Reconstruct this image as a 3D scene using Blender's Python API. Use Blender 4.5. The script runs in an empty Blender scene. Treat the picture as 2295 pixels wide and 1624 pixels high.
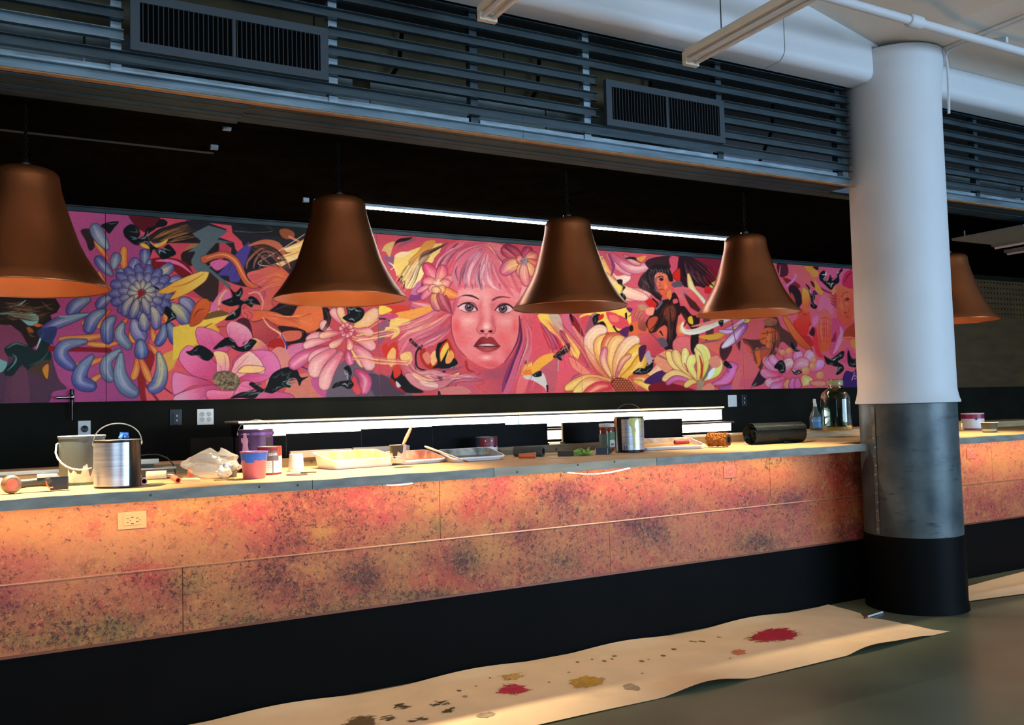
import bpy, bmesh, math, random
import numpy as np
from mathutils import Vector, Matrix
random.seed(7)
S = bpy.context.scene
COL = S.collection
W = bpy.data.worlds.new('World'); S.world = W; W.use_nodes = True
# ------------------------------------------------------------------ camera, daylight, exposure
CX, CY, FPX = 1147.5, 812.0, 1965.58
YAW, PIT, ROL = math.radians(28.63094), math.radians(2.84099), math.radians(-1.52021)
CAM = Vector((0, 0, 1.45))
fw = Vector((math.sin(YAW)*math.cos(PIT), math.cos(YAW)*math.cos(PIT), math.sin(PIT)))
rt0 = Vector((math.cos(YAW), -math.sin(YAW), 0)); up0 = rt0.cross(fw)
RT = math.cos(ROL)*rt0 + math.sin(ROL)*up0
UP = -math.sin(ROL)*rt0 + math.cos(ROL)*up0
cd = bpy.data.cameras.new('camera'); co = bpy.data.objects.new('camera', cd); COL.objects.link(co)
cd.sensor_width = 36; cd.sensor_fit = 'HORIZONTAL'; cd.lens = 36*FPX/2295; cd.clip_start = .05
mw = Matrix((RT, UP, -fw)).transposed().to_4x4(); mw.translation = CAM; co.matrix_world = mw
S.camera = co
bg = W.node_tree.nodes['Background']; bg.inputs[0].default_value = (.42, .62, 1, 1); bg.inputs[1].default_value = .13
S.view_settings.view_transform = 'Standard'; S.view_settings.look = 'None'
S.view_settings.exposure = 0.0; S.view_settings.gamma = 1; S.view_settings.use_curve_mapping = False

def area(name, loc, aim, sx, sy, col, power, spread=180):
    l = bpy.data.lights.new(name, 'AREA'); l.shape = 'RECTANGLE'; l.size = sx; l.size_y = sy
    l.color = col; l.energy = power; l.spread = math.radians(spread)
    o = bpy.data.objects.new(name, l); COL.objects.link(o); o.location = loc
    o.rotation_euler = (Vector(aim)-Vector(loc)).to_track_quat('-Z', 'Y').to_euler(); return o
# daylight of the window band in the opposite facade
area('window_daylight', (9.0, -6.0, 1.75), (5.4, 4, 1.5), 7, 2.2, (.46, .70, 1), 640, 150)
area('window_daylight.001', (-1.6, -6.0, 2.2), (1.5, 4, 2.2), 6, 2.2, (.58, .79, 1), 185, 150)
# added unseen fill overhead, for highlights on the bell lamps
area('bell_highlight_fill', (3.2, .9, 4.05), (3.2, 1.3, 0), 8, .25, (.86, .93, 1), 40)
# LED tape under the counter nosing
area('led_tape_light', (1.85, 4.27, 1.068), (1.85, 4.385, .75), 5.5, .012, (1, .74, .44), 14)
area('led_tape_light.001', (7.1, 4.27, 1.068), (7.1, 4.385, .75), 2.6, .012, (1, .76, .46), 7.5)

# ------------------------------------------------------------------ helpers
def at(x, y, Y=None, Z=None):
    """point of the plane Y=.. or Z=.. seen at photo pixel x, y (measuring aid)"""
    d = RT*((x-CX)/FPX) + UP*((CY-y)/FPX) + fw
    t = (Y-CAM.y)/d.y if Y is not None else (Z-CAM.z)/d.z
    return CAM + d*t
def mpp(p): return (Vector(p)-CAM).dot(fw)/FPX       # metres per photo pixel at p

def lin(c):
    return tuple(((v/255)/12.92 if v/255 <= .04045 else ((v/255+.055)/1.055)**2.4) for v in c)
MATS = {}
def M(name, rgb, rough=.5, metal=0, var=.12, scale=12, bump=0, bscale=40, spec=.5, emit=0, alpha=None, stretch=None, rgb2=None, trans=0, coat=0):
    if name in MATS: return MATS[name]
    m = bpy.data.materials.new(name); m.use_nodes = True; nt = m.node_tree; N = nt.nodes; L = nt.links
    b = N['Principled BSDF']; c = lin(rgb)
    b.inputs['Roughness'].default_value = rough; b.inputs['Metallic'].default_value = metal
    b.inputs['Specular IOR Level'].default_value = spec
    b.inputs['Coat Weight'].default_value = coat
    tc = N.new('ShaderNodeTexCoord'); mp = N.new('ShaderNodeMapping'); L.new(tc.outputs['Object'], mp.inputs[0])
    if stretch: mp.inputs['Scale'].default_value = stretch
    nz = N.new('ShaderNodeTexNoise'); nz.inputs['Scale'].default_value = scale; nz.inputs['Detail'].default_value = 6
    L.new(mp.outputs[0], nz.inputs[0])
    mr = N.new('ShaderNodeMapRange'); mr.inputs[1].default_value = .3; mr.inputs[2].default_value = .7; L.new(nz.outputs[0], mr.inputs[0])
    mx = N.new('ShaderNodeMix'); mx.data_type = 'RGBA'; L.new(mr.outputs[0], mx.inputs[0])
    c2 = lin(rgb2) if rgb2 else None
    mx.inputs[6].default_value = tuple(v*(1-var) for v in c)+(1,) if not c2 else c+(1,)
    mx.inputs[7].default_value = tuple(min(1, v*(1+var)) for v in c)+(1,) if not c2 else c2+(1,)
    L.new(mx.outputs[2], b.inputs['Base Color'])
    if bump:
        n2 = N.new('ShaderNodeTexNoise'); n2.inputs['Scale'].default_value = bscale; n2.inputs['Detail'].default_value = 4
        L.new(mp.outputs[0], n2.inputs[0]); bp = N.new('ShaderNodeBump'); bp.inputs['Strength'].default_value = bump
        bp.inputs['Distance'].default_value = .01
        L.new(n2.outputs[0], bp.inputs['Height']); L.new(bp.outputs[0], b.inputs['Normal'])
    if emit:
        L.new(mx.outputs[2], b.inputs['Emission Color']); b.inputs['Emission Strength'].default_value = emit
    if alpha is not None: b.inputs['Alpha'].default_value = alpha
    if trans: b.inputs['Transmission Weight'].default_value = trans; b.inputs['IOR'].default_value = 1.45
    MATS[name] = m; return m

class MB:
    def __init__(s): s.v = []; s.f = []; s.mi = []; s.cur = 0
    def add(s, vs, fs, mi=None):
        n = len(s.v); s.v += [tuple(v) for v in vs]; s.f += [tuple(i+n for i in f) for f in fs]
        s.mi += [s.cur if mi is None else mi]*len(fs); return s
    def box(s, a, b, bev=0, mi=None):
        x0, y0, z0 = [min(p, q) for p, q in zip(a, b)]; x1, y1, z1 = [max(p, q) for p, q in zip(a, b)]
        if not bev:
            return s.add([(x0,y0,z0),(x1,y0,z0),(x1,y1,z0),(x0,y1,z0),(x0,y0,z1),(x1,y0,z1),(x1,y1,z1),(x0,y1,z1)],
                         [(0,3,2,1),(4,5,6,7),(0,1,5,4),(1,2,6,5),(2,3,7,6),(3,0,4,7)], mi)
        bm = bmesh.new(); bmesh.ops.create_cube(bm, size=1)
        for v in bm.verts: v.co = ((x0+x1)/2+v.co.x*(x1-x0), (y0+y1)/2+v.co.y*(y1-y0), (z0+z1)/2+v.co.z*(z1-z0))
        bmesh.ops.bevel(bm, geom=bm.edges[:], offset=bev, segments=2, affect='EDGES', profile=.7)
        return s.bm(bm, mi)
    def bm(s, bm, mi=None):
        bm.verts.index_update(); s.add([v.co[:] for v in bm.verts], [[v.index for v in f.verts] for f in bm.faces], mi); bm.free(); return s
    def lathe(s, prof, c=(0,0,0), n=32, mi=None, capb=False, capt=False, ax=None, a0=0, a1=2*math.pi):
        full = abs(a1-a0-2*math.pi) < 1e-6; m = n if full else n+1
        vs = []
        for r, z in prof:
            for i in range(m):
                a = a0+(a1-a0)*i/n; vs.append(Vector((r*math.cos(a), r*math.sin(a), z)))
        fs = []
        for j in range(len(prof)-1):
            for i in range(n):
                k = (i+1) % m; fs.append((j*m+i, j*m+k, (j+1)*m+k, (j+1)*m+i))
        if capb: fs.append(tuple(range(m-1, -1, -1)))
        if capt: fs.append(tuple((len(prof)-1)*m+i for i in range(m)))
        if ax is not None:
            q = Vector((0,0,1)).rotation_difference(Vector(ax)); vs = [q @ v for v in vs]
        c = Vector(c); return s.add([v+c for v in vs], fs, mi)
    def cyl(s, a, b, r, r2=None, n=16, mi=None):
        a = Vector(a); b = Vector(b); r2 = r if r2 is None else r2
        return s.lathe([(r,0),(r2,(b-a).length)], a, n, mi, True, True, ax=(b-a).normalized())
    def tube(s, pts, r, n=8, mi=None):
        pts = [Vector(p) for p in pts]; rs = r if isinstance(r, (list, tuple)) else [r]*len(pts)
        vs = []; N = None
        for i, p in enumerate(pts):
            t = (pts[min(i+1, len(pts)-1)]-pts[max(i-1, 0)]).normalized()
            if N is None: N = t.orthogonal().normalized()
            N = (N-t*N.dot(t)).normalized(); B = t.cross(N)
            for k in range(n):
                a = 2*math.pi*k/n; vs.append(p+(N*math.cos(a)+B*math.sin(a))*rs[i])
        fs = [(i*n+k, i*n+(k+1) % n, (i+1)*n+(k+1) % n, (i+1)*n+k) for i in range(len(pts)-1) for k in range(n)]
        fs += [tuple(range(n-1, -1, -1)), tuple((len(pts)-1)*n+k for k in range(n))]
        return s.add(vs, fs, mi)
    def prism(s, poly, fn, d0, d1, mi=None):
        """poly [(u,v)], fn(u,v,d)->xyz"""
        n = len(poly); vs = [fn(u, v, d0) for u, v in poly]+[fn(u, v, d1) for u, v in poly]
        fs = [tuple(range(n)), tuple(range(2*n-1, n-1, -1))]+[(i, i+n, (i+1) % n+n, (i+1) % n) for i in range(n)]
        return s.add(vs, fs, mi)
    def grid(s, fn, nu, nv, mi=None):
        vs = [fn(i/nu, j/nv) for j in range(nv+1) for i in range(nu+1)]
        fs = [(j*(nu+1)+i, j*(nu+1)+i+1, (j+1)*(nu+1)+i+1, (j+1)*(nu+1)+i) for j in range(nv) for i in range(nu)]
        return s.add(vs, fs, mi)
    def build(s, name, mats, parent=None, smooth=None, loc=None):
        me = bpy.data.meshes.new(name); me.from_pydata(s.v, [], s.f)
        for m in (mats if isinstance(mats, (list, tuple)) else [mats]): me.materials.append(m)
        me.polygons.foreach_set('material_index', s.mi); me.update()
        bm = bmesh.new(); bm.from_mesh(me); bmesh.ops.recalc_face_normals(bm, faces=bm.faces[:]); bm.to_mesh(me); bm.free()
        if smooth is not None:
            me.shade_smooth()
            me.set_sharp_from_angle(angle=math.radians(smooth))
        o = bpy.data.objects.new(name, me); COL.objects.link(o)
        if parent: o.parent = parent
        if loc: o.location = loc
        return o
def tag(o, label=None, cat=None, group=None, kind=None):
    if label: o['label'] = label
    if cat: o['category'] = cat
    if group: o['group'] = group
    if kind: o['kind'] = kind
    return o
def thing(name, label, cat, loc=(0,0,0), group=None, rz=0):
    o = bpy.data.objects.new(name, None); COL.objects.link(o); o.location = loc; o.rotation_euler.z = rz
    o.empty_display_size = .05
    return tag(o, label, cat, group)
def copy_tree(o, parent=None):
    c = o.copy(); COL.objects.link(c)
    if parent: c.parent = parent
    for ch in o.children: copy_tree(ch, c)
    return c
def dup_mesh(o, loc):          # same mesh data, same parent, new place
    c = o.copy(); COL.objects.link(c); c.location = loc; return c
def text(name, body, size, mat, parent, loc, rx=math.pi/2, rz=0, depth=.0006, squeeze=1, shear=0):
    cu = bpy.data.curves.new(name, 'FONT'); cu.body = body; cu.size = size; cu.extrude = depth; cu.align_x = 'CENTER'; cu.align_y = 'CENTER'; cu.shear = shear
    t = bpy.data.objects.new(name+'_tmp', cu); COL.objects.link(t)
    dg = bpy.context.evaluated_depsgraph_get(); me = bpy.data.meshes.new_from_object(t.evaluated_get(dg)); bpy.data.objects.remove(t)
    me.name = name; me.materials.clear(); me.materials.append(mat)
    o = bpy.data.objects.new(name, me); COL.objects.link(o); o.parent = parent; o.location = loc; o.rotation_euler = (rx, 0, rz); o.scale = (squeeze, 1, 1); return o
def wrap_text(o, r):            # bend a text mesh (facing -Y, at origin) round a vertical cylinder of radius r
    me = o.data
    for v in me.vertices:
        a = v.co.x*o.scale.x/r; rr = r+v.co.z+.0006
        v.co = (rr*math.sin(a), -rr*math.cos(a), v.co.y)
    o.rotation_euler = (0, 0, o.rotation_euler.z); o.scale = (1, 1, 1); return o
# ------------------------------------------------------------------ brush kit for the painted surfaces (mural, sponge-painted bar)
class Paint:
    """small brush kit; strokes are given in enlarged sketch units (ox, oy, k) of the picture 1945 x 445"""
    def __init__(s, x0, y0, w, h):
        s.x0, s.y0 = x0, y0; s.c = np.zeros((h, w, 3), np.float32); s.h, s.w = h, w; s.t = (0, 0, 1); s.rnd = random.Random(5)
    def to(s, ox, oy, k): s.t = (ox-s.x0, oy-s.y0, k)
    def _pt(s, pts): p = np.array(pts, np.float32)*s.t[2]; return p+np.array(s.t[:2], np.float32)
    @staticmethod
    def spl(p, closed=True, m=6):
        n = len(p)
        if n < 3: return p
        i = np.arange(n if closed else n-1)
        def g(k): return p[(i+k) % n] if closed else p[np.clip(i+k, 0, n-1)]
        a, b, c, d = g(-1), g(0), g(1), g(2); out = []
        for t in np.arange(m)/m:
            out.append(.5*(2*b+(c-a)*t+(2*a-5*b+4*c-d)*t*t+(3*b-a-3*c+d)*t**3))
        o = np.stack(out, 1).reshape(-1, 2)
        return o if closed else np.vstack([o, p[-1:]])
    def _sd(s, q, pad):
        lo = np.floor(q.min(0)-pad).astype(int); hi = np.ceil(q.max(0)+pad).astype(int)+1
        x0, y0 = max(0, lo[0]), max(0, lo[1]); x1, y1 = min(s.w, hi[0]), min(s.h, hi[1])
        if x1 <= x0 or y1 <= y0: return None
        X, Y = np.meshgrid(np.arange(x0, x1, dtype=np.float32)+.5, np.arange(y0, y1, dtype=np.float32)+.5)
        return x0, y0, x1, y1, X, Y
    def poly(s, pts, col, col2=None, g=None, soft=1.0, line=None, lw=.9, smooth=True, op=1, edge=0, edgecol=None):
        q = s._pt(pts)
        if smooth: q = s.spl(q)
        r = s._sd(q, 2+soft+lw)
        if r is None: return
        x0, y0, x1, y1, X, Y = r; d2 = np.full(X.shape, 1e9, np.float32); ins = np.zeros(X.shape, bool)
        a = q; b = np.roll(q, -1, 0)
        for (ax, ay), (bx, by) in zip(a, b):
            ex, ey = bx-ax, by-ay; l2 = ex*ex+ey*ey
            if l2 < 1e-9: continue
            t = np.clip(((X-ax)*ex+(Y-ay)*ey)/l2, 0, 1); dx = X-ax-t*ex; dy = Y-ay-t*ey
            np.minimum(d2, dx*dx+dy*dy, out=d2)
            c = (ay > Y) != (by > Y); ins ^= c & (X < ex*(Y-ay)/(ey if abs(ey) > 1e-9 else 1e-9)+ax)
        d = np.sqrt(d2)*np.where(ins, -1, 1); al = np.clip(.5-d/max(soft, .7), 0, 1)*op
        base = np.empty(X.shape+(3,), np.float32); base[:] = col
        if col2 is not None:
            (gx, gy), (hx, hy) = s._pt(g) if g else (q.min(0), q.max(0))
            vx, vy = hx-gx, hy-gy; t = np.clip(((X-gx)*vx+(Y-gy)*vy)/(vx*vx+vy*vy+1e-6), 0, 1)[..., None]; t = t*t*(3-2*t)
            base = base*(1-t)+np.array(col2, np.float32)*t
        if edge:
            e = np.clip(1+d/edge, 0, 1)[..., None]*.75; base = base*(1-e)+np.array(edgecol, np.float32)*e
        s._mix(x0, y0, x1, y1, base, al)
        if line is not None:
            la = np.clip(lw/2+.5-np.abs(d), 0, 1)*op; s._mix(x0, y0, x1, y1, np.array(line, np.float32), la)
    def _mix(s, x0, y0, x1, y1, col, al):
        v = s.c[y0:y1, x0:x1]; v += (col-v)*al[..., None]
    def stroke(s, pts, w0, col, w1=None, wm=None, soft=.9, op=1, smooth=True):
        """tapered brush stroke; widths in picture pixels"""
        q = s._pt(pts)
        if smooth: q = s.spl(q, False, 5)
        w1 = w0 if w1 is None else w1; n = len(q)
        ws = np.interp(np.linspace(0, 1, n), [0, .5, 1], [w0, wm if wm is not None else (w0+w1)/2, w1])
        r = s._sd(q, 2+ws.max())
        if r is None: return
        x0, y0, x1, y1, X, Y = r; al = np.zeros(X.shape, np.float32)
        for i in range(n-1):
            (ax, ay), (bx, by) = q[i], q[i+1]; ex, ey = bx-ax, by-ay; l2 = ex*ex+ey*ey+1e-9
            t = np.clip(((X-ax)*ex+(Y-ay)*ey)/l2, 0, 1); d = np.hypot(X-ax-t*ex, Y-ay-t*ey)-(ws[i]+(ws[i+1]-ws[i])*t)/2
            np.maximum(al, np.clip(.5-d/soft, 0, 1), out=al)
        s._mix(x0, y0, x1, y1, np.array(col, np.float32), al*op)
    def blob(s, cx, cy, rx, ry, col, op=1, rot=0):
        (cx, cy), = s._pt([(cx, cy)]); rx *= s.t[2]; ry *= s.t[2]; R = int(max(rx, ry)*1.6)+2
        x0, y0, x1, y1 = max(0, int(cx)-R), max(0, int(cy)-R), min(s.w, int(cx)+R), min(s.h, int(cy)+R)
        if x1 <= x0 or y1 <= y0: return
        X, Y = np.meshgrid(np.arange(x0, x1)-cx, np.arange(y0, y1)-cy); c, n = math.cos(math.radians(rot)), math.sin(math.radians(rot))
        U = (X*c+Y*n)/rx; V = (-X*n+Y*c)/ry; s._mix(x0, y0, x1, y1, np.array(col, np.float32), (np.exp(-1.6*(U*U+V*V))*op).astype(np.float32))
    def petal(s, path, w, c0, c1, line=(70,30,50), round_=.62, hi=None, lw=.8, base=.25, vein=None):
        """petal along a path from its root to its tip, width w in sketch units"""
        p = np.array(path, np.float32); q = s.spl(p, False, 6) if len(p) > 2 else np.linspace(p[0], p[1], 12)
        n = len(q); t = np.linspace(0, 1, n); tn = np.gradient(q, axis=0); tn /= np.linalg.norm(tn, axis=1)[:, None]+1e-6
        nr = np.stack([-tn[:, 1], tn[:, 0]], 1)
        pr = np.where(t < round_, base+(1-base)*np.sin(np.pi/2*t/round_), np.sqrt(np.clip(1-((t-round_)/(1-round_))**2, 0, 1)))
        L = q+nr*(w/2*pr)[:, None]; R = q-nr*(w/2*pr)[:, None]
        s.poly(np.vstack([L, R[::-1]]), c0, c1, (tuple(q[0]), tuple(q[-1])), line=line, lw=lw, smooth=False, edge=w*.16*s.t[2], edgecol=tuple(np.array(c1)*.72))
        if hi is not None: s.stroke(q[int(n*.3):int(n*.92)], w*s.t[2]*.10, hi, w*s.t[2]*.10, w*s.t[2]*.34, soft=w*s.t[2]*.25, op=.65, smooth=False)
        if vein is not None:
            for o in (-.22, .05, .28):
                s.stroke((q+nr*(w*o*pr)[:, None])[int(n*.1):int(n*.9)], .7, vein, .4, smooth=False, op=.6)
    def splash(s, pts, hl=((140,160,160),), n=3, col=(18,20,22)):
        """black dripped shape with grey dry-brush streaks"""
        s.poly(pts, col)
        p = np.array(pts, np.float32); c = p.mean(0)
        for i in range(n*2):
            k = s.rnd.randrange(len(p)); a = p[k]*.78+c*.22; b = p[(k+1) % len(p)]*.76+c*.24
            m = (a+b)/2+(c-(a+b)/2)*.25; h = np.array(s.rnd.choice(hl), float)
            if i % 2: h = h*.5
            for o in (-.03, 0, .04): s.stroke([a+(c-a)*o, m+(c-m)*o*2, b+(c-b)*o], .4, h*(1-abs(o)*4), .4, 1.9 if i % 2 else 1.5, op=.8)
    def strands(s, g0, g1, n, cols, w, op=.5):
        """fine strands between two guide curves"""
        a, b = s.spl(np.array(g0, np.float32), False, 6), s.spl(np.array(g1, np.float32), False, 6); m = min(len(a), len(b)); a = a[np.linspace(0, len(a)-1, m).astype(int)]; b = b[np.linspace(0, len(b)-1, m).astype(int)]
        for i in range(n):
            t = s.rnd.random(); e0 = s.rnd.random()*.4; e1 = .6+s.rnd.random()*.4; q = a*(1-t)+b*t; q = q[int(m*e0):max(int(m*e0)+3, int(m*e1))]
            s.stroke(q, .4, s.rnd.choice(cols), .4, w*(.5+s.rnd.random()), smooth=False, op=op)
# ------------------------------------------------------------------ materials of the shell
m_white = M('white_paint', (205,205,205), .55, var=.03, scale=3, bump=.05)
m_ceil = M('cream_ceiling_paint', (224,214,200), .8, var=.05, scale=2)
m_black = M('matte_black_paint', (6,6,6), .55, var=.25, scale=3, spec=.06)
m_blackwall = M('black_wall_paint', (30,29,23), .6, var=.2, scale=4, spec=.04)
m_slat = M('blue_grey_painted_steel', (54,66,70), .42, .35, var=.35, scale=5, stretch=(1,6,6), spec=.5)
m_galv = M('galvanised_steel', (150,165,172), .38, .5, var=.3, scale=9, stretch=(1,5,5))
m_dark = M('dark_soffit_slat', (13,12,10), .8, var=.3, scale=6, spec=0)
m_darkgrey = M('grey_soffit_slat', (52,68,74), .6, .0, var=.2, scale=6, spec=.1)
m_gypsum = M('raw_gypsum_board', (84,74,48), .9, var=.25, scale=4)
m_ply = M('plywood_top', (196,158,104), .6, var=.22, scale=5, stretch=(1,8,8))
m_wood = M('pine_lumber', (172,145,104), .6, var=.25, scale=4, stretch=(1,9,9))
m_rawwood = M('dull_pine_lumber', (120,104,76), .65, var=.3, scale=4, stretch=(1,9,9))
m_greynose = M('grey_paint_on_wood', (130,128,116), .5, var=.3, scale=7, stretch=(1,3,3), bump=.1)
m_tan = M('tan_primed_wood', (168,150,120), .5, var=.2, scale=4, stretch=(1,5,5), bump=.05)
m_emit = M('lit_acrylic', (255,250,240), .5, var=0, emit=7)
m_strip = M('led_strip_light', (255,250,242), .5, var=0, emit=26)
m_copper = M('bronze_brown_enamel', (156,86,44), .32, .8, var=.2, scale=3.2, bump=.02, bscale=14, spec=.9)
m_copper_in = M('copper_inner_enamel', (140,76,42), .5, .1, var=.12, scale=6)

def floor_mat():
    m = M('polished_concrete', (92,96,76), .28, var=.3, scale=1.2, bump=.012, bscale=30)
    nt = m.node_tree; b = nt.nodes['Principled BSDF']
    n = nt.nodes.new('ShaderNodeTexNoise'); n.inputs['Scale'].default_value = 3; n.inputs['Detail'].default_value = 8
    r = nt.nodes.new('ShaderNodeMapRange'); r.inputs[3].default_value = .2; r.inputs[4].default_value = .42
    nt.links.new(n.outputs[0], r.inputs[0]); nt.links.new(r.outputs[0], b.inputs['Roughness']); return m
F, BF, RY, WY, CT = 4.17, 4.42, 5.27, 6.85, 1.122

# ------------------------------------------------------------------ shell
tag(MB().box((-5,-7,-.1),(13.5,7.1,0)).build('floor', floor_mat()), kind='structure')
c_ = MB()
c_.prism([(-5,4.15),(3.8,4.15),(5.2,3.84),(5.478,3.835),(5.478,4.3),(-5,4.3)], lambda u, v, d: (u, d, v), -7, 4.3)
c_.box((5.49,-7,3.83),(13.5,4.3,3.95)); c_.box((-5,4.3,4.15),(13.5,7.1,4.3))
tag(c_.build('ceiling', m_ceil), kind='structure')
wb = tag(MB().box((-3,6.87,0),(13.5,7.1,3.72)).build('wall_back', m_blackwall), kind='structure')
tag(MB().box((13.3,4.5,0),(13.5,6.87,3.72)).build('wall_right', m_blackwall), kind='structure')
tag(MB().box((-3.2,4.5,0),(-3,6.87,3.72)).build('wall_left', m_blackwall), kind='structure')

def beam(x0, x1, end, ztop):
    """box beam with a rounded lower front edge and, at 'end', a rounded vertical corner"""
    b = MB(); yf = 3.965; rr = .07; secs = []
    pts = [(x0, 0)] + ([(x1-.09+.09*math.sin(math.radians(a)), .09*(1-math.cos(math.radians(a)))) for a in (0,15,30,45,60,75,90)] if end else [(x1, 0)])
    for X, dy in pts:
        pr = [(4.155, ztop), (yf+dy, ztop), (yf+dy, 3.75)]
        for a in range(0, 91, 15): t = math.radians(a); pr.append((yf+dy+rr*(1-math.cos(t)), 3.615+rr-rr*math.sin(t)))
        pr.append((4.155, 3.615)); n = len(pr); b.v += [(X, y, z) for y, z in pr]
    for i in range(len(pts)-1):
        for j in range(n): b.f.append((i*n+j, i*n+(j+1) % n, (i+1)*n+(j+1) % n, (i+1)*n+j)); b.mi.append(0)
    b.f += [tuple(range(n)), tuple(range((len(pts)-1)*n, len(pts)*n))]; b.mi += [0, 0]
    return tag(b.build('ceiling_beam', m_white, smooth=35), kind='structure')
beam(-5, 4.205, False, 4.149); beam(4.213, 5.10, True, 3.84); beam(5.70, 13, False, 3.829)
MBx = MB().prism([(4.213,4.07),(5.10,3.86),(5.10,3.838),(4.213,3.838)], lambda u, v, d: (u, d, v), 3.967, 4.15).build('ceiling_beam', m_white); tag(MBx, kind='structure')
# ------------------------------------------------------------------ column
PC = (5.373, 4.082); R0 = .32
def zc(y): return at(2040, y, Y=3.88).z
col = thing('round_column', 'round column, white above and grey metal below, standing against the bar', 'column', (PC[0], PC[1], 0))
z1, z2 = zc(903), zc(1208)
pr = [(R0, z1+.10), (R0-.004, 2.2), (R0-.006, 3.3), (R0-.004, 3.55), (R0+.012, 3.7), (R0+.03, 3.828)]
pr = [(R0+.018, z1), (R0+.02, z1+.012), (R0+.012, z1+.03), (R0+.002, z1+.08)] + pr
tag(MB().lathe(pr, n=96).build('column_shaft', m_white, col, smooth=30), 'white painted shaft of the column')
def sleeve_mat():
    m = M('weathered_zinc', (112,118,112), .42, .25, var=.45, scale=4, bump=.12, bscale=18)
    nt = m.node_tree; mx = [n for n in nt.nodes if n.type == 'MIX'][0]
    mx.inputs[6].default_value = lin((44,55,60))+(1,); mx.inputs[7].default_value = lin((90,99,98))+(1,)
    b = nt.nodes['Principled BSDF']
    tc = [n for n in nt.nodes if n.type == 'TEX_COORD'][0]
    mp = nt.nodes.new('ShaderNodeMapping'); mp.inputs['Scale'].default_value = (5, 5, 22); nt.links.new(tc.outputs['Object'], mp.inputs[0])
    n2 = nt.nodes.new('ShaderNodeTexNoise'); n2.inputs['Scale'].default_value = 1.6; n2.inputs['Detail'].default_value = 5; nt.links.new(mp.outputs[0], n2.inputs[0])
    r = nt.nodes.new('ShaderNodeMapRange'); r.inputs[1].default_value = .60; r.inputs[2].default_value = .72; nt.links.new(n2.outputs[0], r.inputs[0])
    m2 = nt.nodes.new('ShaderNodeMix'); m2.data_type = 'RGBA'; nt.links.new(r.outputs[0], m2.inputs[0])
    nt.links.new(mx.outputs[2], m2.inputs[6]); m2.inputs[7].default_value = lin((44,52,56))+(1,)
    nt.links.new(m2.outputs[2], b.inputs['Base Color']); return m
m_sleeve = sleeve_mat()
tag(MB().lathe([(R0-.003, z2-.01), (R0-.002, z2), (R0-.004, z1-.004), (R0-.012, z1)], n=96).build('metal_sleeve', m_sleeve, col, smooth=30), 'weathered grey zinc sleeve round the column')
bp = [(R0+.012, 0), (R0+.008, .04), (R0+.003, .06), (R0+.003, z2-.012), (R0, z2)]
tag(MB().lathe(bp, n=96).build('base_wrap', m_black, col, smooth=30), 'black painted foot of the column')
sa = math.radians(180+52.77-58)   # direction of the riveted seam, on the side towards the counter
sb = MB(); sm = MB()
def cyl_pt(a, r, z): return (r*math.cos(a), r*math.sin(a), z)
sb.grid(lambda u, v: cyl_pt(sa+(u-.5)*.09, R0+.0015, z2+.01+v*(z1-z2-.03)), 3, 1)
sb.build('sleeve_seam', M('seam_zinc', (96,100,94), .5, .3, var=.4, scale=14), col)
for i in range(11):
    a = sa+(.02 if i % 2 else -.015)
    p = Vector(cyl_pt(a, R0, z2+.04+i*.062)); n = Vector((p.x, p.y, 0)).normalized()
    rv = MB().lathe([(.007,0),(.0055,.003),(.0001,.0045)], p, 10, ax=n).build('rivet', m_galv, col, smooth=40)

# ------------------------------------------------------------------ pipes on the ceiling, unlit tube lamps
pp = thing('ceiling_pipe', 'white pipe with a coupling running along the cream ceiling above the column', 'pipe', (4.8,3.46,3.765))
MB().tube([(-2.2,0,0),(5.5,0,0)], .027, 16).build('pipe_run', m_white, pp, smooth=40)
MB().tube([(-.06,0,0),(-.05,0,0),(.05,0,0),(.06,0,0)], [.034,.04,.04,.034], 16).build('coupling', m_white, pp, smooth=30)
for x in (-1.7,.9,3): MB().box((x-.012,-.03,.02),(x+.012,.03,.056)).build('pipe_clip', m_white, pp)
cdt = MB()
pts = [(5.497,-3,3.806),(5.497,3.62,3.806),(5.50,3.72,3.80),(5.52,3.755,3.78),(5.56,3.775,3.74),(5.578,3.785,3.7),(5.585,3.79,3.6),(5.59,3.80,3.4)]
tag(cdt.tube(pts, .009, 8).build('conduit', m_white, smooth=40), 'thin white conduit along the ceiling joint, bent down beside the column top', 'conduit')
m_lamp = M('cream_lamp_housing', (214,200,176), .5, var=.05)
def tube_lamp(X, y0, y1, z, label, rods):
    t = thing('tube_lamp', label, 'lamp', (X, y0, z), group='unlit tube lamps under the ceiling')
    L = y1-y0
    MB().box((-.05,0,0),(.05,L,.035)).box((-.03,0,.035),(.03,L,.06)).build('housing', m_lamp, t)
    MB().tube([(-.03,.03,-.02),(-.03,L-.03,-.02)], .013, 10).build('lamp_tube', m_white, t, smooth=40)
    MB().tube([(.03,.03,-.02),(.03,L-.03,-.02)], .013, 10).build('lamp_tube', m_white, t, smooth=40)
    for y in (0, L-.03): MB().box((-.05,y,-.04),(.05,y+.03,.001)).build('end_cap', m_lamp, t)
    for y in rods: MB().tube([(0,y-y0,.06),(0,y-y0,4.149-z)], .004, 6).build('hanging_rod', M('dark_wire', (60,62,64), .5, .5), t)
    return t
tube_lamp(3.36, 1.9, 3.9, 3.44, 'long unlit cream tube lamp hung on a rod before the white beam', (3.62, 2.3))
tube_lamp(2.02, 2.0, 3.88, 3.44, 'unlit cream tube lamp whose end just shows at the top edge', (2.4,))

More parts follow.
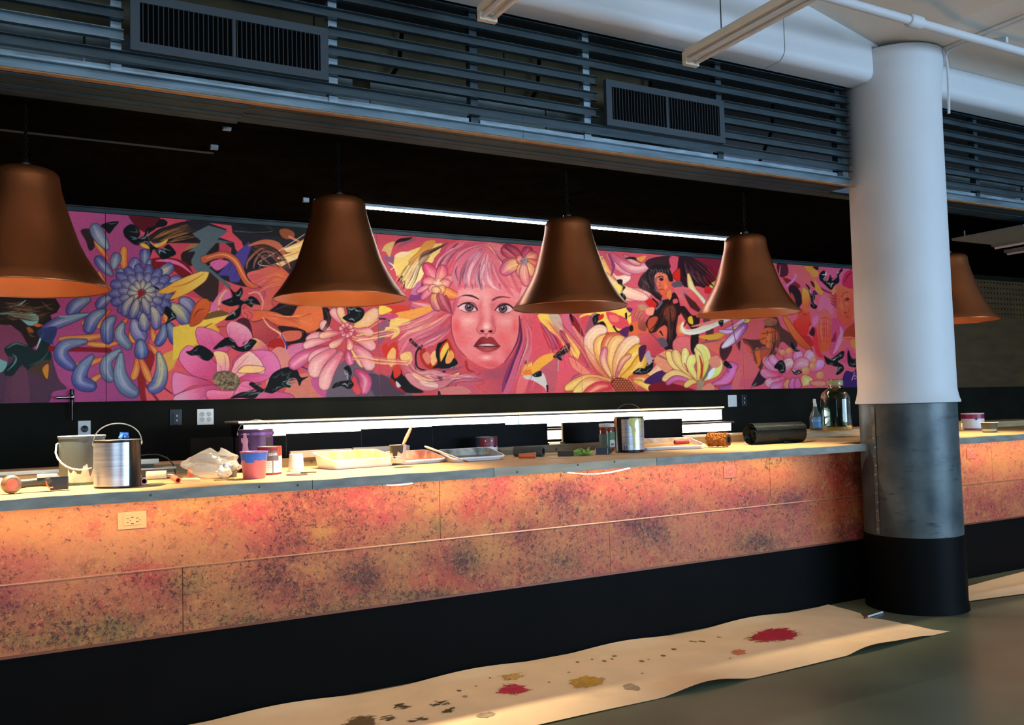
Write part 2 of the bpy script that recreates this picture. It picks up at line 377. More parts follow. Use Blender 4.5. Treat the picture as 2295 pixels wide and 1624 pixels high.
# ------------------------------------------------------------------ slatted bulkhead above the bar
bkl = thing('slatted_bulkhead', 'long bulkhead of blue-grey horizontal steel channels above the bar, left of the column', 'bulkhead', (0, F, 2.93))
bkr = thing('slatted_bulkhead', 'short run of blue-grey steel channels right of the column', 'bulkhead', (0, F, 2.93))
def side(x): return bkl if x < 5.3 else bkr
PITCH, SH = .0965, .049
def channel(x0, x1, z, m, name='slat', y=0, d=.032):
    b = MB(); t = .003
    b.box((x0, y+d-t, z), (x1, y+d, z+SH)); b.box((x0, y, z), (x1, y+d-t, z+t)); b.box((x0, y, z+SH-t), (x1, y+d-t, z+SH))
    return b.build(name, m, side(x0))
m_slat2 = M('light_blue_grey_painted_steel', (112,128,136), .38, .4, var=.35, scale=3, stretch=(1,6,6))
for k in range(8):
    z = k*PITCH
    for (a, b) in ((-2.2, 5.035), (5.725, 10.5)):
        segs = [(a, b)]
        if k in (2, 3, 4) and a < 0: segs = [(a, .352), (1.29, 2.90), (3.86, b)]
        elif k in (0, 1) and a < 0: segs = [(a, 2.4), (2.403, b)]
        for s0, s1 in segs: channel(s0, s1, z, m_slat2 if (k == 0 or (k == 2 and s1 < 1)) else m_slat)
# studs, galvanised track, gypsum and braces behind the slats
for x in (.30, 1.30, 2.09, 2.83, 3.85, 4.95, 6.5, 7.4, 8.3, 9.2):
    MB().box((x,.05,.03),(x+.045,.054,.7)).box((x,.054,.03),(x+.003,.10,.7)).build('stud', m_galv if x < 1.5 or 2.7 < x < 2.9 else m_slat, side(x))
for a, b in ((-2.2,.33),(.333,2.08),(2.15,2.84),(2.845,5.05),(5.72,10.5)):
    MB().box((a,.058,.045),(b,.062,.092)).build('track', m_galv, side(a))
for a, b in ((-2.2,.1),(.11,1.33),(1.34,2.5),(2.51,3.6),(5.73,6.3)):
    MB().box((a,.42,.30),(b,.435,.69)).build('gypsum_board', m_gypsum, side(a))
m_mid = M('mid_grey_steel', (92,100,98), .5, .3, var=.3, scale=5)
for a, b in ((-2.2,.2),(.21,1.5),(1.6,2.7),(2.71,4.0),(5.74,7.4),(7.5,10)):
    MB().box((a,.28,.10),(b,.30,.33)).build('duct_panel', m_mid, side(a))
for x in (1.55,2.45,3.3,4.4): MB().tube([(x,.3,.075),(x+.25,.36,.45),(x+.28,.37,.68)], .012, 6).build('brace', m_dark, side(x))
for a, b in ((-2.2,5.06),(5.72,10.5)): MB().box((a,.002,-.008),(b,.034,-.001)).build('bottom_batten', M('raw_batten_edge', (150,110,70), .7, var=.2), side(a))

def grille(x0, x1, z0, z1, label, n):
    g = thing('air_grille', label, 'grille', (x0, F-.03, z0)); w, h = x1-x0, z1-z0
    mg = M('grille_grey_steel', (52,62,68), .45, .3, var=.12, scale=3); fw_, dp = .04, .028
    MB().box((0,0,0),(w,dp,fw_)).box((0,0,h-fw_),(w,dp,h)).box((0,0,fw_),(fw_,dp,h-fw_)).box((w-fw_,0,fw_),(w,dp,h-fw_)).build('grille_frame', mg, g)
    MB().box((fw_,dp-.002,fw_),(w-fw_,dp,h-fw_)).build('back_plate', M('grille_black', (4,4,5), .8, spec=.1), g)
    b = MB().box((0,.003,fw_),(.004,dp-.004,h-fw_)); f0 = None; mf = M('grille_fin_dark', (24,27,31), .6, .1)
    for i in range(n):
        x = fw_+(i+.5)*(w-2*fw_)/n
        if f0 is None: f0 = b.build('fin', mf, g); f0.location = (x,0,0)
        else: dup_mesh(f0, (x,0,0))
    MB().box((w/2-.006,.002,fw_),(w/2+.006,dp-.003,h-fw_)).build('mullion', mg, g)
grille(.375, 1.275, 3.075, 3.335, 'large grey air grille with vertical fins at upper left of the bulkhead', 38)
grille(2.935, 3.84, 3.072, 3.345, 'grey air grille with vertical fins nearer the column', 38)

# slatted soffit over the bar
so = thing('slatted_soffit', 'dark slatted soffit over the bar, running back to the mural', 'soffit', (0, 0, 2.93))
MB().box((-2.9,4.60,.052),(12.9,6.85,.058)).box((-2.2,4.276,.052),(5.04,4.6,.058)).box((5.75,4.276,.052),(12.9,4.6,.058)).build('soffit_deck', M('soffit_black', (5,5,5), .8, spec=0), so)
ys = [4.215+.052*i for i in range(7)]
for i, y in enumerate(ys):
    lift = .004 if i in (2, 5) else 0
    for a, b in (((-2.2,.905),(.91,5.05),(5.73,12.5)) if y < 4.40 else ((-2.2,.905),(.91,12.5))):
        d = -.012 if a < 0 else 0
        MB().box((a,y,lift+d),(b,y+.046,.02+lift)).build('band_slat', m_darkgrey if (i < 6) else m_dark, so)  # front band lighter than the slats behind: daylight put into its colour
y = 4.60
i = 0
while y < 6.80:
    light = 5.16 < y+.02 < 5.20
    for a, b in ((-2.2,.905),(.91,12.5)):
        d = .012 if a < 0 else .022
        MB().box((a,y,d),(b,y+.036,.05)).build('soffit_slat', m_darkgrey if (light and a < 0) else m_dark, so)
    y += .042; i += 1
for yy in (4.62, 4.99): MB().box((.86,yy,-.01),(.90,yy+.03,.012)).build('end_clip', m_galv, so)
MB().box((1.66,6.03,-.008),(1.70,6.06,.02)).build('end_clip', m_galv, so)
tr = MB().box((-2.9,6.835,2.907),(8.6,6.87,2.94)).box((-2.9,6.80,2.934),(8.6,6.835,2.94))
tag(tr.build('trim_1', m_darkgrey), kind='structure')
ls = thing('strip_light', 'thin lit strip light under the dark soffit above the mural', 'light', (1.76, 6.045, 2.918))
MB().box((0,0,0),(3.86,.028,.012)).build('diffuser', m_strip, ls)
MB().box((-.02,-.004,.012),(3.88,.032,.032)).build('housing', m_galv, ls)
area('strip_throw', (3.69,6.06,2.912), (3.69,6.35,1.9), 3.86, .02, (1,.95,.9), 25)

# right of the column: plywood wall with perforated band, hanging grey panel with lamps
pw = thing('plywood_wall_panel', 'brown plywood wall panel with a band of drilled holes, right of the column', 'panel', (8.52, 6.85, 1.53))
m_brownply = M('brown_plywood', (78,56,24), .6, var=.25, scale=3, stretch=(1,1,4))
MB().box((0,-.0,0),(4.7,.018,.90)).build('plywood_sheet', m_brownply, pw)
hb = MB(); cs = .066; nx, nz = 44, 7; ox = 1.4
for i in range(nx):
    for j in range(nz):
        cx_, cz_ = ox+(i+.5)*cs, .902+(j+.5)*cs; h = cs/2; r = .013
        out = [(-h,-h),(0,-h),(h,-h),(h,0),(h,h),(0,h),(-h,h),(-h,0)]
        vs = [(cx_+a, 0, cz_+b) for a, b in out]
        for k in range(8):
            a = math.radians(225+45*k); vs.append((cx_+r*math.cos(a), 0, cz_+r*math.sin(a)))
        for k in range(8):
            a = math.radians(225+45*k); vs.append((cx_+r*math.cos(a), .014, cz_+r*math.sin(a)))
        hb.add(vs, [(k, (k+1) % 8, 8+(k+1) % 8, 8+k) for k in range(8)]+[(8+k, 8+(k+1) % 8, 16+(k+1) % 8, 16+k) for k in range(8)])
hb.box((0,0,.902),(ox,.014,.902+nz*cs)).box((ox+nx*cs,0,.902),(4.7,.014,.902+nz*cs))
hb.build('perforated_sheet', m_brownply, pw)
hp = thing('hanging_panel', 'grey hanging ceiling panel at far right, behind the copper lamp', 'panel', (7.3, 4.34, 2.84))
m_hp = M('grey_panel', (120,126,118), .6, var=.1)
MB().box((0,0,0),(.62,.66,.02)).build('panel_board', m_hp, hp)
for x in (.1,.5): MB().tube([(x,.6,.02),(x,.6,.086)], .006, 6).build('hanger', m_galv, hp)
def bar_lamp(x, y0, y1, z, lab):
    b = thing('bar_lamp', lab, 'lamp', (x, y0, z), group='unlit bar lamps right of the column')
    MB().box((-.025,0,0),(.025,y1-y0,.03)).build('housing', m_hp, b); MB().tube([(0,.02,-.012),(0,y1-y0-.02,-.012)], .012, 8).build('lamp_tube', m_white, b, smooth=40)
    MB().tube([(0,.2,.03),(0,.2,2.925-z)], .005, 6).build('hanging_rod', m_galv, b)
bar_lamp(7.97, 4.2, 5.04, 2.83, 'unlit bar lamp beside the grey hanging panel')
bar_lamp(8.5, 4.5, 5.25, 2.84, 'unlit bar lamp farthest right, behind the other bar lamp')

# ------------------------------------------------------------------ bar front
def panel_mat():
    m = bpy.data.materials.new('sponge_painted_panel'); m.use_nodes = True; nt = m.node_tree; N = nt.nodes; L = nt.links
    b = N['Principled BSDF']; b.inputs['Roughness'].default_value = .5; b.inputs['Specular IOR Level'].default_value = .35
    g = N.new('ShaderNodeNewGeometry')
    def noise(sc, det, rough=.6, off=0, dist=0):
        mp = N.new('ShaderNodeMapping'); mp.inputs['Location'].default_value = (off, off*.7, off*1.3); L.new(g.outputs['Position'], mp.inputs[0])
        n = N.new('ShaderNodeTexNoise'); n.inputs['Scale'].default_value = sc; n.inputs['Detail'].default_value = det
        n.inputs['Roughness'].default_value = rough; n.inputs['Distortion'].default_value = dist; L.new(mp.outputs[0], n.inputs[0]); return n.outputs[0]
    def ramp(v, lo, hi):
        r = N.new('ShaderNodeMapRange'); r.interpolation_type = 'SMOOTHSTEP'
        r.inputs[1].default_value = lo; r.inputs[2].default_value = hi; L.new(v, r.inputs[0]); return r.outputs[0]
    def mul(a, c):
        k = N.new('ShaderNodeMath'); k.operation = 'MULTIPLY'; L.new(a, k.inputs[0])
        if isinstance(c, float): k.inputs[1].default_value = c
        else: L.new(c, k.inputs[1])
        return k.outputs[0]
    def mix(fac, a, c):
        x = N.new('ShaderNodeMix'); x.data_type = 'RGBA'; L.new(fac, x.inputs[0])
        if isinstance(a, tuple): x.inputs[6].default_value = lin(a)+(1,)
        else: L.new(a, x.inputs[6])
        if isinstance(c, tuple): x.inputs[7].default_value = lin(c)+(1,)
        else: L.new(c, x.inputs[7])
        return x.outputs[2]
    vc = N.new('ShaderNodeVertexColor'); vc.layer_name = 'sponge'; base = vc.outputs['Color']; dens = vc.outputs['Alpha']
    def addm(a, k, m):
        q = N.new('ShaderNodeMath'); q.operation = 'MULTIPLY_ADD'; L.new(a, q.inputs[0]); q.inputs[1].default_value = k
        if isinstance(m, float): q.inputs[2].default_value = m
        else: L.new(m, q.inputs[2])
        return q.outputs[0]
    c = mix(mul(ramp(noise(7, 8, .78, 3), .48, .62), .42), base, (222,138,78))
    c = mix(mul(ramp(noise(6, 8, .78, 11), .52, .62), .5), c, (206,78,72))
    c = mix(mul(ramp(noise(8, 8, .8, 23), .54, .64), .45), c, (206,156,76))
    c = mix(mul(ramp(noise(11, 8, .8, 51), .53, .63), .45), c, (130,72,54))
    c = mix(mul(ramp(noise(26, 8, .8, 65), .52, .62), .35), c, (228,164,100))
    # sponge speckle: fine noise cut at a level that follows the painted density
    sp = ramp(addm(dens, .13, noise(46, 9, .82, 71, .7)), .585, .635)
    c = mix(mul(sp, .9), c, (84,36,34))
    sp2 = mul(ramp(addm(dens, .12, noise(58, 9, .82, 91, .7)), .60, .65), ramp(noise(4, 8, .78, 97), .44, .56))
    c = mix(mul(sp2, .9), c, (58,52,30))
    sp3 = ramp(noise(64, 8, .8, 101, .3), .585, .63)
    c = mix(mul(sp3, .5), c, (240,184,124))
    hs = N.new('ShaderNodeHueSaturation'); hs.inputs['Value'].default_value = .78; hs.inputs['Saturation'].default_value = 1.0; L.new(c, hs.inputs['Color']); c = hs.outputs[0]
    L.new(c, b.inputs['Base Color'])
    bp = N.new('ShaderNodeBump'); bp.inputs['Strength'].default_value = .25; bp.inputs['Distance'].default_value = .003
    L.new(noise(60, 8, .7, 71), bp.inputs['Height']); L.new(bp.outputs[0], b.inputs['Normal']); return m
m_panel = panel_mat()
bar = thing('bar_counter', 'long bar front of sponge-painted orange and red panels over a black base', 'bar', (0, BF, 0))
ZG, ZB = .737, .432
BC = Paint(-10, 243, 600, 132); BC.c[:] = (196, 112, 74); BC.to(0, 0, .25)
BD = Paint(-10, 243, 600, 132); BD.c[:] = .34; BD.to(0, 0, .25)
O_, P_, Y_, N_, M_, V_ = (216,138,78), (212,70,74), (218,160,74), (172,112,66), (136,56,56), (138,112,64)
for x, y, rx, ry, c, d in ((60,1170,190,60,O_,.1),(280,1200,200,70,(222,146,92),.05),(140,1240,160,50,(214,134,88),.1),(420,1140,90,30,Y_,.15),(430,1210,90,60,(210,130,80),.15),(30,1260,90,40,(196,96,80),.3),(0,1340,60,40,(130,58,70),.6),(90,1310,90,40,(196,112,86),.3),(120,1390,120,40,(170,112,70),.6),(230,1300,80,40,(200,120,84),.3),(330,1290,60,30,(190,60,62),.4),(380,1330,60,40,(182,90,70),.6),(250,1400,90,30,V_,.7),
    (520,1105,70,16,Y_,.3),(560,1150,70,40,P_,.15),(590,1190,70,40,P_,.2),(640,1150,50,40,(190,90,70),.6),(700,1110,60,30,(180,64,60),.6),(500,1200,60,50,(200,124,76),.3),(660,1210,80,50,(170,84,64),.75),(800,1115,50,40,P_,.3),(850,1150,60,35,(212,70,80),.3),(760,1170,60,50,(190,96,68),.55),(720,1190,26,16,Y_,.1),(920,1085,60,20,(210,130,70),.6),(990,1110,60,40,(222,150,84),.15),(1010,1160,80,40,(212,140,80),.2),(940,1200,90,40,(186,124,72),.4),(980,1175,14,10,(110,120,60),.3),
    (1060,1140,40,30,(206,60,60),.5),(1130,1085,40,34,P_,.25),(1100,1120,50,34,(206,92,70),.4),(1180,1100,40,36,(222,146,74),.2),(1150,1160,80,40,(200,118,72),.3),(1260,1100,80,44,(150,60,58),.8),(1290,1120,50,30,(120,52,66),.7),(1240,1060,60,14,Y_,.4),(1380,1090,90,34,(224,100,76),.3),(1450,1070,90,24,(218,120,76),.6),(1340,1150,80,40,(190,124,78),.45),(1440,1130,80,40,(216,88,76),.3),(1540,1085,90,40,(224,104,80),.25),(1530,1140,80,40,(206,112,82),.4),(1640,1110,70,40,(214,96,72),.35),(1690,1130,60,34,(168,64,76),.6),(1740,1060,50,30,(226,120,70),.25),(1750,1100,60,36,(222,118,64),.2),(1810,1070,60,50,(230,128,62),.1),(1780,1120,70,26,(130,60,64),.8),(1880,1070,40,60,(200,52,40),.4),(1920,1060,30,60,(96,24,24),.6),(1850,1110,70,34,(196,76,44),.4),(1720,1035,60,10,(196,150,70),.6),  # darkest red by the column: fading of the tape light put into the colour
    (430,1300,50,40,(150,118,68),.6),(520,1330,80,40,(172,118,66),.5),(480,1370,70,30,(180,112,70),.5),(610,1290,70,40,(140,60,56),.85),(680,1330,60,40,(150,64,58),.8),(700,1270,60,24,(200,140,80),.3),(770,1330,60,40,(182,112,66),.4),(820,1290,60,40,(110,50,48),.95),(900,1300,60,40,(186,112,66),.4),(890,1250,60,24,(192,130,76),.3),(960,1250,60,30,(180,108,68),.4),(1010,1260,50,40,(188,66,58),.45),(1045,1250,50,40,(110,84,54),.95),(1000,1310,60,30,(190,76,54),.4),(1110,1230,60,40,(206,144,78),.2),(1180,1200,50,34,(140,60,54),.8),(1160,1270,70,30,(186,104,66),.5),(1260,1250,70,40,(150,104,66),.7),(1240,1210,60,30,(196,122,74),.4),(1330,1220,70,40,(186,104,76),.4),(1420,1170,60,34,(170,70,72),.7),(1470,1190,50,40,(110,80,66),.9),(1400,1240,80,30,(190,110,80),.35),(1560,1180,80,40,(206,118,88),.25),(1540,1230,70,24,(200,116,84),.35),(1660,1170,70,40,(204,106,80),.4),(1700,1215,50,24,(120,90,62),.85),(1770,1180,60,34,(196,96,78),.4),(1860,1160,60,40,(196,86,44),.25),(1900,1190,40,24,(110,48,66),.5),
    (160,1430,200,22,V_,.7),(560,1390,160,18,V_,.7),(760,1370,90,16,(128,104,60),.8),(960,1335,120,18,(120,104,58),.9),(1100,1320,60,20,(186,86,70),.4),(1330,1290,90,14,(196,92,84),.35),(1240,1300,60,12,(150,110,70),.7),
    (2200,1030,40,30,(220,110,80),.15),(2260,1050,60,40,(222,142,82),.15),(2290,1090,40,30,(190,84,76),.4),(2190,1120,40,30,(190,84,66),.3),(2240,1140,60,30,(164,56,58),.4),(2290,1140,40,30,(186,116,72),.3)):
    BC.blob(x, y, rx*1.15, ry*1.2, c, .92); BD.blob(x, y, rx*1.1, ry*1.15, (d, d, d), .95)
def sponge_panel(name, x0, x1, z0, z1):
    nx, nz = max(2, int((x1-x0)/.03)), max(2, int((z1-z0)/.03)); b = MB(); b.grid(lambda u, v: (x0+(x1-x0)*u, 0, z0+(z1-z0)*v), nx, nz); n = len(b.v)
    b.add([(x0,.0,z0),(x1,.0,z0),(x1,.025,z0),(x0,.025,z0),(x0,.0,z1),(x1,.0,z1),(x1,.025,z1),(x0,.025,z1)], [(0,3,2,1),(4,5,6,7),(1,2,6,5),(2,3,7,6),(3,0,4,7)])
    o = b.build(name, m_panel, bar); ca = o.data.color_attributes.new('sponge', 'FLOAT_COLOR', 'POINT'); cl = []
    for x, y, z in b.v:
        v = Vector((x, BF+y, z))-CAM; d = max(.3, v.dot(fw)); i = min(BC.w-1, max(0, int((CX+FPX*v.dot(RT)/d)*.25+10))); j = min(BC.h-1, max(0, int((CY-FPX*v.dot(UP)/d)*.25-243)))
        c = lin(BC.c[j, i]); cl += [c[0], c[1], c[2], float(BD.c[j, i, 0])]
    ca.data.foreach_set('color', cl); return o
for a, b in ((-2.2,-.5),(-.497,1.94),(1.943,4.38),(4.383,6.82),(6.823,9.2)): sponge_panel('upper_panel', a, b, ZG+.003, 1.08)
for a, b in ((-2.2,.614),(.617,3.05),(3.053,5.49),(5.493,9.2)): sponge_panel('lower_panel', a, b, ZB, ZG-.003)
tag(MB().box((-2.2,-.004,ZG-.003),(9.2,.02,ZG+.003)).build('metal_strip', M('copper_strip', (230,150,100), .3, .6, var=.1), bar), 'thin copper strip between the panel rows')
MB().box((-2.2,-.003,ZB-.012),(9.2,.02,ZB)).build('lower_strip', M('dull_copper', (120,70,50), .4, .4), bar)
tag(MB().box((-2.2,.004,0),(9.2,.05,ZB-.012)).build('kick_board', m_black, bar), 'black painted lower board')
MB().box((-2.2,.05,0),(9.2,.55,1.07)).build('carcass', m_black, bar)

def outlet_bar(x, z, w, h, m, label, name='wall_outlet', group=None):
    o = thing(name, label, 'outlet', (x, BF, z), group)
    MB().box((-w/2,-.006,-h/2),(w/2,0,h/2), .002).build('cover_plate', m, o)
    MB().box((-w*.31,-.009,-h*.29),(w*.31,-.006,h*.29), .001).build('receptacle', m, o)
    ms = M('outlet_slot', (44,22,12), .6)
    s = MB()
    for dx in (-.2, .13):
        for dz in (.10,-.12): s.box((x_:=w*dx, -.0095, h*dz), (x_+w*.09, -.0088, h*dz+h*.035))
        s.box((w*(dx+.12), -.0095, -h*.03), (w*(dx+.15), -.0088, h*.02))
    for dz in (.17,-.19): s.box((-w*.045,-.0095,h*dz-h*.02),(w*.055,-.0088,h*dz+h*.02))
    s.build('slot', ms, o)
    for dx in (-.44,.44): MB().lathe([(.003,0),(.0025,.0015),(.0001,.002)], (w*dx,-.006,0), 8, ax=(0,-1,0)).build('screw', m, o)
m_ivory = M('ivory_plastic', (226,158,104), .4, var=.05)
outlet_bar(.397, .972, .122, .078, m_ivory, 'ivory power outlet with charging ports on the left bar front')
outlet_bar(4.02, .981, .10, .082, M('coral_painted_plate', (206,100,76), .5, var=.3, scale=60), 'outlet painted over in orange and red, on the bar front left of the column')
outlet_bar(6.556, .978, .11, .085, M('coral_painted_plate', (1,1,1)), 'outlet painted over in orange, on the bar front right of the column')

# LED tape seen sagging below the nosing
def led(x0, x1, sag, label):
    o = thing('led_tape', label, 'light', (x0, F+.012, CT-.046), group=None)
    n = 16; w = x1-x0
    pts = [(w*i/n, 0, -.002-sag*math.sin(math.pi*i/n)) for i in range(n+1)]
    b = MB()
    b.grid(lambda u, v: (w*u, .012*v, -.004-sag*math.sin(math.pi*u)), n, 1)
    b.grid(lambda u, v: (w*u, .0, -.004-sag*math.sin(math.pi*u)+.004*v), n, 1)
    b.grid(lambda u, v: (w*u, .012, -.004-sag*math.sin(math.pi*u)+.004*v), n, 1)
    b.build('glowing_tape', M('led_tape_glow', (255,244,225), .5, var=0, emit=9), o)
    for x in (.0, w-.02): MB().box((x,-.002,-.006),(x+.02,.014,.0)).build('tape_clip', m_white, o)
led(1.53, 1.71, .006, 'short lit LED tape sagging under the counter edge, below the orange tray')
led(2.60, 3.065, .022, 'longer lit LED tape sagging under the counter edge, below the green gloves')

# ------------------------------------------------------------------ countertop
ctp = thing('countertop', 'plywood bar countertop with painted front boards and a pine curb behind', 'countertop', (0, F, CT))
b = MB(); poly = [(-2.2,.023),(5.035,.023),(5.035,.27),(5.71,.27),(5.71,.023),(9.2,.023),(9.2,RY-F),(-2.2,RY-F)]
b.prism(poly, lambda u, v, d: (u, v, d), -.04, 0)
b.build('plywood_top', m_ply, ctp)
for a, c, m, lb in ((-2.2,1.17,m_greynose,'grey-painted front board, left'),(1.173,2.148,m_greynose,'grey-painted front board below the gray tray'),(2.151,3.232,m_tan,'tan front board below the green gloves'),(3.235,5.047,m_greynose,'grey-painted front board ending at the column'),(5.715,9.2,m_greynose,'grey-painted front board right of the column')):
    n = 60; bb = MB()
    def f(u, v, a=a, c=c):
        x = a+(c-a)*u; w = .0016*math.sin(x*9)+.0012*math.sin(x*23+1)
        ring = [(0,-.046),(0,.0+w),(.022,.0015+w),(.022,-.046)]
        k = min(3, int(round(v*4)) % 4); y, z = ring[k]; return (x, y, z)
    bb.grid(f, n, 4); tag(bb.build('front_board', m, ctp), lb)
for i, (a, c) in enumerate(((-2.2,.25),(.253,1.9),(1.903,3.6),(3.603,9.2))):
    MB().box((a,RY-F-.02,.0),(c,RY-F+.02,.052)).build('curb', m_rawwood if i < 3 else m_wood, ctp)
MB().box((-2.2,RY-F+.02,.03),(9.2,RY-F+.42,.05)).build('ledge_shelf', m_ply, ctp)
tag(MB().box((-2.2,RY-F-.024,.04),(.24,RY-F+.02,.058)).build('steel_edge', m_galv, ctp), 'steel edging on the curb at the left end')
kn = M('wood_knot', (84,66,44), .7)
for x, z in ((1.47,.026),(2.75,.03),(3.2,.02)):
    MB().lathe([(.011,0),(.0085,.001),(.0001,.0012)], (x, RY-F-.02, z), 10, ax=(0,-1,0)).build('knot', kn, ctp)
for x, z in ((2.29,-.028),(2.68,-.012),(2.93,-.008),(1.1,-.02),(.92,-.016),(.45,-.02)):
    MB().lathe([(.006,0),(.004,.001),(.0001,.0012)], (x, 0, z), 8, ax=(0,-1,0)).build('knot', kn, ctp)

# upright black boards on the ledge
m_bb = M('black_laminate', (8,9,9), .6, var=.2, scale=3, spec=.1); m_edge = M('raw_ply_edge', (190,160,110), .7, var=.2)
LZ = CT+.05
for x0, x1, zt, lb in ((.79,1.03,1.312,'black upright board behind the clear plastic bag'),(1.04,1.338,1.309,'black upright board behind the purple paint can'),
    (1.341,1.812,1.318,'black upright board behind the white paper cup'),(1.815,2.30,1.329,'tall black upright board behind the paint brush'),(2.303,2.845,1.335,'tall black upright board behind the maroon can in the grey tray'),
    (2.848,3.18,1.322,'shorter black upright board left of the glowing gap'),(3.31,4.39,1.321,'long black upright board behind the silver paint can')):
    t = thing('black_board', lb, 'board', (x0, RY+.06, LZ), 'black boards standing along the back of the counter'); w = x1-x0; h = zt-LZ
    MB().box((0,0,.012),(w,.018,h)).build('board_face', m_bb, t)
    MB().box((0,-.02,0),(w,.045,.012)).build('foot_rail', m_bb, t)
    if x0 > 3.2: MB().box((-.004,.002,.012),(0,.018,h)).build('raw_edge', m_edge, t)
for x0, x1, z0, lb in ((1.34,1.72,.055,'pale grey board lying behind the yellow tray'),(1.73,2.1,.058,'pale grey board lying behind the paint brush cup')):
    MBo = MB().box((0,0,0),(x1-x0,.03,.042),.003).build('grey_board', M('pale_grey_board', (165,158,146), .7, var=.15, scale=6), loc=(x0, RY-.04+.005, CT+z0-.003))
    tag(MBo, lb, 'board')
# ------------------------------------------------------------------ back bar
bbk = thing('back_bar', 'lit two-step display ledge on the black back bar', 'back bar', (0, 5.5, 0))
MB().box((-2.9,0,0),(8.0,1.365,.9)).build('cabinet', m_black, bbk)
MB().box((-2.9,-.02,.9),(8.0,1.365,.94)).build('back_counter', m_black, bbk)
for x0, x1 in ((1.20,3.238),(3.243,5.27)):
    MB().box((x0,.36,1.285),(x1,.37,1.372)).build('upper_light_panel', m_emit, bbk)
    MB().box((x0,.25,1.19),(x1,.26,1.255)).build('lower_light_panel', m_emit, bbk)
m_step = M('step_board', (96,78,52), .5, var=.15)
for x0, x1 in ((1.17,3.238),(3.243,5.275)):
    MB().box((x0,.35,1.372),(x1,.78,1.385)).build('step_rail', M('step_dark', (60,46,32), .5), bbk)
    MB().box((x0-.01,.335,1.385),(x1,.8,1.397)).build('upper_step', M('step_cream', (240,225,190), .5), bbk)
    MB().box((x0-.01,.331,1.386),(x1,.335,1.397)).build('step_edge_shine', M('warm_edge_glow', (255,236,190), .5, var=0, emit=1.6), bbk)  # no lamp: light caught by the step edge, added as a glow
MB().box((1.2,.24,1.256),(5.30,.37,1.27)).build('lower_step', m_step, bbk)
MB().box((1.2,.37,.94),(5.27,.78,1.37)).build('upper_riser', m_black, bbk)
MB().box((1.2,.26,.94),(5.30,.37,1.25)).build('lower_riser', m_black, bbk)
MB().box((3.236,.355,1.285),(3.244,.372,1.38)).build('panel_divider', m_galv, bbk)

area('step_wash', (3.2,6.18,1.402), (3.2,6.6,1.75), 4.0, .02, (1,.88,.66), 13)
# ------------------------------------------------------------------ fittings on the black wall
def wall_thing(name, label, cat, x, z): return thing(name, label, cat, (x*6.87/6.30, 6.87, 1.45+(z-1.45)*6.87/6.30))
m_wplast = M('white_plastic', (225,225,220), .35, var=.03); m_bplast = M('black_plastic', (16,17,18), .35, var=.1)
def quad(x, z, w, h, label):
    o = wall_thing('quad_outlet', label, 'outlet', x, z)
    MB().box((-w/2,-.008,-h/2),(w/2,0,h/2), .003).build('cover_plate', m_wplast, o)
    for dx in (-.2,.2):
        for dz in (.17,-.17):
            r = MB().lathe([(.019,0),(.019,.002),(.0001,.0022)], (w*dx,-.008,h*dz), 16, ax=(0,-1,0)).build('receptacle', M('grey_white_plastic',(190,190,186),.4), o)
            MB().box((w*dx-.008,-.0105,h*dz),(w*dx-.005,-.0098,h*dz+.009)).box((w*dx+.005,-.0105,h*dz),(w*dx+.008,-.0098,h*dz+.009)).box((w*dx-.003,-.0105,h*dz-.011),(w*dx+.003,-.0098,h*dz-.006)).build('slot', m_bplast, r)
quad(1.032, 1.432, .118, .118, 'white four-socket outlet on the black wall left of the lit ledge')
o = wall_thing('black_outlet', 'black socket with two white slots on the black wall', 'outlet', .84, 1.434)
MB().box((-.04,-.008,-.06),(.04,0,.06),.003).build('cover_plate', m_bplast, o)
MB().box((-.018,-.02,-.055),(.022,-.008,.03),.002).build('plug', m_bplast, o)
MB().box((.004,-.0215,.004),(.010,-.02,.02)).box((.004,-.0215,-.03),(.010,-.02,-.015)).build('prong', m_wplast, o)
o = wall_thing('blank_plate', 'white wall plate with one round black socket, above the grey bucket', 'outlet', .285, 1.36)
MB().box((-.04,-.007,-.075),(.04,0,.075),.003).build('cover_plate', m_wplast, o)
MB().lathe([(.024,0),(.024,.004),(.02,.005),(.0001,.002)], (.002,-.007,.018), 24, ax=(0,-1,0)).build('round_socket', m_bplast, o)
o = wall_thing('white_switch_plate', 'white blank plate on the black wall, right of the lit ledge', 'switch', 5.80, 1.443)
MB().box((-.058,-.008,-.06),(.058,0,.06),.003).build('cover_plate', m_wplast, o)
MB().box((-.03,-.010,-.035),(.03,-.008,.035),.001).build('switch_panel', m_wplast, o)
o = wall_thing('black_socket', 'black socket with small white marks beside the white blank plate', 'outlet', 5.95, 1.445)
MB().box((-.035,-.008,-.06),(.035,0,.06),.003).build('cover_plate', m_bplast, o)
MB().box((-.004,-.0095,.012),(.004,-.008,.03)).box((-.004,-.0095,-.03),(.004,-.008,-.012)).build('slot', m_wplast, o)
o = wall_thing('tap_fitting', 'small chrome tap with lever hanging at the mural’s lower left', 'tap', .213, 1.54)
m_chr = M('chrome', (200,200,200), .15, 1, var=.05); m_dk = M('dark_chrome', (60,55,55), .25, .8)
MB().tube([(0,-.045,-.115),(0,-.045,-.02),(0,-.045,.06),(0,-.045,.10)], [.008,.009,.016,.013], 12).build('tap_body', m_dk, o, smooth=40)
MB().tube([(0,-.06,.045),(-.05,-.062,.043),(-.095,-.06,.043)], [.01,.009,.012], 10).build('lever', m_chr, o, smooth=40)
MB().cyl((0,-.045,.045),(0,-.014,.045),.014).build('mount', m_chr, o, smooth=40)
MB().lathe([(.0001,.02),(.014,.014),(.02,0),(.014,-.014),(.0001,-.02)], (0,-.055,.045), 16).build('knuckle', m_chr, o, smooth=50)

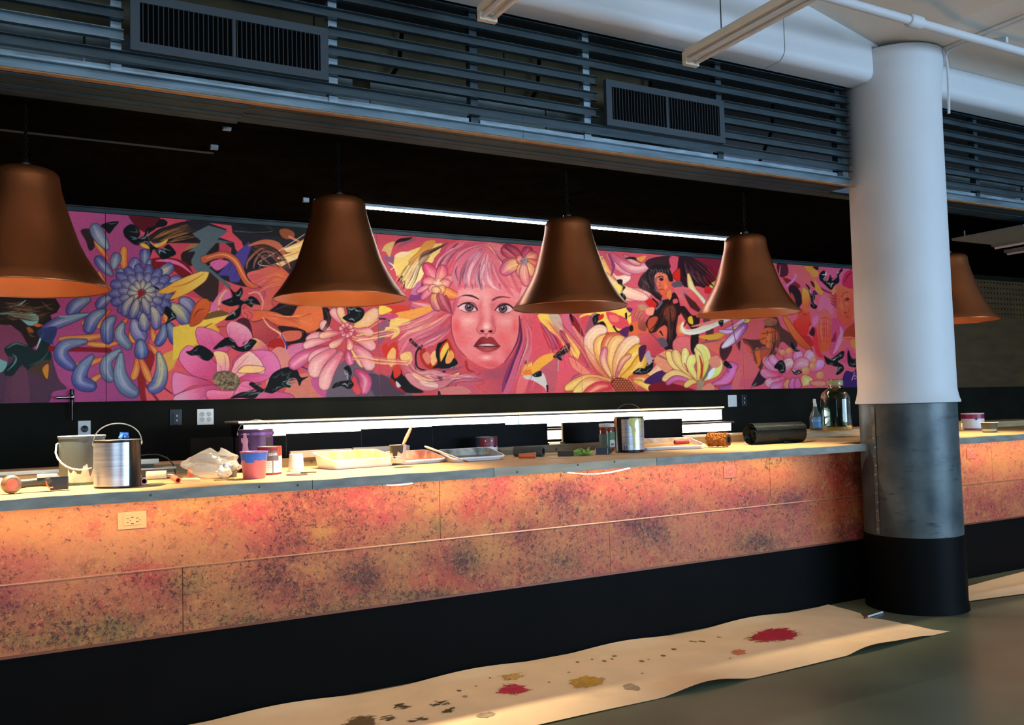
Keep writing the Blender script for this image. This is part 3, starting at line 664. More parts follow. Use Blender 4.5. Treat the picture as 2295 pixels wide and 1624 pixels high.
# ------------------------------------------------------------------ bell pendants
def make_bell(lit):
    k = .355/1.0
    out = [(.355,0),(.352,.012),(.322,.05),(.288,.10),(.255,.155),(.228,.21),(.204,.28),(.186,.335),(.171,.385),(.158,.43),(.1495,.465),(.1445,.50),(.141,.525),(.129,.542),(.108,.552),(.06,.558),(.0005,.56)]
    t = thing('pendant_lamp', 'bell', 'lamp')
    sh = MB().lathe(out, n=72).build('lamp_shade', m_copper, t, smooth=40)
    inn = [(.352,.001)]+[(max(r-.005, .0005), z-.004) for r, z in out[1:]]
    MB().lathe(inn, n=72).build('inner_lining', m_copper_in, t, smooth=60)
    MB().lathe([(.357,-.003),(.359,.002),(.356,.006),(.351,.002),(.352,-.003),(.357,-.003)], n=72).build('rim', m_copper, t, smooth=60)
    MB().lathe([(.028,.555),(.028,.58),(.016,.592),(.012,.60)], n=20, capt=True).build('cap', m_dk, t, smooth=40)
    MB().lathe([(.03,.545),(.03,.46),(.024,.45),(.0005,.45)], n=20).build('lamp_holder', m_bplast, t, smooth=40)
    bu = MB().lathe([(.014,.45),(.018,.435),(.034,.40),(.042,.365),(.036,.335),(.02,.318),(.0005,.312)], n=20).build('bulb', M('lit_bulb', (255,205,140), .4, var=0, emit=14) if lit else M('unlit_bulb', (190,185,175), .2, var=0), t, smooth=60)
    ch = MB(); nl = 12; z0 = .60; dz = .0222
    for i in range(nl):
        zc_ = z0+.004+i*dz; pts = []
        for a in range(13):
            th = 2*math.pi*a/12; u, w = .0075*math.cos(th), .016*math.sin(th)
            pts.append((u, 0, zc_+w) if i % 2 else (0, u, zc_+w))
        ch.tube(pts, .0026, 5)
    ch.build('chain', M('blackened_chain', (6,6,6), .6, spec=.1), t, smooth=60)
    return t
bells = [(-.035, True, 'nearest copper-brown bell lamp, cut by the left picture edge'), (1.462, True, 'copper-brown bell lamp over the yellow paint tray'),
         (2.935, False, 'unlit copper-brown bell lamp, dark inside, right of the painted face'), (4.415, True, 'copper-brown bell lamp left of the column'),
         (6.66, True, 'copper-brown bell lamp half hidden behind the column')]
src = {True: make_bell(True), False: make_bell(False)}; used = set()
for x, on, lb in bells:
    t = src[on] if on not in used else copy_tree(src[on]); used.add(on)
    t.location = (x, 4.6, 2.053); t['label'] = lb; t['group'] = 'bell pendant lamps in a row over the counter'
    t.rotation_euler.z = random.random()*6
    if on:
        k = {0:1.0,1:1.15,3:.5,4:.5}[[b[0] for b in bells].index(x)]
        for kind, e in (('POINT', 13), ('SPOT', 400)):
            l = bpy.data.lights.new('bell_bulb', kind); l.energy = e*k; l.color = (1, .80, .54); l.shadow_soft_size = .045
            if kind == 'SPOT': l.spot_size = math.radians(74); l.spot_blend = .9
            lo = bpy.data.objects.new('bell_bulb', l); COL.objects.link(lo); lo.location = (x, 4.6, 2.053+.295)
# ------------------------------------------------------------------ things on the counter
CT += .0008
def put(name, label, cat, x, y, back=0, Z=CT, group=None, turn=0):
    """thing standing on height Z; photo measure x, y of its front foot; local -Y looks to the room; returns thing, metres per pixel"""
    p = at(x, y, Z=Z); d = Vector((p.x, p.y)).normalized(); p.x += d.x*back; p.y += d.y*back
    if Z == CT and p.y+back > RY-.03: q = RY-.03-back; p.x *= q/p.y; p.y = q      # keep clear of the curb
    rz = math.atan2(-p.y, -p.x)+math.pi/2+turn
    return thing(name, label, cat, (p.x, p.y, Z), group, rz), mpp((p.x, p.y, Z+.05))
def ang(f): return math.radians(-90)+math.asin(max(-1, min(1, f)))   # f = -1..1 across the visible face
def sleeve(parent, name, r, z0, z1, f0, f1, m, n=20):
    return MB().lathe([(r,z0),(r,z1)], n=n, a0=ang(f0), a1=ang(f1)).build(name, m, parent, smooth=40)
def bail(parent, r, zear, htop, m, thick=.0025, tilt=0, mid=None, roll=0):
    pts = []
    for i in range(25):
        a = math.pi*i/24; x = -r*math.cos(a); h = htop*math.sin(a)**.9
        pts.append((x, h*math.sin(tilt), zear+h*math.cos(tilt)))
    q = Matrix.Rotation(roll, 3, 'Z')
    o = MB().tube([q @ Vector(p) for p in pts], thick, 6).build('bail_handle', m, parent, smooth=60)
    for s in (-1, 1): MB().lathe([(.011,0),(.009,.004),(.0001,.006)], q @ Vector((s*r*.985,0,zear)), 10, ax=q @ Vector((s,0,0))).build('handle_ear', m, parent, smooth=40)
    return o
def paint_can(name, label, x, y, wpx, hpx, body, lidm=None, group=None, Z=CT, open_top=False):
    p = at(x, y, Z=Z); r = wpx/2*mpp((p.x,p.y,Z+.05))
    t, s = put(name, label, 'paint can', x, y, r, Z, group); h = hpx*s
    MB().lathe([(r*.985,0),(r,.003),(r,.006),(r*.985,.009),(r*.985,h-.010),(r,h-.007),(r,h-.002),(r*.985,h)], n=40, capb=True).build('can_body', body, t, smooth=30)
    MB().lathe([(r*.985,h),(r*.9,h),(r*.88,h-.005),(r*.80,h-.005),(r*.79,h-.002),(.0005,h-.002)], n=40).build('can_lid', lidm or m_tin, t, smooth=30)
    return t, r, h, s
m_tin = M('tin_lid', (190,190,180), .3, .7, var=.1)
m_silver = M('brushed_silver_label', (176,182,190), .3, .65, var=.25, scale=5, stretch=(1,1,26))
m_wire = M('steel_wire', (190,188,180), .3, .8)
m_blacktin = M('black_can_enamel', (18,18,20), .3)
m_whitelab = M('white_label', (222,222,226), .45, var=.04)
m_blue = M('blue_masking_tape', (40,105,205), .5, var=.15, scale=20)

# grey bucket
p = at(185, 1087, Z=CT); s = mpp(p); r = 49*s
t, s = put('grey_bucket', 'white bucket smeared with grey paint, its handle hanging down, beside the silver can', 'bucket', 184, 1087, r); h = 107*s
mb_ = M('grey_smeared_bucket', (84,97,97), .45, var=.1, scale=4)
MB().lathe([(r*.93,0),(r*.95,.004),(r*.99,h*.95),(r*1.02,h*.955),(r*1.03,h)], n=48, capb=True).build('bucket_body', mb_, t, smooth=35)
MB().lathe([(r*1.03,h),(r*.98,h+.002),(r*.94,h-.004),(.0005,h-.004)], n=48).build('bucket_lid', m_white, t, smooth=35)
def drips(parent, name, rfn, za, zb, f0, f1, m, seed, n=46, jag=.35):
    rnd = random.Random(seed); b = MB(); top = []
    kn = [rnd.random() for _ in range(n//4+3)]
    for i in range(n+1):
        a = ang(f0+(f1-f0)*i/n); q = i/4; w = q-int(q); w = w*w*(3-2*w); k = zb-(zb-za)*jag*((kn[int(q)]*(1-w)+kn[int(q)+1]*w)*.9+.1*rnd.random())
        if 0 < i < n: top.append((a, k))
        else: top.append((a, za+(zb-za)*.2))
    for i in range(n):
        a, k = top[i]; a2, k2 = top[i+1]
        vs = []
        for aa, z in ((a,za),(a2,za),(a2,k2),(a,k)):
            rr = rfn(z); vs.append((rr*math.cos(aa), rr*math.sin(aa), z))
        b.add(vs, [(0,1,2,3)])
    return b.build(name, m, parent)
rf = lambda z: r*(.95+.04*z/h)+.0012
drips(t, 'pale_paint_drip', rf, h*.02, h*.44, -.62, .97, M('pale_dried_paint', (196,184,166), .6, var=.2, scale=18), 3, jag=.8)
drips(t, 'pale_paint_drip', rf, h*.30, h*.64, .62, .99, M('pale_dried_paint', (1,1,1)), 5, n=14, jag=.5)
MB().lathe([(rf(z_*h)+.0004, z_*h) for z_ in (0,.03,.055)], n=48).build('green_paint_rim', M('green_dried_paint', (88,110,80), .6, var=.5, scale=25), t, smooth=40)
pts = [(-r*1.0,-.004,h*.86),(-r*1.06,-.012,h*.84)]
for i in range(1, 13):
    a = math.pi*i/13; pts.append((-r*1.12*math.cos(a), -.016-r*.98*math.sin(a)*1.04, h*.84-.52*h*math.sin(a)**.8))
MB().tube(pts[:10], [.0045]*9+[.003], 8).build('bucket_handle', m_white, t, smooth=60)
# silver can
t, r, h, s = paint_can('silver_paint_can', 'black paint can with brushed silver label and raised wire handle, beside the grey bucket', 264, 1094, 100, 105, m_blacktin)
sleeve(t, 'silver_label', r+.0012, h*.04, h*.95, -.995, .47, m_silver, 36)
bail(t, r*1.04, h*.93, 44*s, m_wire, .0026, roll=math.radians(-12))
b = MB()
for i in range(5): b.tube([(.02+.012*math.cos(i), -.02+.012*math.sin(i*2.1), h+.009), (.03-.01*i*.4, -.01, h+.018+.003*i), (.045, .012*math.cos(i*1.3), h+.010+.004*i)], .006, 6)
tag(b.build('tape_crumple', m_blue, None), 'crumpled blue masking tape lying on the silver paint can', 'tape').matrix_world = Matrix.Translation(t.location) @ Matrix.Rotation(t.rotation_euler.z, 4, 'Z')

# angle tool
t, s = put('cordless_tool', 'dark cordless tool with a round orange-marked head, at the left end of the counter', 'power tool', 44, 1105)
m_tool = M('dark_green_grey_plastic', (62,62,50), .4, var=.2)
m_or = M('orange_plastic', (232,96,48), .4, var=.1); m_hd = M('worn_tan_metal', (150,112,80), .45, .2, var=.35, scale=20)
H = MB().lathe([(.0005,-.026),(17*s,-.026),(20*s,-.014),(21*s,0),(20*s,.012),(15*s,.02),(.0005,.02)], (-16*s,0,21*s), 28, ax=(.25,-1,.12)); H.build('tool_head', m_hd, t, smooth=35)
MB().lathe([(11.5*s,0),(11*s,.004),(.0005,.005)], (-14.5*s,-.021,21.5*s), 24, ax=(.25,-1,.12)).build('orange_cap', m_or, t, smooth=35)
MB().tube([(0,.02,20*s),(14*s,.022,21*s),(40*s,.024,22*s),(58*s,.026,24*s),(78*s,.028,23*s)], [11*s,10*s,10.5*s,14*s,13*s], 14).build('tool_body', m_tool, t, smooth=50)
MB().box((60*s,0,2*s),(98*s,.05,32*s),.006).build('battery_pack', m_bplast, t)
MB().box((34*s,.005,31*s),(76*s,.045,39*s),.005).build('slide_switch', M('white_tool_plastic', (225,222,210), .4), t)
MB().tube([(52*s,-.006,24*s),(54*s,-.012,14*s),(60*s,-.012,8*s),(66*s,-.008,9*s)], .003, 6).build('orange_stripe', m_or, t)
t, s = put('white_roll', 'white roll cut by the left picture edge, on the counter', 'roll', -9, 1087, .02)
MB().lathe([(12*s,0),(13*s,.003),(13*s,.03),(12*s,.033),(6*s,.033),(6*s,.0),(12*s,0)], n=24).build('tape_roll', m_white, t, smooth=30)

# roller bits
t, s = put('red_tube', 'small red and white cardboard tube in front of the black paint can', 'tube', 323, 1086)
m_redp = M('red_plastic', (206,48,40), .4); m_coral = M('coral_foam', (236,122,86), .7, var=.15, scale=30)
def hollow(parent, name, a, b_, r, m, ri=None, n=20, m2=None):
    a = Vector(a); b_ = Vector(b_); ri = ri or r*.68; L = (b_-a).length
    MB().lathe([(ri,0),(r,0),(r,L),(ri,L)], a, n, ax=b_-a).build(name, m, parent, smooth=40)
    MB().lathe([(ri,L),(ri,0)], a, n, ax=b_-a).build('core', m2 or m, parent, smooth=40)
    MB().lathe([(ri,L*.6),(.0003,L*.6)], a, n, ax=b_-a).build('core_end', m2 or m, parent)
hollow(t, 'tube_wall', (0,0,8*s), (-14*s,.08,8*s), 7*s, m_redp, m2=M('dark_red_core', (70,14,12), .6))
MB().lathe([(7.2*s,0),(7.4*s,.002),(5.6*s,.003)], (0,-.001,8*s), 20, ax=(0,-1,0)).build('white_ring', m_white, t, smooth=40)
t, s = put('cream_roller_cover', 'cream roller cover lying behind the red tube', 'roller', 350, 1074)
MB().lathe([(4*s,0),(9*s,0),(9.5*s,.004),(9.5*s,.094),(9*s,.098),(4*s,.098)], (22*s,.01,9.5*s), 24, ax=(-1,.12,0)).build('nap_sleeve', M('cream_nap', (205,200,170), .9, var=.1, scale=60, bump=.3, bscale=300), t, smooth=40)
MB().tube([(22*s,.01,9.5*s),(36*s,.008,8.5*s)], .004, 8).build('roller_rod', m_white, t)
t, s = put('coral_mini_roller', 'coral mini roller with a red end and cream stick, in front of the plastic bag', 'roller', 396, 1083)
hollow(t, 'foam_sleeve', (3*s,0,7*s), (-7*s,.06,12*s), 6.6*s, m_coral, m2=m_redp)
MB().tube([(10*s,.01,7*s),(30*s,.012,7*s),(44*s,.014,6*s),(50*s,.014,5*s)], [.007,.008,.009,.005], 10).build('handle', M('cream_wood', (235,215,165), .5), t, smooth=50)
t, s = put('stir_stick', 'pale wooden stir stick beside the red tube', 'stick', 358, 1085)
MB().box((-22*s,0,0),(28*s,.02,.006),.001).build('stick', M('pale_wood', (225,200,145), .6, var=.1, stretch=(1,9,9)), t)
t, s = put('coral_stub', 'small coral foam stub behind the coral mini roller', 'roller', 426, 1071)
MB().lathe([(2*s,0),(5*s,0),(5.5*s,.004),(5.5*s,.04),(5*s,.043),(2*s,.043)], (0,0,0), 18, capb=True).build('foam_stub', m_coral, t, smooth=40)
MB().cyl((0,0,.02),(0,0,.05), 1.6*s).build('stub_pin', m_redp, t)
# stack of grey lids and cable behind
t, s = put('grey_tray_stack', 'grey-blue plastic lid lying on a thin sheet behind the silver can', 'tray', 335, 1052, .02, CT+.0508)
m_gb = M('grey_blue_plastic', (120,140,150), .35, var=.1)
MB().box((-50*s,0,.028),(20*s,.10,.05),.004).build('plastic_lid', m_gb, t)
MB().box((-55*s,-.02,.0),(56*s,.12,.006)).build('thin_sheet', m_gb, t)
MB().box((-40*s,.01,.006),(10*s,.09,.028)).build('spacer', m_bplast, t)
cab = MB().tube([tuple(at(a, b_, Z=CT+.012)) for a, b_ in ((318,1068),(345,1064),(375,1060),(405,1058),(430,1060),(445,1066))], .004, 8)
tag(cab.build('grey_cable', M('grey_cable', (150,150,140), .4), smooth=60), 'grey cable running from the silver can to the plastic bag', 'cable')
cab = MB().tube([tuple(at(a, b_, Y=4.96)) for a, b_ in ((300,1022),(330,1018),(355,1018),(375,1026),(388,1040),(394,1060))], .0035, 8)
tag(cab.build('black_cable', m_bplast, smooth=60), 'black cable arching behind the grey plastic lid', 'cable')

# clear bag
t, s = put('plastic_bag', 'crumpled clear plastic bag with blue tape inside, left of the purple can', 'bag', 480, 1072, .06)
m_bag = M('clear_film', (235,235,225), .18, var=.05, alpha=.30, spec=1.0, bump=.9, bscale=16)
def bagpt(u, v, sx, sz, sy, seed, rough):
    a = 2*math.pi*u; z = v; e = math.sin(math.pi*min(.999, .03+.94*v))**.55
    n = 0
    for k in range(1, 5): n += math.sin(a*(k+1)+seed*k+v*7*k)*math.cos(v*9*k+seed+a*k)/k
    q = 1+rough*n
    return (sx*math.cos(a)*e*q, sy*math.sin(a)*e*q, sz*v*(1+rough*.5*math.sin(a*3+seed)))
MB().grid(lambda u, v: bagpt(u, v, 60*s, 62*s, .09, 1.3, .17), 34, 15).build('bag_film', m_bag, t)
MB().grid(lambda u, v: tuple(Vector(bagpt(u, v, 16*s, 26*s, .03, 4.1, .3))+Vector((22*s,-.075,.002))), 24, 10).build('bag_knot', M('white_film', (238,236,226), .3, var=.05, alpha=.75, bump=.8, bscale=30), t)
MB().tube([(12*s,-.03,24*s),(24*s,-.032,30*s),(36*s,-.03,25*s)], [.006,.010,.006], 8).build('blue_tape', m_blue, t, smooth=40)
MB().lathe([(.028,0),(.034,.058)], (36*s,.0,0), 20, capb=True).build('grey_cup', M('smoke_cup', (90,88,80), .4), t, smooth=40)
t, s = put('wood_scrap', 'scrap of torn cardboard under the knot of the plastic bag', 'scrap', 500, 1076)
MB().prism([(-20*s,-.008),(-6*s,-.014),(14*s,-.012),(24*s,.0),(20*s,.016),(2*s,.012),(-14*s,.014)], lambda u, v, d: (u, v+.02, d), 0, .005).build('scrap_sheet', M('kraft_scrap', (190,150,90), .8, var=.2), t)

# purple can
t, r, h, s = paint_can('purple_paint_can', 'dark purple paint can with lilac drip, behind the pink tub', 574, 1058, 78, 94, M('purple_label', (52,30,82), .35, var=.12, scale=3))
sleeve(t, 'label_band', r+.0008, h*.86, h*.93, -.97, .9, M('violet_band', (74,44,110), .35), 30)
b = MB(); m_lil = M('lilac_paint', (186,150,196), .45, var=.08)
for zz, f0, f1 in ((.92,-.66,-.50),(.80,-.68,-.48),(.80,-.80,-.42),(.72,-.80,-.40),(.66,-.70,-.44),(.40,-.76,-.34),(.22,-.82,-.30),(.02,-.98,-.2)):
    b.v += [((r+.0016)*math.cos(ang(f)), (r+.0016)*math.sin(ang(f)), h*zz) for f in (f0, (f0+f1)/2, f1)]
for i in range(7): b.f += [(3*i,3*i+1,3*i+4,3*i+3),(3*i+1,3*i+2,3*i+5,3*i+4)]; b.mi += [0,0]
b.build('lilac_drip', m_lil, t)
tx = wrap_text(text('lettering', 'DEE', .034, m_whitelab, t, (0,0,h*.36), rz=math.radians(-8), depth=.0003), r)
tx.location.z = h*.36
for i in range(6):
    sleeve(t, 'small_print', r+.0016, h*.885, h*.90, -.78+i*.075, -.73+i*.075, m_whitelab, 2)
sleeve(t, 'dark_swirl', r+.0012, h*.55, h*.80, .62, .88, M('label_dark', (30,26,40), .4), 6)
bail(t, r*1.03, h*.90, 30*s, m_wire, .0012, roll=math.radians(10))
# pink tub
p = at(571, 1072, Z=CT); s = mpp(p)
t, s = put('pink_paint_tub', 'translucent tub of pink paint with blue tape round its rim, before the purple can', 'tub', 570, 1073, 24*s)
h = 60*s
MB().lathe([(23.5*s,0),(24.5*s,.003),(28.5*s,h),(31*s,h),(31*s,h-.004),(29.5*s,h-.004)], n=36, capb=True).build('tub_wall', M('pink_tub', (212,108,116), .35, var=.06, scale=5), t, smooth=35)
MB().lathe([(27.6*s,h),(23*s,h*.9),(.0005,h*.9)], n=36).build('paint', M('pink_paint', (226,130,130), .3), t, smooth=35)
tp = MB()
for i in range(40):
    a0 = 2*math.pi*i/40; a1 = 2*math.pi*(i+1)/40
    lo = h*(.60 if 24 < i < 30 or 12 < i < 15 else .68+.02*math.sin(i*1.7))
    vs = []
    for a, z in ((a0,lo),(a1,lo),(a1,h+.002),(a0,h+.002)):
        rr = (24.5+4*z/h)*s+(.0035 if z > h*.9 else .0015); vs.append((rr*math.cos(a), rr*math.sin(a), z))
    tp.add(vs, [(0,1,2,3)])
tp.build('tape_band', m_blue, t, smooth=40)
# red and white quart can
t, r, h, s = paint_can('red_white_paint_can', 'small paint can with red top band and white label, right of the pink tub', 605, 1064, 53, 62, M('dull_red_can', (140,30,34), .4))
sleeve(t, 'white_label', r+.0008, h*.07, h*.70, -.99, .99, m_whitelab, 30)
sleeve(t, 'red_corner', r+.0010, h*.66, h*.96, .62, .99, M('bright_red', (206,44,36), .4), 10)
sleeve(t, 'maroon_corner', r+.0010, h*.66, h*.96, -.99, .1, M('maroon_print', (112,28,40), .4), 14)
sleeve(t, 'grey_banner', r+.0014, h*.50, h*.86, -.3, .72, M('grey_print', (92,82,88), .4), 20)
wrap_text(text('lettering', 'BEHR', .02, m_whitelab, t, (0,0,h*.72), rz=math.radians(16), depth=.0003), r+.001).location.z = h*.72
for z in (.42,.34,.27): sleeve(t, 'small_print', r+.0014, h*z, h*(z+.012), -.2, .85, M('grey_line', (150,150,160), .5), 12)
sleeve(t, 'grey_drip', r+.0018, h*.05, h*.52, .22, .28, M('dark_drip', (60,66,70), .5), 3)
# paper cup
p = at(664, 1055, Z=CT); s = mpp(p)
t, s = put('paper_cup', 'white paper cup upside down on the counter, right of the red and white can', 'cup', 664, 1056, 16*s); h = 38*s
MB().lathe([(16.5*s,0),(17*s,.002),(16.8*s,h*.3),(14.8*s,h),(13.4*s,h),(13*s,h-.004),(.0005,h-.004)], n=30).build('cup_wall', m_white, t, smooth=35)
MB().lathe([(17.2*s,.001),(17.8*s,.003),(17.2*s,.006)], n=30).build('rolled_rim', m_white, t, smooth=50)
t, s = put('stained_lid', 'stained lid and thin rod lying in front of the paper cup', 'lid', 666, 1064, .02)
MB().lathe([(.0005,0),(24*s,0),(25*s,.003),(22*s,.005),(.0005,.004)], n=30).build('lid_disc', M('stained_tin', (96,80,70), .4, .4, var=.5, scale=14), t, smooth=35)
MB().tube([(8*s,.0,.010),(30*s,.03,.008),(42*s,.05,.006)], .0035, 6).build('thin_rod', M('dark_rod', (60,50,40), .5), t)

# paint trays
m_tray = M('white_tray_plastic', (226,226,230), .35, var=.04)
def rrect(w, d, r, n=5):
    pts = []
    for cx_, cy_, a0 in ((w/2-r,-d/2+r,-90),(w/2-r,d/2-r,0),(-w/2+r,d/2-r,90),(-w/2+r,-d/2+r,180)):
        for i in range(n+1):
            a = math.radians(a0+90*i/n); pts.append((cx_+r*math.cos(a), cy_+r*math.sin(a)))
    return pts
def tray(label, xl, xr, yf, D, H, plastic, paint, smear, depth=.6, name='paint_tray'):
    a = at(xl, yf[0], Z=CT); b_ = at(xr, yf[1], Z=CT); L = (b_-a).length
    t = thing(name, label, 'paint tray', ((a.x+b_.x)/2, (a.y+b_.y)/2+D/2, CT), 'paint trays on the counter', math.atan2(b_.y-a.y, b_.x-a.x))
    Hf, Hb = H
    hz = lambda y: Hf+(Hb-Hf)*(y/D+.5)
    def shell(rings, nm, m):
        b = MB(); k = None
        for w, d, r_, e, top in rings:
            pts = rrect(w, d, r_); k = len(pts); b.v += [(x, y, (hz(y)+e) if top else e) for x, y in pts]
        for j in range(len(rings)-1):
            for i in range(k): b.f.append((j*k+i, j*k+(i+1) % k, (j+1)*k+(i+1) % k, (j+1)*k+i)); b.mi.append(0)
        b.f.append(tuple((len(rings)-1)*k+i for i in range(k))); b.mi.append(0)
        return b.build(nm, m, t, smooth=35)
    def ringshell(rings, nm, m):
        o = shell(rings, nm, m); bm = bmesh.new(); bm.from_mesh(o.data)
        bmesh.ops.delete(bm, geom=[f for f in bm.faces if len(f.verts) > 4], context='FACES_ONLY'); bm.to_mesh(o.data); bm.free(); return o
    ringshell([(L-.02,D-.02,.03,-.005,1),(L,D,.035,-.007,1),(L+.002,D+.002,.036,-.001,1),(L-.006,D-.006,.034,.001,1),(L-.02,D-.02,.03,0,1)], 'tray_rim', plastic)
    shell([(L-.018,D-.018,.03,0,1),(L-.05,D-.05,.025,.001,0)], 'tray_wall', plastic)
    shell([(L-.0205,D-.0205,.03,.0003,1),(L-.034,D-.034,.028,-.012,1),(L-.07,D-.07,.025,.006,0)], 'tray_inside', smear)
    pool = MB().prism(rrect(L-.06, D-.06, .02), lambda u, v, d: (u, v, .003 if d == 0 else depth*hz(v)*(.75+.25*math.sin(u*31+v*20))), 0, 1)
    pool.build('paint', paint, t, smooth=40)
    return t, L
def smear(name, c1, c2): return M(name, c1, .35, var=0, scale=16, rgb2=c2)
tray('white paint tray full of pale yellow paint, left of the trays', 738, 886, (1054,1043), .28, (.05,.092), m_tray, M('pale_yellow_paint', (244,220,104), .3), smear('yellow_smear', (238,206,70), (240,226,140)))
tr2, L2 = tray('paint tray of orange and coral paint holding the brush cup', 893, 997, (1043,1035.5), .23, (.024,.072), m_tray, M('orange_paint', (222,128,84), .3, var=.2, scale=8), smear('orange_smear', (205,96,66), (238,190,150)))
tray('paint tray smeared with dark grey paint, right of the orange tray', 1012, 1133, (1037,1029), .21, (.024,.072), m_tray, M('dark_grey_paint', (70,80,74), .35, var=.5, scale=9), smear('grey_smear', (66,74,68), (190,190,178)))
t4, L4 = tray('paint tray with red and ochre paint, left of the fuzzy roller', 1452, 1593, (1010,1004), .27, (.024,.072), m_tray, M('ochre_paint', (196,140,50), .4, var=.3, scale=8), smear('ochre_smear', (170,120,50), (205,195,180)))
b = MB().lathe([(.010,0),(.0165,.004),(.0165,.1),(.015,.104)], (.04,-.03,.045), 18, ax=(1,-.15,.02)); tag(b.build('red_roller', M('red_roller', (176,40,30), .5, var=.2, scale=30), smooth=40), 'small red roller lying in the ochre paint tray', 'roller').matrix_world = Matrix.Translation(t4.location) @ Matrix.Rotation(t4.rotation_euler.z, 4, 'Z')
o = bpy.data.objects['red_roller']; MB().lathe([(.017,0),(.017,.006),(.010,.006),(.010,-.02),(.0003,-.02)], (.143,-.0455,.047), 18, ax=(1,-.15,.02)).build('roller_end', m_tin, o, smooth=40)
# dark cup with brush, long brush
t = thing('brush_cup', 'cup crusted with black paint standing in the orange tray', 'cup', tuple(at(897, 1037, Z=CT+.026)+Vector((0,.03,0))))
s = mpp(t.location); h = 40*s
MB().lathe([(16*s,0),(16.5*s,.002),(19*s,h),(18*s,h),(15.5*s,h*.2),(.0005,h*.2)], n=28, capb=True).build('cup_wall', M('pinkish_cup', (196,170,160), .4, var=.1), t, smooth=35)
t.rotation_euler.z = math.atan2(-t.location.y, -t.location.x)+math.pi/2
drips(t, 'black_paint_crust', lambda z: (16.2+3*z/h)*s+.001, h*.98, h*.2, -.99, .6, M('black_crust', (24,24,22), .5, bump=.4), 12, jag=.75)
for z in (.22,.34): MB().lathe([((16.3+3*z)*s,h*z),((17+3*z)*s,h*(z+.02)),((16.3+3*z)*s,h*(z+.04))], n=28).build('cup_ring', M('pinkish_cup', (1,1,1)), t, smooth=40)
br = thing('paint_brush', 'paint brush with pale wooden handle leaning in the black-crusted cup', 'brush', t.location, rz=t.rotation_euler.z)
d = Vector((.50,.10,1)).normalized(); o0 = Vector((-.006,.004,.030))
MB().tube([o0+d*k for k in (h*.75,h*1.0,h*1.25,h*1.5,h*1.75,h*1.95)], [.006,.009,.010,.0095,.008,.004], 10).build('handle', M('pale_brush_wood', (206,168,116), .5, var=.1), br, smooth=50)
MB().tube([o0, o0+d*h*.5, o0+d*h*.78], [.010,.013,.010], 10).build('bristle_head', M('black_crust', (1,1,1)), br, smooth=50)
lb = thing('long_brush', 'long thin brush resting across the orange and grey paint trays', 'brush', (0,0,0))
pa, pb = at(951, 998, Y=4.42), at(1043, 1033, Y=4.20)
pb = at(1040, 1031, Z=CT+.052); pa = at(952, 1000, Y=pb.y+.22); v = pb-pa
MB().tube([pa, pa+v*.1, pa+v*.25, pa+v*.5, pa+v*.98], [.004,.0065,.0055,.0038,.003], 10).build('handle', M('pink_stained_wood', (222,178,150), .5, var=.15), lb, smooth=50)
MB().tube([pa+v*.97, pa+v*1.04, pa+v*1.12], [.004,.006,.002], 8).build('bristle_head', M('brown_bristle', (110,84,56), .8), lb, smooth=50)
# maroon / white quart can behind the grey tray
t, r, h, s = paint_can('maroon_paint_can', 'small maroon and white paint can behind the grey paint tray', 1091, 1012, 44, 44, M('navy_side', (40,62,92), .4), Z=CT)
sleeve(t, 'maroon_band', r+.0008, h*.5, h*.97, -.55, .98, M('maroon_print', (1,1,1)), 24)
sleeve(t, 'white_label', r+.0010, h*.05, h*.52, -.85, .98, m_whitelab, 28)
for f in (-.15,.42): sleeve(t, 'white_mark', r+.0014, h*.78, h*.84, f, f+.1, m_whitelab, 3)
for z in (.64,.70): sleeve(t, 'small_print', r+.0014, h*z, h*(z+.015), -.25, .5, M('pink_line', (150,80,100), .5), 12)
sleeve(t, 'dark_tab', r+.0014, h*.49, h*.56, .62, .9, m_bplast, 5)
# grey roller tube with orange handle
t, s = put('grey_roller_tube', 'dark grey hollow roller tube lying on the counter behind the orange grip', 'roller', 1200, 1023, .02)
hollow(t, 'tube_wall', (18*s,-.02,11.5*s), (-46*s,.06,11.5*s), 11.5*s, M('dark_felt', (74,76,70), .9, var=.15, bump=.2, bscale=200), ri=7.5*s, m2=M('felt_core', (34,36,36), .9))
t, s = put('orange_grip', 'orange brush grip with a metal end, in front of the grey roller tube', 'handle', 1184, 1027)
MB().tube([(-22*s,.0,6*s),(-19*s,.0,6*s),(-12*s,.0,6*s),(-2*s,0,6.4*s),(12*s,0,6.6*s),(15*s,0,6.6*s)], [4*s,6*s,5.2*s,6*s,6.4*s,6*s], 14).build('grip', M('burnt_orange', (206,92,44), .45, var=.15), t, smooth=50)
MB().lathe([(6.6*s,0),(6.8*s,.004),(5*s,.006),(.0003,.006)], (15*s,0,6.6*s), 16, ax=(1,-.1,0)).build('ferrule', m_tin, t, smooth=40)
for x, y, L, a, lb_ in ((1245,1019,.13,.0,'upper of two wooden shims lying right of the grey roller tube'),(1253,1026,.14,.05,'lower of two wooden shims at the counter edge')):
    t, s = put('wooden_shim', lb_, 'shim', x, y, turn=a, group=None)
    MB().prism([(-L/2,0),(L/2,.004),(L/2,.03),(-L/2,.034)], lambda u, v, d: (u, v, d*(1-.5*(u > 0))), 0, .007).build('shim_wedge', M('pale_pine', (214,170,116), .6, var=.15, stretch=(1,8,8)), t)
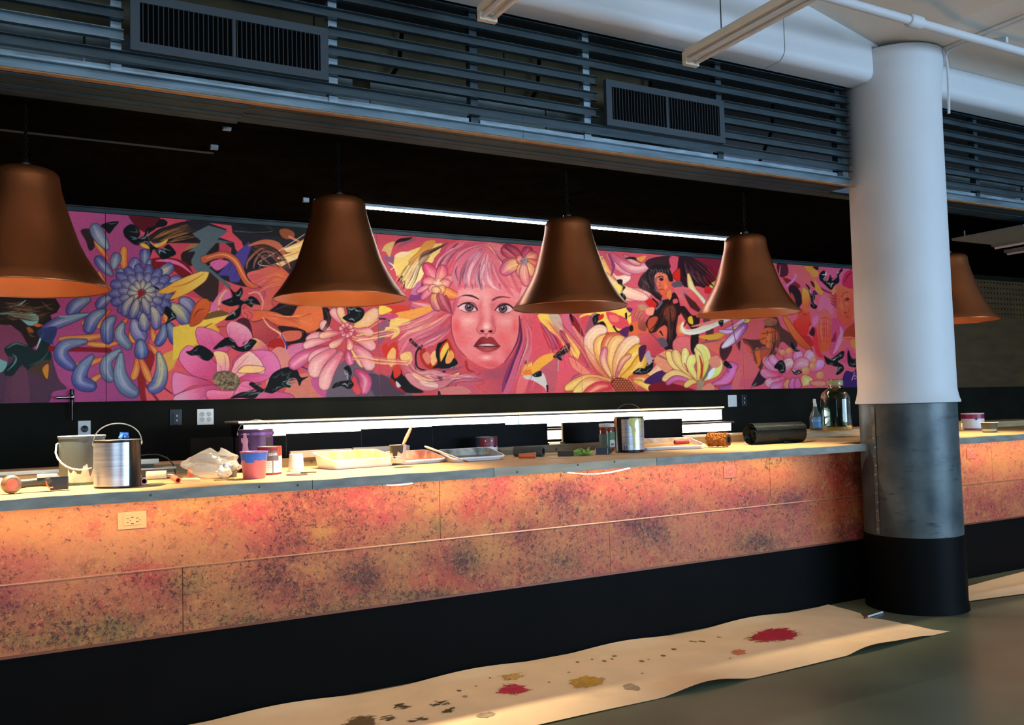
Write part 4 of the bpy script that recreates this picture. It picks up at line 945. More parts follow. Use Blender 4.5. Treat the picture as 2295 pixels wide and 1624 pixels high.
# block, gloves, black box
t, s = put('dark_block', 'dark brown sanding block partly under the green gloves', 'block', 1270, 1022)
MB().box((-20*s,0,0),(16*s,.05,12*s),.003).build('block_body', M('dark_brown_block', (58,42,30), .7), t); MB().box((-20*s,-.001,0),(16*s,.05,.002)).build('abrasive_face', m_bplast, t)
t, s = put('green_gloves', 'crumpled green work gloves with black palms at the counter edge', 'gloves', 1305, 1021, .01)
m_gl = M('lime_green_knit', (128,160,70), .8, var=.25, scale=30, bump=.3, bscale=200)
MB().grid(lambda u, v: tuple(Vector(bagpt(u, v, 17*s, 11*s, .035, 2.2, .16))+Vector((8*s,.03,.001))), 22, 8).build('palm', m_gl, t, smooth=50)
for i, (x0, z0, x1, z1, x2, z2) in enumerate(((0,8,-10,12,-22,9),(-2,6,-14,9,-24,5),(0,4,-12,5,-20,2.5),(10,10,14,14,15,18.5),(4,10,-2,14,-9,15))):
    MB().tube([(x0*s,.02-.006*i,z0*s),(x1*s,.0+.006*i,z1*s),(x2*s,-.004+.008*i,z2*s)], [3.4*s,3*s,2.2*s], 8).build('finger', m_gl, t, smooth=60)
MB().grid(lambda u, v: tuple(Vector(bagpt(u, v, 15*s, 9*s, .02, 5.2, .2))+Vector((-2*s,.055,.006))), 16, 6).build('black_palm', m_bplast, t, smooth=50)
t, s = put('black_case', 'small black case with pale edge lines, in front of the red-topped jar', 'case', 1352, 1018)
MB().prism([(-18*s,0),(12*s,0),(20*s,4*s),(20*s,10*s),(12*s,15.5*s),(-18*s,15.5*s)], lambda u, v, d: (u, d, v), 0, .05).build('case_body', M('navy_black', (24,26,36), .45), t)
for x in (-17,10): MB().tube([(x*s,-.0012,1*s),(x*s,-.0012,14.5*s)], .0012, 5).build('edge_line', m_wplast, t)
# jar
p = at(1363, 1012, Z=CT); s = mpp(p)
t, s = put('spice_jar', 'jar of red-brown powder with white lid and green label, left of the silver paint can', 'jar', 1361, 1010, 18*s); h = 60*s; r = 17.6*s
MB().lathe([(r*.93,0),(r,.004),(r,h*.72),(r*.96,h*.80),(r*.9,h*.86)], n=32, capb=True).build('jar_body', M('red_brown_powder', (150,62,36), .18, var=.2, scale=9, coat=.6), t, smooth=40)
MB().lathe([(r*.96,h*.87),(r*.98,h*.88),(r*.98,h*.985),(r*.94,h),(.0005,h)], n=32).build('jar_lid', m_wplast, t, smooth=35)
sleeve(t, 'label_back', r+.0008, h*.10, h*.62, -.99, .05, M('grey_green_label', (96,118,108), .5), 18)
sleeve(t, 'label_front', r+.0010, h*.10, h*.68, .14, .99, M('green_label', (84,142,104), .5, var=.15), 16)
sleeve(t, 'white_sticker', r+.0014, h*.14, h*.40, .36, .94, m_wplast, 10); sleeve(t, 'blue_print', r+.0017, h*.20, h*.28, .50, .82, M('blue_print', (70,110,160), .5), 6)
# silver can 2
t, r, h, s = paint_can('drip_paint_can', 'tall silver paint can with yellow drips, in front of the lit ledge', 1412, 1014, 66, 79, m_blacktin)
sleeve(t, 'silver_label', r+.0012, h*.07, h*.93, -.52, .985, m_silver, 36)
m_yd = M('dried_yellow_paint', (206,200,110), .5, var=.15, scale=30, bump=.3, bscale=150)
def dripline(parent, pts, r, m):
    b = MB(); k = len(pts)
    for z, f0, f1 in pts: b.v += [((r)*math.cos(ang(f)), (r)*math.sin(ang(f)), z) for f in (f0, (2*f0+f1)/3, (f0+2*f1)/3, f1)]
    for i in range(k-1):
        for j in range(3): b.f.append((4*i+j, 4*i+j+1, 4*i+j+5, 4*i+j+4)); b.mi.append(0)
    return b.build('paint_drip', m, parent)
dripline(t, [(h*.96,.02,.62),(h*.86,-.04,.42),(h*.78,-.03,.36),(h*.72,.12,.36),(h*.62,.18,.44),(h*.54,.16,.40),(h*.40,.26,.34),(h*.28,.24,.36),(h*.20,.26,.40),(h*.15,.34,.37)], r+.0024, m_yd)
dripline(t, [(h*.95,.60,.78),(h*.84,.66,.76),(h*.6,.68,.72)], r+.0024, m_yd)
for i in range(7): sleeve(t, 'barcode_bar', r+.0016, h*.09, h*.19, -.46+i*.055, -.46+i*.055+(.02 if i % 2 else .032), m_bplast if i % 3 else M('pale_bar', (200,204,206), .5), 2)
bail(t, r*1.03, h*.9, 36*s, m_wire, .0011, roll=math.radians(6))
sleeve(t, 'yellow_edge', r+.0014, h*.70, h*.97, -.995, -.80, M('ochre_crust', (170,110,40), .6, var=.3), 5)
# fuzzy roller cover
t, s = put('fuzzy_roller_cover', 'shaggy orange-brown roller cover in front of the mesh roll', 'roller', 1613, 1002, .03, turn=.0)
m_fz = M('orange_brown_nap', (176,110,40), .95, var=.4, scale=60, bump=.6, bscale=260)
R_ = 15*s; ax0 = Vector((-26*s,.05,R_*1.12)); ax1 = Vector((20*s,-.03,R_*1.12)); dv = (ax1-ax0); L = dv.length; q = Vector((0,0,1)).rotation_difference(dv.normalized())
rnd = random.Random(4); J = [[rnd.random() for _ in range(40)] for _ in range(25)]
def fz(u, v):
    a = 2*math.pi*u; i = int(round(u*40)) % 40; j = int(round(v*24)); k = J[j][i]
    rr = R_*(.86+.24*k)*(1 if 0 < j < 24 else .8)
    return tuple(ax0 + q @ Vector((rr*math.cos(a), rr*math.sin(a), L*v+.006*(k-.5))))
MB().grid(fz, 40, 24).build('nap', m_fz, t)
MB().lathe([(R_*.86,0),(R_*.5,.002),(R_*.5,-.03),(.0003,-.03)], ax1, 24, ax=dv).build('end_core', M('dark_brown_core', (60,34,16), .8), t, smooth=40)
# mesh roll
t, s = put('mesh_roll', 'roll of dark wire mesh lying along the counter left of the column', 'roll', 1700, 997, 0, turn=0)
t.rotation_euler.z = math.radians(-4); r = 26*s; L = .47
def mesh_mat():
    m = M('dark_wire_mesh', (40,50,50), .3, .45, var=.2, scale=8); nt = m.node_tree; b = nt.nodes['Principled BSDF']
    tc = nt.nodes.new('ShaderNodeTexCoord'); wv = []
    for axis in ('X', 'Z'):
        w = nt.nodes.new('ShaderNodeTexWave'); w.bands_direction = axis; w.inputs['Scale'].default_value = 38; nt.links.new(tc.outputs['Object'], w.inputs[0]); wv.append(w)
    mx = nt.nodes.new('ShaderNodeMath'); mx.operation = 'MAXIMUM'; nt.links.new(wv[0].outputs['Fac'], mx.inputs[0]); nt.links.new(wv[1].outputs['Fac'], mx.inputs[1])
    bp = nt.nodes.new('ShaderNodeBump'); bp.inputs['Strength'].default_value = .9; bp.inputs['Distance'].default_value = .004; nt.links.new(mx.outputs[0], bp.inputs['Height']); nt.links.new(bp.outputs[0], b.inputs['Normal']); return m
m_mesh = mesh_mat()
sp = MB(); turns = 4; n = 30*turns; prof = []
for i in range(n+1):
    a = 2*math.pi*i/30; rr = r*(.25+.75*i/n); prof.append((rr*math.cos(a+1.2), rr*math.sin(a+1.2)))
prof = [(-y*1.0, x) for x, y in prof]
prof += [(prof[-1][0]+.02*k, -r+max(0, prof[-1][1]+r)*(1-.25*k)) for k in range(1, 1)]
zmin = min(z for _, z in prof)
def mr_(u, v):
    i = min(n, int(round(v*n))); y, z = prof[i]; rnd_ = random.Random(i*7); e = .012*rnd_.random() if u == 0 else 0
    return (L*u-e, y+r, z-zmin+.0008)
sp.grid(mr_, 10, n).build('rolled_mesh', m_mesh, t, smooth=50)
MB().lathe([(r*.24,.012),(.0003,.012)], (0,r,r), 16, ax=(1,0,0)).build('roll_core', m_bplast, t)
MB().grid(lambda u, v: (L*.5+L*.85*u, r*.5-.05*v+.10*u, .003+.0015*math.sin(7*u+3*v)+.03*max(0, .5-u)*(v > .9)), 8, 4).build('loose_flap', m_mesh, t)
# ledge: spray bottle, jug, paper
LZ2 = CT+.05
p = at(1833, 964, Z=LZ2); s = mpp(p)
t, s = put('spray_bottle', 'clear spray bottle with blue label and white nozzle, left of the glass jug', 'bottle', 1829, 964, 12*s, LZ2)
MB().lathe([(12.5*s,0),(13.5*s,.004),(13.5*s,28*s),(11*s,36*s),(6.5*s,43*s),(5*s,50*s),(4.6*s,53*s)], n=28, capb=True).build('bottle_body', M('smoky_plastic', (76,92,92), .15, var=.1, coat=.5), t, smooth=50)
sleeve(t, 'blue_label', 13.7*s+.0006, 6*s, 30*s, -.45, .99, M('blue_label', (70,140,206), .4, var=.2, scale=20), 16)
wrap_text(text('lettering', 'Clear', .028, m_wplast, t, (0,0,22*s), rz=math.radians(18), depth=.0004, shear=.2), 13.8*s+.001).location.z = 22*s
MB().tube([(0,0,52*s),(0,0,58*s),(-1*s,0,64*s),(-1*s,0,70*s)], [4.2*s,3.6*s,3.4*s,3*s], 12).build('spray_head', m_wplast, t, smooth=40)
MB().tube([(0,-.004,62*s),(0,-5*s,60*s),(0,-6*s,54*s)], [2*s,1.6*s,1.2*s], 8).build('trigger', m_wplast, t, smooth=40)
p = at(1876, 964, Z=LZ2); s = mpp(p)
t, s = put('glass_jug', 'large clear glass jug with amber liquid at its bottom, beside the column', 'jug', 1876, 966, 32*s, LZ2+.001)
jp = [(30,0),(32.5,3),(33,12),(33,70),(32,78),(29,85),(22,91),(16,95),(14,98),(14.5,101),(16,104),(16.5,112),(15,114.5),(13,114.5)]
def glass_mat():
    m = bpy.data.materials.new('thin_clear_glass'); m.use_nodes = True; nt = m.node_tree; b = nt.nodes['Principled BSDF']; o = nt.nodes['Material Output']
    tr_ = nt.nodes.new('ShaderNodeBsdfTransparent'); tr_.inputs[0].default_value = (.80,.86,.78,1)
    gl = nt.nodes.new('ShaderNodeBsdfGlossy'); gl.inputs['Roughness'].default_value = .04
    fr = nt.nodes.new('ShaderNodeFresnel'); fr.inputs[0].default_value = 1.5
    nz = nt.nodes.new('ShaderNodeTexNoise'); nz.inputs['Scale'].default_value = 9; bp = nt.nodes.new('ShaderNodeBump'); bp.inputs['Strength'].default_value = .15; nt.links.new(nz.outputs[0], bp.inputs['Height'])
    nt.links.new(bp.outputs[0], gl.inputs['Normal'])
    mx = nt.nodes.new('ShaderNodeMixShader'); ml = nt.nodes.new('ShaderNodeMath'); ml.operation = 'MULTIPLY'; ml.inputs[1].default_value = .45; nt.links.new(fr.outputs[0], ml.inputs[0]); nt.links.new(ml.outputs[0], mx.inputs[0]); nt.links.new(tr_.outputs[0], mx.inputs[1]); nt.links.new(gl.outputs[0], mx.inputs[2])
    nt.links.new(mx.outputs[0], o.inputs[0]); nt.nodes.remove(b); return m
m_glass = glass_mat()
MB().lathe([(a*s, b_*s) for a, b_ in jp]+[((a-1.2)*s, b_*s+.002) for a, b_ in jp[::-1][1:]], n=48).build('jug_glass', m_glass, t, smooth=50)
MB().lathe([(31*s,.005),(31.5*s,.02),(31.5*s,9*s),(.0005,9*s)], n=40, capb=True).build('amber_liquid', M('amber_liquid', (190,140,60), .15, var=.1), t, smooth=40)
MB().lathe([(17*s,101*s),(17.5*s,103*s),(17.5*s,111*s),(16.6*s,113*s)], n=36).build('lip_band', M('yellowish_glass', (170,170,110), .12, alpha=.7), t, smooth=40)
t, s = put('paper_offcut', 'white paper offcut on the ledge beside the column', 'paper', 1930, 964, .02, LZ2+.001)
MB().prism([(-22*s,0),(18*s,-.01),(22*s,.06),(-16*s,.07)], lambda u, v, d: (u, v, d+.004*(u > 0)), 0, .001).build('paper_sheet', m_whitelab, t)
# right of the column
t, r, h, s = paint_can('white_maroon_paint_can', 'white paint can with maroon band on the counter right of the column', 2181, 962, 48, 36, M('white_can', (225,222,220), .4), Z=CT)
sleeve(t, 'maroon_band', r+.0008, h*.66, h*.93, -.98, .98, M('magenta_maroon', (146,24,76), .4), 26)
sleeve(t, 'maroon_foot', r+.0008, 0, h*.06, -.98, .98, M('magenta_maroon', (1,1,1)), 26)
sleeve(t, 'dark_mark', r+.0014, h*.58, h*.72, .22, .38, m_bplast, 4)
p = at(2213, 963, Z=CT); s = mpp(p)
t, s = put('dark_bowl', 'small dark green tub with pale rim beside the white and maroon can', 'tub', 2218, 969, 14*s); h = 22*s
MB().lathe([(14*s,0),(14.5*s,.003),(17*s,h),(18.4*s,h),(18.4*s,h+.003),(16*s,h+.003),(13.5*s,h*.4),(.0005,h*.4)], n=30, capb=True).build('tub_wall', M('dark_green_tub', (66,72,58), .35, var=.15), t, smooth=35)
MB().lathe([(18.5*s,h-.001),(19*s,h+.002),(17*s,h+.005)], n=30).build('tub_rim', m_wplast, t, smooth=40)
sleeve(t, 'paint_stripe', 15*s+.001, h*.12, h*.40, -.95, .9, M('pale_green_smear', (150,152,132), .6), 16)
t, s = put('amber_jar', 'amber jar half hidden behind the column, on the right counter', 'jar', 2150, 964, .03)
MB().lathe([(9*s,0),(10*s,.003),(10*s,16*s),(8.5*s,18*s),(8.5*s,20*s),(.0005,20*s)], n=24, capb=True).build('jar_body', M('amber_glass', (196,140,50), .2, coat=.5), t, smooth=35)
MB().lathe([(9*s,18*s),(9*s,21*s),(.0005,21.4*s)], n=24).build('jar_lid', M('amber_lid', (150,110,50), .4), t, smooth=35)

# ------------------------------------------------------------------ paper on the floor
m_kraft = M('kraft_paper', (224,194,154), .75, var=.06, scale=5, bump=.06, bscale=12)
fe = lambda x: .5+.5*math.sin(x*5.1+.6)
def pz(x, y, x1):
    v = (4.42-y)/.92
    z = .003+.004*(.5+.5*math.sin(3.1*x+2*v))
    z += .028*max(0, v-.72)/.28*max(0, math.sin(x*4.6+.4)+.25*math.sin(x*11))
    z += .022*max(0, .14-v)/.14*max(0, .4+.6*math.sin(x*6.2+1.2))
    return z
pp1 = thing('floor_paper', 'long strip of paint-stained kraft paper along the foot of the bar', 'paper', (0,0,0))
nx, ny = 150, 22
jr = random.Random(3); jag = [jr.uniform(-.012,.012) for _ in range(ny+1)]
def fp(u, v):
    xe = 4.86+.012*math.sin(v*9)+jag[int(round(v*ny))]*(1 if .3 < v < .7 else .2)+(.06*(v-.9)/.1 if v > .9 else 0)-(.05*math.exp(-((v-.42)/.1)**2))
    x = -1.2+(xe+1.2)*u; y = 4.40-(.895+.012*math.sin(x*2.2))*v-(0 if v else 0)
    return (x, y, pz(x, y, xe))
MB().grid(fp, nx, ny).build('paper_sheet', m_kraft, pp1, smooth=60)
def stain_mat(name, rgb, cover):
    m = M(name, rgb, .45, var=.2, scale=30); nt = m.node_tree; b = nt.nodes['Principled BSDF']
    g = nt.nodes.new('ShaderNodeNewGeometry'); n = nt.nodes.new('ShaderNodeTexNoise'); n.inputs['Scale'].default_value = 55; n.inputs['Detail'].default_value = 5
    n.inputs['Roughness'].default_value = .7
    mp = nt.nodes.new('ShaderNodeMapping'); mp.inputs['Scale'].default_value = (.45, 1, 1); nt.links.new(g.outputs['Position'], mp.inputs[0]); nt.links.new(mp.outputs[0], n.inputs[0]); r = nt.nodes.new('ShaderNodeMapRange')
    r.inputs[1].default_value = 1-cover-.04; r.inputs[2].default_value = 1-cover+.06; fa = nt.nodes.new('ShaderNodeVertexColor'); fa.layer_name = 'fade'; ad = nt.nodes.new('ShaderNodeMath'); ad.operation = 'MULTIPLY_ADD'; ad.inputs[1].default_value = .42
    of = nt.nodes.new('ShaderNodeMath'); of.operation = 'ADD'; of.inputs[1].default_value = -.24; nt.links.new(n.outputs[0], of.inputs[0])
    nt.links.new(fa.outputs['Alpha'], ad.inputs[0]); nt.links.new(of.outputs[0], ad.inputs[2])
    nt.links.new(ad.outputs[0], r.inputs[0]); nt.links.new(r.outputs[0], b.inputs['Alpha']); return m
def stain(name, x0, y0, x1, y1, m, seed, jag=.35):
    a = at((x0+x1)/2, (y0+y1)/2, Z=0); hw = abs(at(x1, (y0+y1)/2, Z=0).x-at(x0, (y0+y1)/2, Z=0).x)/2*1.0; hd = abs(at((x0+x1)/2, y0, Z=0).y-at((x0+x1)/2, y1, Z=0).y)/2
    rnd = random.Random(seed); n = 48; b = MB(); ph = [rnd.uniform(0, 6.3) for _ in range(4)]; rr = [1+jag*.5*(math.sin(2*6.283*i/n+ph[0])*.5+math.sin(3*6.283*i/n+ph[1])*.4+math.sin(5*6.283*i/n+ph[2])*.3)-.08*rnd.random() for i in range(n)]
    vs = [(a.x, a.y)]
    for k in (.62, 1.12):
        for i in range(n):
            t_ = 2*math.pi*i/n; vs.append((a.x+hw*k*rr[i]*math.cos(t_)+.12*hw*math.sin(t_), a.y+hd*k*rr[i]*math.sin(t_)))
    b.v = [(x, y, pz(x, y, 0)+.0016) for x, y in vs]
    for i in range(n):
        b.f += [(0, 1+i, 1+(i+1) % n), (1+i, 1+n+i, 1+n+(i+1) % n, 1+(i+1) % n)]; b.mi += [0, 0]
    o = b.build(name, m, pp1); ca = o.data.color_attributes.new('fade', 'FLOAT_COLOR', 'POINT')
    for i in range(len(vs)): k = .86 if i == 0 else .62 if i <= n else .0; ca.data[i].color = (1, 1, 1, k)
    return o
sr = stain_mat('crimson_stain', (176,36,58), .62); sr2 = stain_mat('red_stain', (190,50,70), .56); sy = stain_mat('ochre_stain', (196,148,52), .6)
so_ = stain_mat('orange_stain', (206,120,84), .58); sg = stain_mat('grey_stain', (158,140,116), .7); sd = stain_mat('olive_speckle', (84,68,40), .44)
sb_ = stain_mat('brown_smear', (112,90,62), .62)
stain('crimson_stain', 1648, 1406, 1824, 1444, sr, 1, .25); stain('orange_stain', 1628, 1455, 1685, 1471, so_, 2)
stain('ochre_stain', 1262, 1514, 1368, 1547, sy, 3); stain('ochre_stain', 1108, 1508, 1190, 1531, stain_mat('pale_ochre_stain', (204,164,92), .54), 4)
stain('red_stain', 1095, 1532, 1205, 1564, sr2, 5); stain('grey_stain', 1393, 1533, 1438, 1550, sg, 6); stain('grey_stain', 1066, 1598, 1112, 1614, sg, 7)
for i, q in enumerate(((866,1574,936,1597),(946,1567,1022,1588),(838,1600,900,1622),(902,1604,975,1624),(980,1586,1036,1604))): stain('olive_speckle', *q, sd, 10+i, .5)
stain('brown_smear', 745, 1606, 865, 1640, sb_, 20)
rnd = random.Random(9)
for i in range(26):
    x = rnd.uniform(960, 1640); yb = 1487-(x-1147)*.185; y = yb+rnd.uniform(25, 80); w = rnd.uniform(2.5, 7)
    stain('paint_spot', x-w, y-w*.4, x+w, y+w*.4, M('brown_spot', (120,96,70), .6) if i % 3 else M('grey_spot', (150,136,116), .6), 40+i, .3)
# white stick
t = thing('white_stick', 'short white stick with a red tip at the torn paper end by the column', 'stick', tuple(at(1940, 1387, Z=0)))
e = at(1978, 1373, Z=0)-at(1940, 1387, Z=0); e.z = 0
MB().tube([Vector((0,0,.012)), e*.1+Vector((0,0,.012)), e+Vector((0,0,.006))], .006, 8).build('stick', m_white, t, smooth=40)
MB().tube([Vector((0,0,.012))-e*.06, e*.1+Vector((0,0,.012))], .0066, 8).build('red_tip', M('dark_red_tip', (130,40,30), .5), t, smooth=40)
# second paper
pl = [at(2168, 1312, Z=0), at(2168, 1352, Z=0)]
p2_ = thing('floor_paper', 'sheet of clean kraft paper on the floor right of the column', 'paper', (0,0,0))
A, B = at(2140, 1322, Z=0), at(2166, 1350, Z=0)
yb_, yf_ = at(2295, 1288, Z=0).y, at(2295, 1366, Z=0).y
def fp2(u, v):
    x0 = A.x+(B.x-A.x)*v; y0 = A.y+(B.y-A.y)*v; y1 = 4.38+(3.70-4.38)*v
    x = x0+(9.5-x0)*u; w = min(1, u*2.2); y = y0+(y1-y0)*w
    return (x, y, .003+.006*(.5+.5*math.sin(x*3+v*3))+.05*max(0, .75-abs(v-.62)*2.4-.3)*min(1, max(0,u)*3))
print('paper2', A, B, yb_, yf_)
MB().grid(fp2, 60, 16).build('paper_sheet', m_kraft, p2_, smooth=60)
# ------------------------------------------------------------------ the mural: flat paint on panels, worked out stroke by stroke
PT = Paint(-12, 462, 1950, 452)
A_, B_, C_, D_ = (0,460,.28319), (400,460,.28319), (800,460,.28319), (1200,460,.28319)
E_, F_ = (1540,500,.25862), (960,520,.20935)
P, K, T, G, X = PT.poly, PT.stroke, PT.petal, PT.blob, PT.splash
PT.c[:] = (198, 84, 92)
# --- left part: blue chrysanthemum
PT.to(*A_)
P([(-60,-20),(1300,-20),(1250,700),(1100,1640),(-60,1640)], (140,66,110), smooth=False)
P([(1050,-20),(1750,-20),(1750,700),(1300,640),(1180,420),(1120,240)], (176,68,84))
P([(1030,60),(1260,90),(1230,190),(1150,215),(1060,150)], (82,20,28))
P([(-60,930),(80,960),(160,990),(230,1090),(300,1150),(400,1150),(430,1260),(470,1380),(530,1450),(420,1480),(350,1580),(-60,1600)], (76,50,66))
P([(-60,960),(110,965),(190,1040),(220,1110),(120,1120),(60,1180),(60,1240),(-60,1240)], (112,56,78))
P([(110,1340),(210,1300),(230,1580),(90,1580)], (100,58,76), op=.7)
P([(60,1380),(110,1370),(100,1580),(40,1580)], (92,54,70), op=.7)
# dark wing
P([(-60,725),(440,735),(480,800),(450,850),(400,870),(420,930),(330,950),(330,1020),(290,1110),(240,1140),(170,1010),(90,950),(-60,940)], (38,28,24), smooth=False)
for a, b in (((30,770),(180,760)),((60,800),(240,770)),((100,830),(420,780)),((180,870),(400,850)),((200,960),(260,980)),((220,1000),(280,1040)),((330,760),(430,830)),((60,880),(140,900))):
    K([a, ((a[0]+b[0])/2, (a[1]+b[1])/2+14), b], 1, (104,76,54), 1, 4, op=.7)
K([(80,800),(150,790),(210,750)], 1, (120,140,140), 1, 5)
P([(140,850),(260,850),(310,895),(285,945),(225,950),(165,905),(60,860)], (108,146,146)); K([(-20,860),(100,850),(160,830)], 2, (96,130,130), 1, 6)
P([(275,935),(330,945),(310,965),(275,955)], (200,92,40))
P([(230,960),(270,1000),(240,1010),(215,985)], (150,80,40), op=.8)
P([(40,1130),(130,1085),(220,1110),(285,1150),(330,1060),(370,985),(445,975),(440,1030),(400,1100),(405,1210),(360,1265),(240,1310),(180,1265),(150,1290),(100,1350),(35,1340),(45,1290),(95,1240),(110,1200),(60,1190)], (26,40,40))
K([(290,1140),(330,1040),(370,990),(440,975)], 1, (130,165,165), 2, 7); K([(60,1130),(130,1095),(210,1115)], 2, (74,98,96), 1, 4)
K([(100,1180),(130,1210),(110,1260),(60,1310)], 1, (84,108,106), 1, 5); K([(230,1270),(330,1230),(390,1150)], 1, (50,66,64), 1, 6)
P([(-20,1220),(30,1230),(60,1250),(30,1310),(-20,1320)], (104,136,136))
P([(230,1295),(380,1220),(392,1290),(375,1385),(300,1340)], (72,52,42)); P([(340,1290),(385,1260),(378,1370),(350,1340)], (206,112,44))
# upper right feathers and grey shape
P([(1150,285),(1240,200),(1330,165),(1430,135),(1560,120),(1720,130),(1720,460),(1600,480),(1470,470),(1440,380),(1600,310),(1440,300),(1300,300)], (44,30,30))
for a, b, w in (((1210,270),(1420,190),10),((1260,290),(1500,220),10),((1330,300),(1560,250),9),((1300,240),(1500,160),7),((1450,370),(1590,310),10),((1380,180),(1640,150),6)):
    K([a, ((a[0]+b[0])/2, (a[1]+b[1])/2-14), b], 1, (150,112,60) if w > 8 else (104,64,60), 1, w, op=.85)
    K([a, ((a[0]+b[0])/2, (a[1]+b[1])/2+8), b], .6, (20,14,14), .6, 2)
P([(1115,300),(1190,320),(1260,300),(1330,270),(1300,310),(1200,345),(1130,330)], (206,152,52))
P([(1190,430),(1340,415),(1480,460),(1530,560),(1470,590),(1380,520),(1300,470),(1230,520)], (112,24,28))
K([(1240,440),(1330,440),(1430,470),(1520,540)], 3, (200,100,140), 2, 9)
P([(1640,185),(1720,180),(1720,290),(1640,300),(1600,370),(1560,430),(1600,500),(1680,470),(1720,520),(1700,560),(1620,520),(1560,520),(1515,450),(1545,370),(1490,370),(1580,300)], (86,102,106))
P([(1500,640),(1560,600),(1720,520),(1720,740),(1660,760),(1560,700)], (58,40,38))
# red stems and stripes
K([(400,1135),(640,1140),(870,1150)], 12, (112,26,34), 10); K([(480,760),(560,790),(740,770)], 2, (150,50,80), 2)
P([(1140,1130),(1225,1190),(1190,1330),(1150,1430),(1165,1580),(1130,1580),(1095,1440),(1090,1250)], (128,34,36)); K([(1150,1420),(1210,1490),(1270,1570)], 7, (120,40,60), 5); K([(1280,1430),(1360,1490)], 4, (110,36,60), 3)
P([(1290,1190),(1400,1120),(1420,950),(1560,940),(1720,960),(1720,1120),(1560,1130),(1440,1160),(1370,1290),(1310,1310)], (190,140,66), (214,158,66), ((1300,1250),(1700,1000)))
# black and grey splash top
X([(980,190),(1040,150),(1095,180),(1110,230),(1090,265),(1140,240),(1165,180),(1220,170),(1270,110),(1325,130),(1310,165),(1230,185),(1170,240),(1180,290),(1230,330),(1280,345),(1330,310),(1370,340),(1395,385),(1350,410),(1290,430),(1250,390),(1215,350),(1190,405),(1180,330),(1130,290),(1100,315),(1060,310),(1010,270),(985,240)], n=9, hl=((130,146,146),(160,172,172)))
X([(800,160),(860,135),(940,130),(905,180),(865,225),(830,190)], n=1)
P([(640,200),(720,190),(740,260),(750,330),(710,360),(680,280)], (42,30,30))
VB, VG, VY, OR = (72,72,124), (138,136,156), (190,170,110), (204,116,64)
# orange undersides
for pth, w in (([(860,430),(800,350),(750,270)],46),([(1010,590),(980,450),(985,320)],62),([(880,830),(790,900),(780,980)],60),([(950,1000),(700,1050),(455,1060)],56),([(1000,1070),(850,1105),(680,1095)],46),([(850,1200),(740,1240),(590,1270)],52),([(830,1330),(760,1370),(720,1410)],50),([(1090,1180),(1080,1300),(1050,1385)],62),([(1100,1180),(1150,1300),(1195,1405)],62),([(1020,880),(960,960),(900,1030)],50),([(1040,960),(1040,1040),(1070,1090)],46),([(1200,950),(1215,1030),(1230,1090)],50),([(1170,1090),(1220,1140),(1240,1180)],44),([(1270,760),(1310,860),(1320,930)],54),([(920,700),(830,620),(780,520)],34),([(700,900),(660,930),(700,960)],34)):
    T(pth, w, (176,84,52), OR, (90,40,40), hi=(226,150,90))
# outer petals
for pth, w, c in (([(860,350),(790,250),(735,145)],105,0),([(895,560),(820,480),(760,405)],86,1),([(900,510),(915,440),(935,378)],84,0),([(985,590),(960,540),(955,500)],74,0),([(1040,585),(1060,500),(1085,415)],94,2),([(1150,470),(1150,400),(1150,345)],88,1),([(1190,540),(1180,480),(1190,425)],42,3),
    ([(1245,560),(1310,515),(1375,472)],92,3),([(1310,640),(1370,600),(1440,575)],74,2),([(1420,740),(1480,780),(1535,850)],110,2),([(1350,780),(1430,850),(1490,945)],118,3),
    ([(720,735),(610,790),(545,875)],110,1),([(890,720),(820,760),(770,820)],86,1),([(840,830),(740,900),(690,1020)],112,1),([(700,860),(560,900),(440,940),(330,1000)],90,1),([(915,880),(850,960),(860,1105)],108,1),
    ([(980,925),(950,1030),(1040,1140)],92,0),([(1055,900),(1090,1000),(1150,1075)],118,2),([(1300,935),(1290,1030),(1235,1115)],82,1),([(1330,925),(1370,1010),(1395,1105)],94,1),
    ([(695,1075),(520,1110),(490,1200),(600,1300)],120,1),([(740,1185),(650,1300),(640,1400),(770,1440)],128,1),([(960,1140),(850,1230),(850,1330),(900,1390)],104,0),([(960,1165),(950,1330),(1000,1440),(1100,1500)],130,0),([(1255,1160),(1280,1300),(1250,1420),(1170,1460)],118,3),([(1110,1060),(1120,1140),(1125,1220)],112,1)):
    cs = [((92,96,122),(128,138,148)),(VB,(112,122,140)),((96,86,134),(146,136,160)),((88,86,138),(176,166,124))][c]
    T(pth, w, cs[1], cs[0], (34,32,60), hi=(158,160,166) if c != 3 else (196,182,120), vein=(52,50,88))
K([(300,1000),(340,980),(440,985)], 2, (60,76,100), 4); P([(300,1000),(360,970),(440,960),(450,1010),(420,1090),(440,1110),(360,1080),(310,1040)], (44,52,92), op=.9)
K([(470,880),(590,880),(700,860)], 2, (110,130,140), 2, 8)
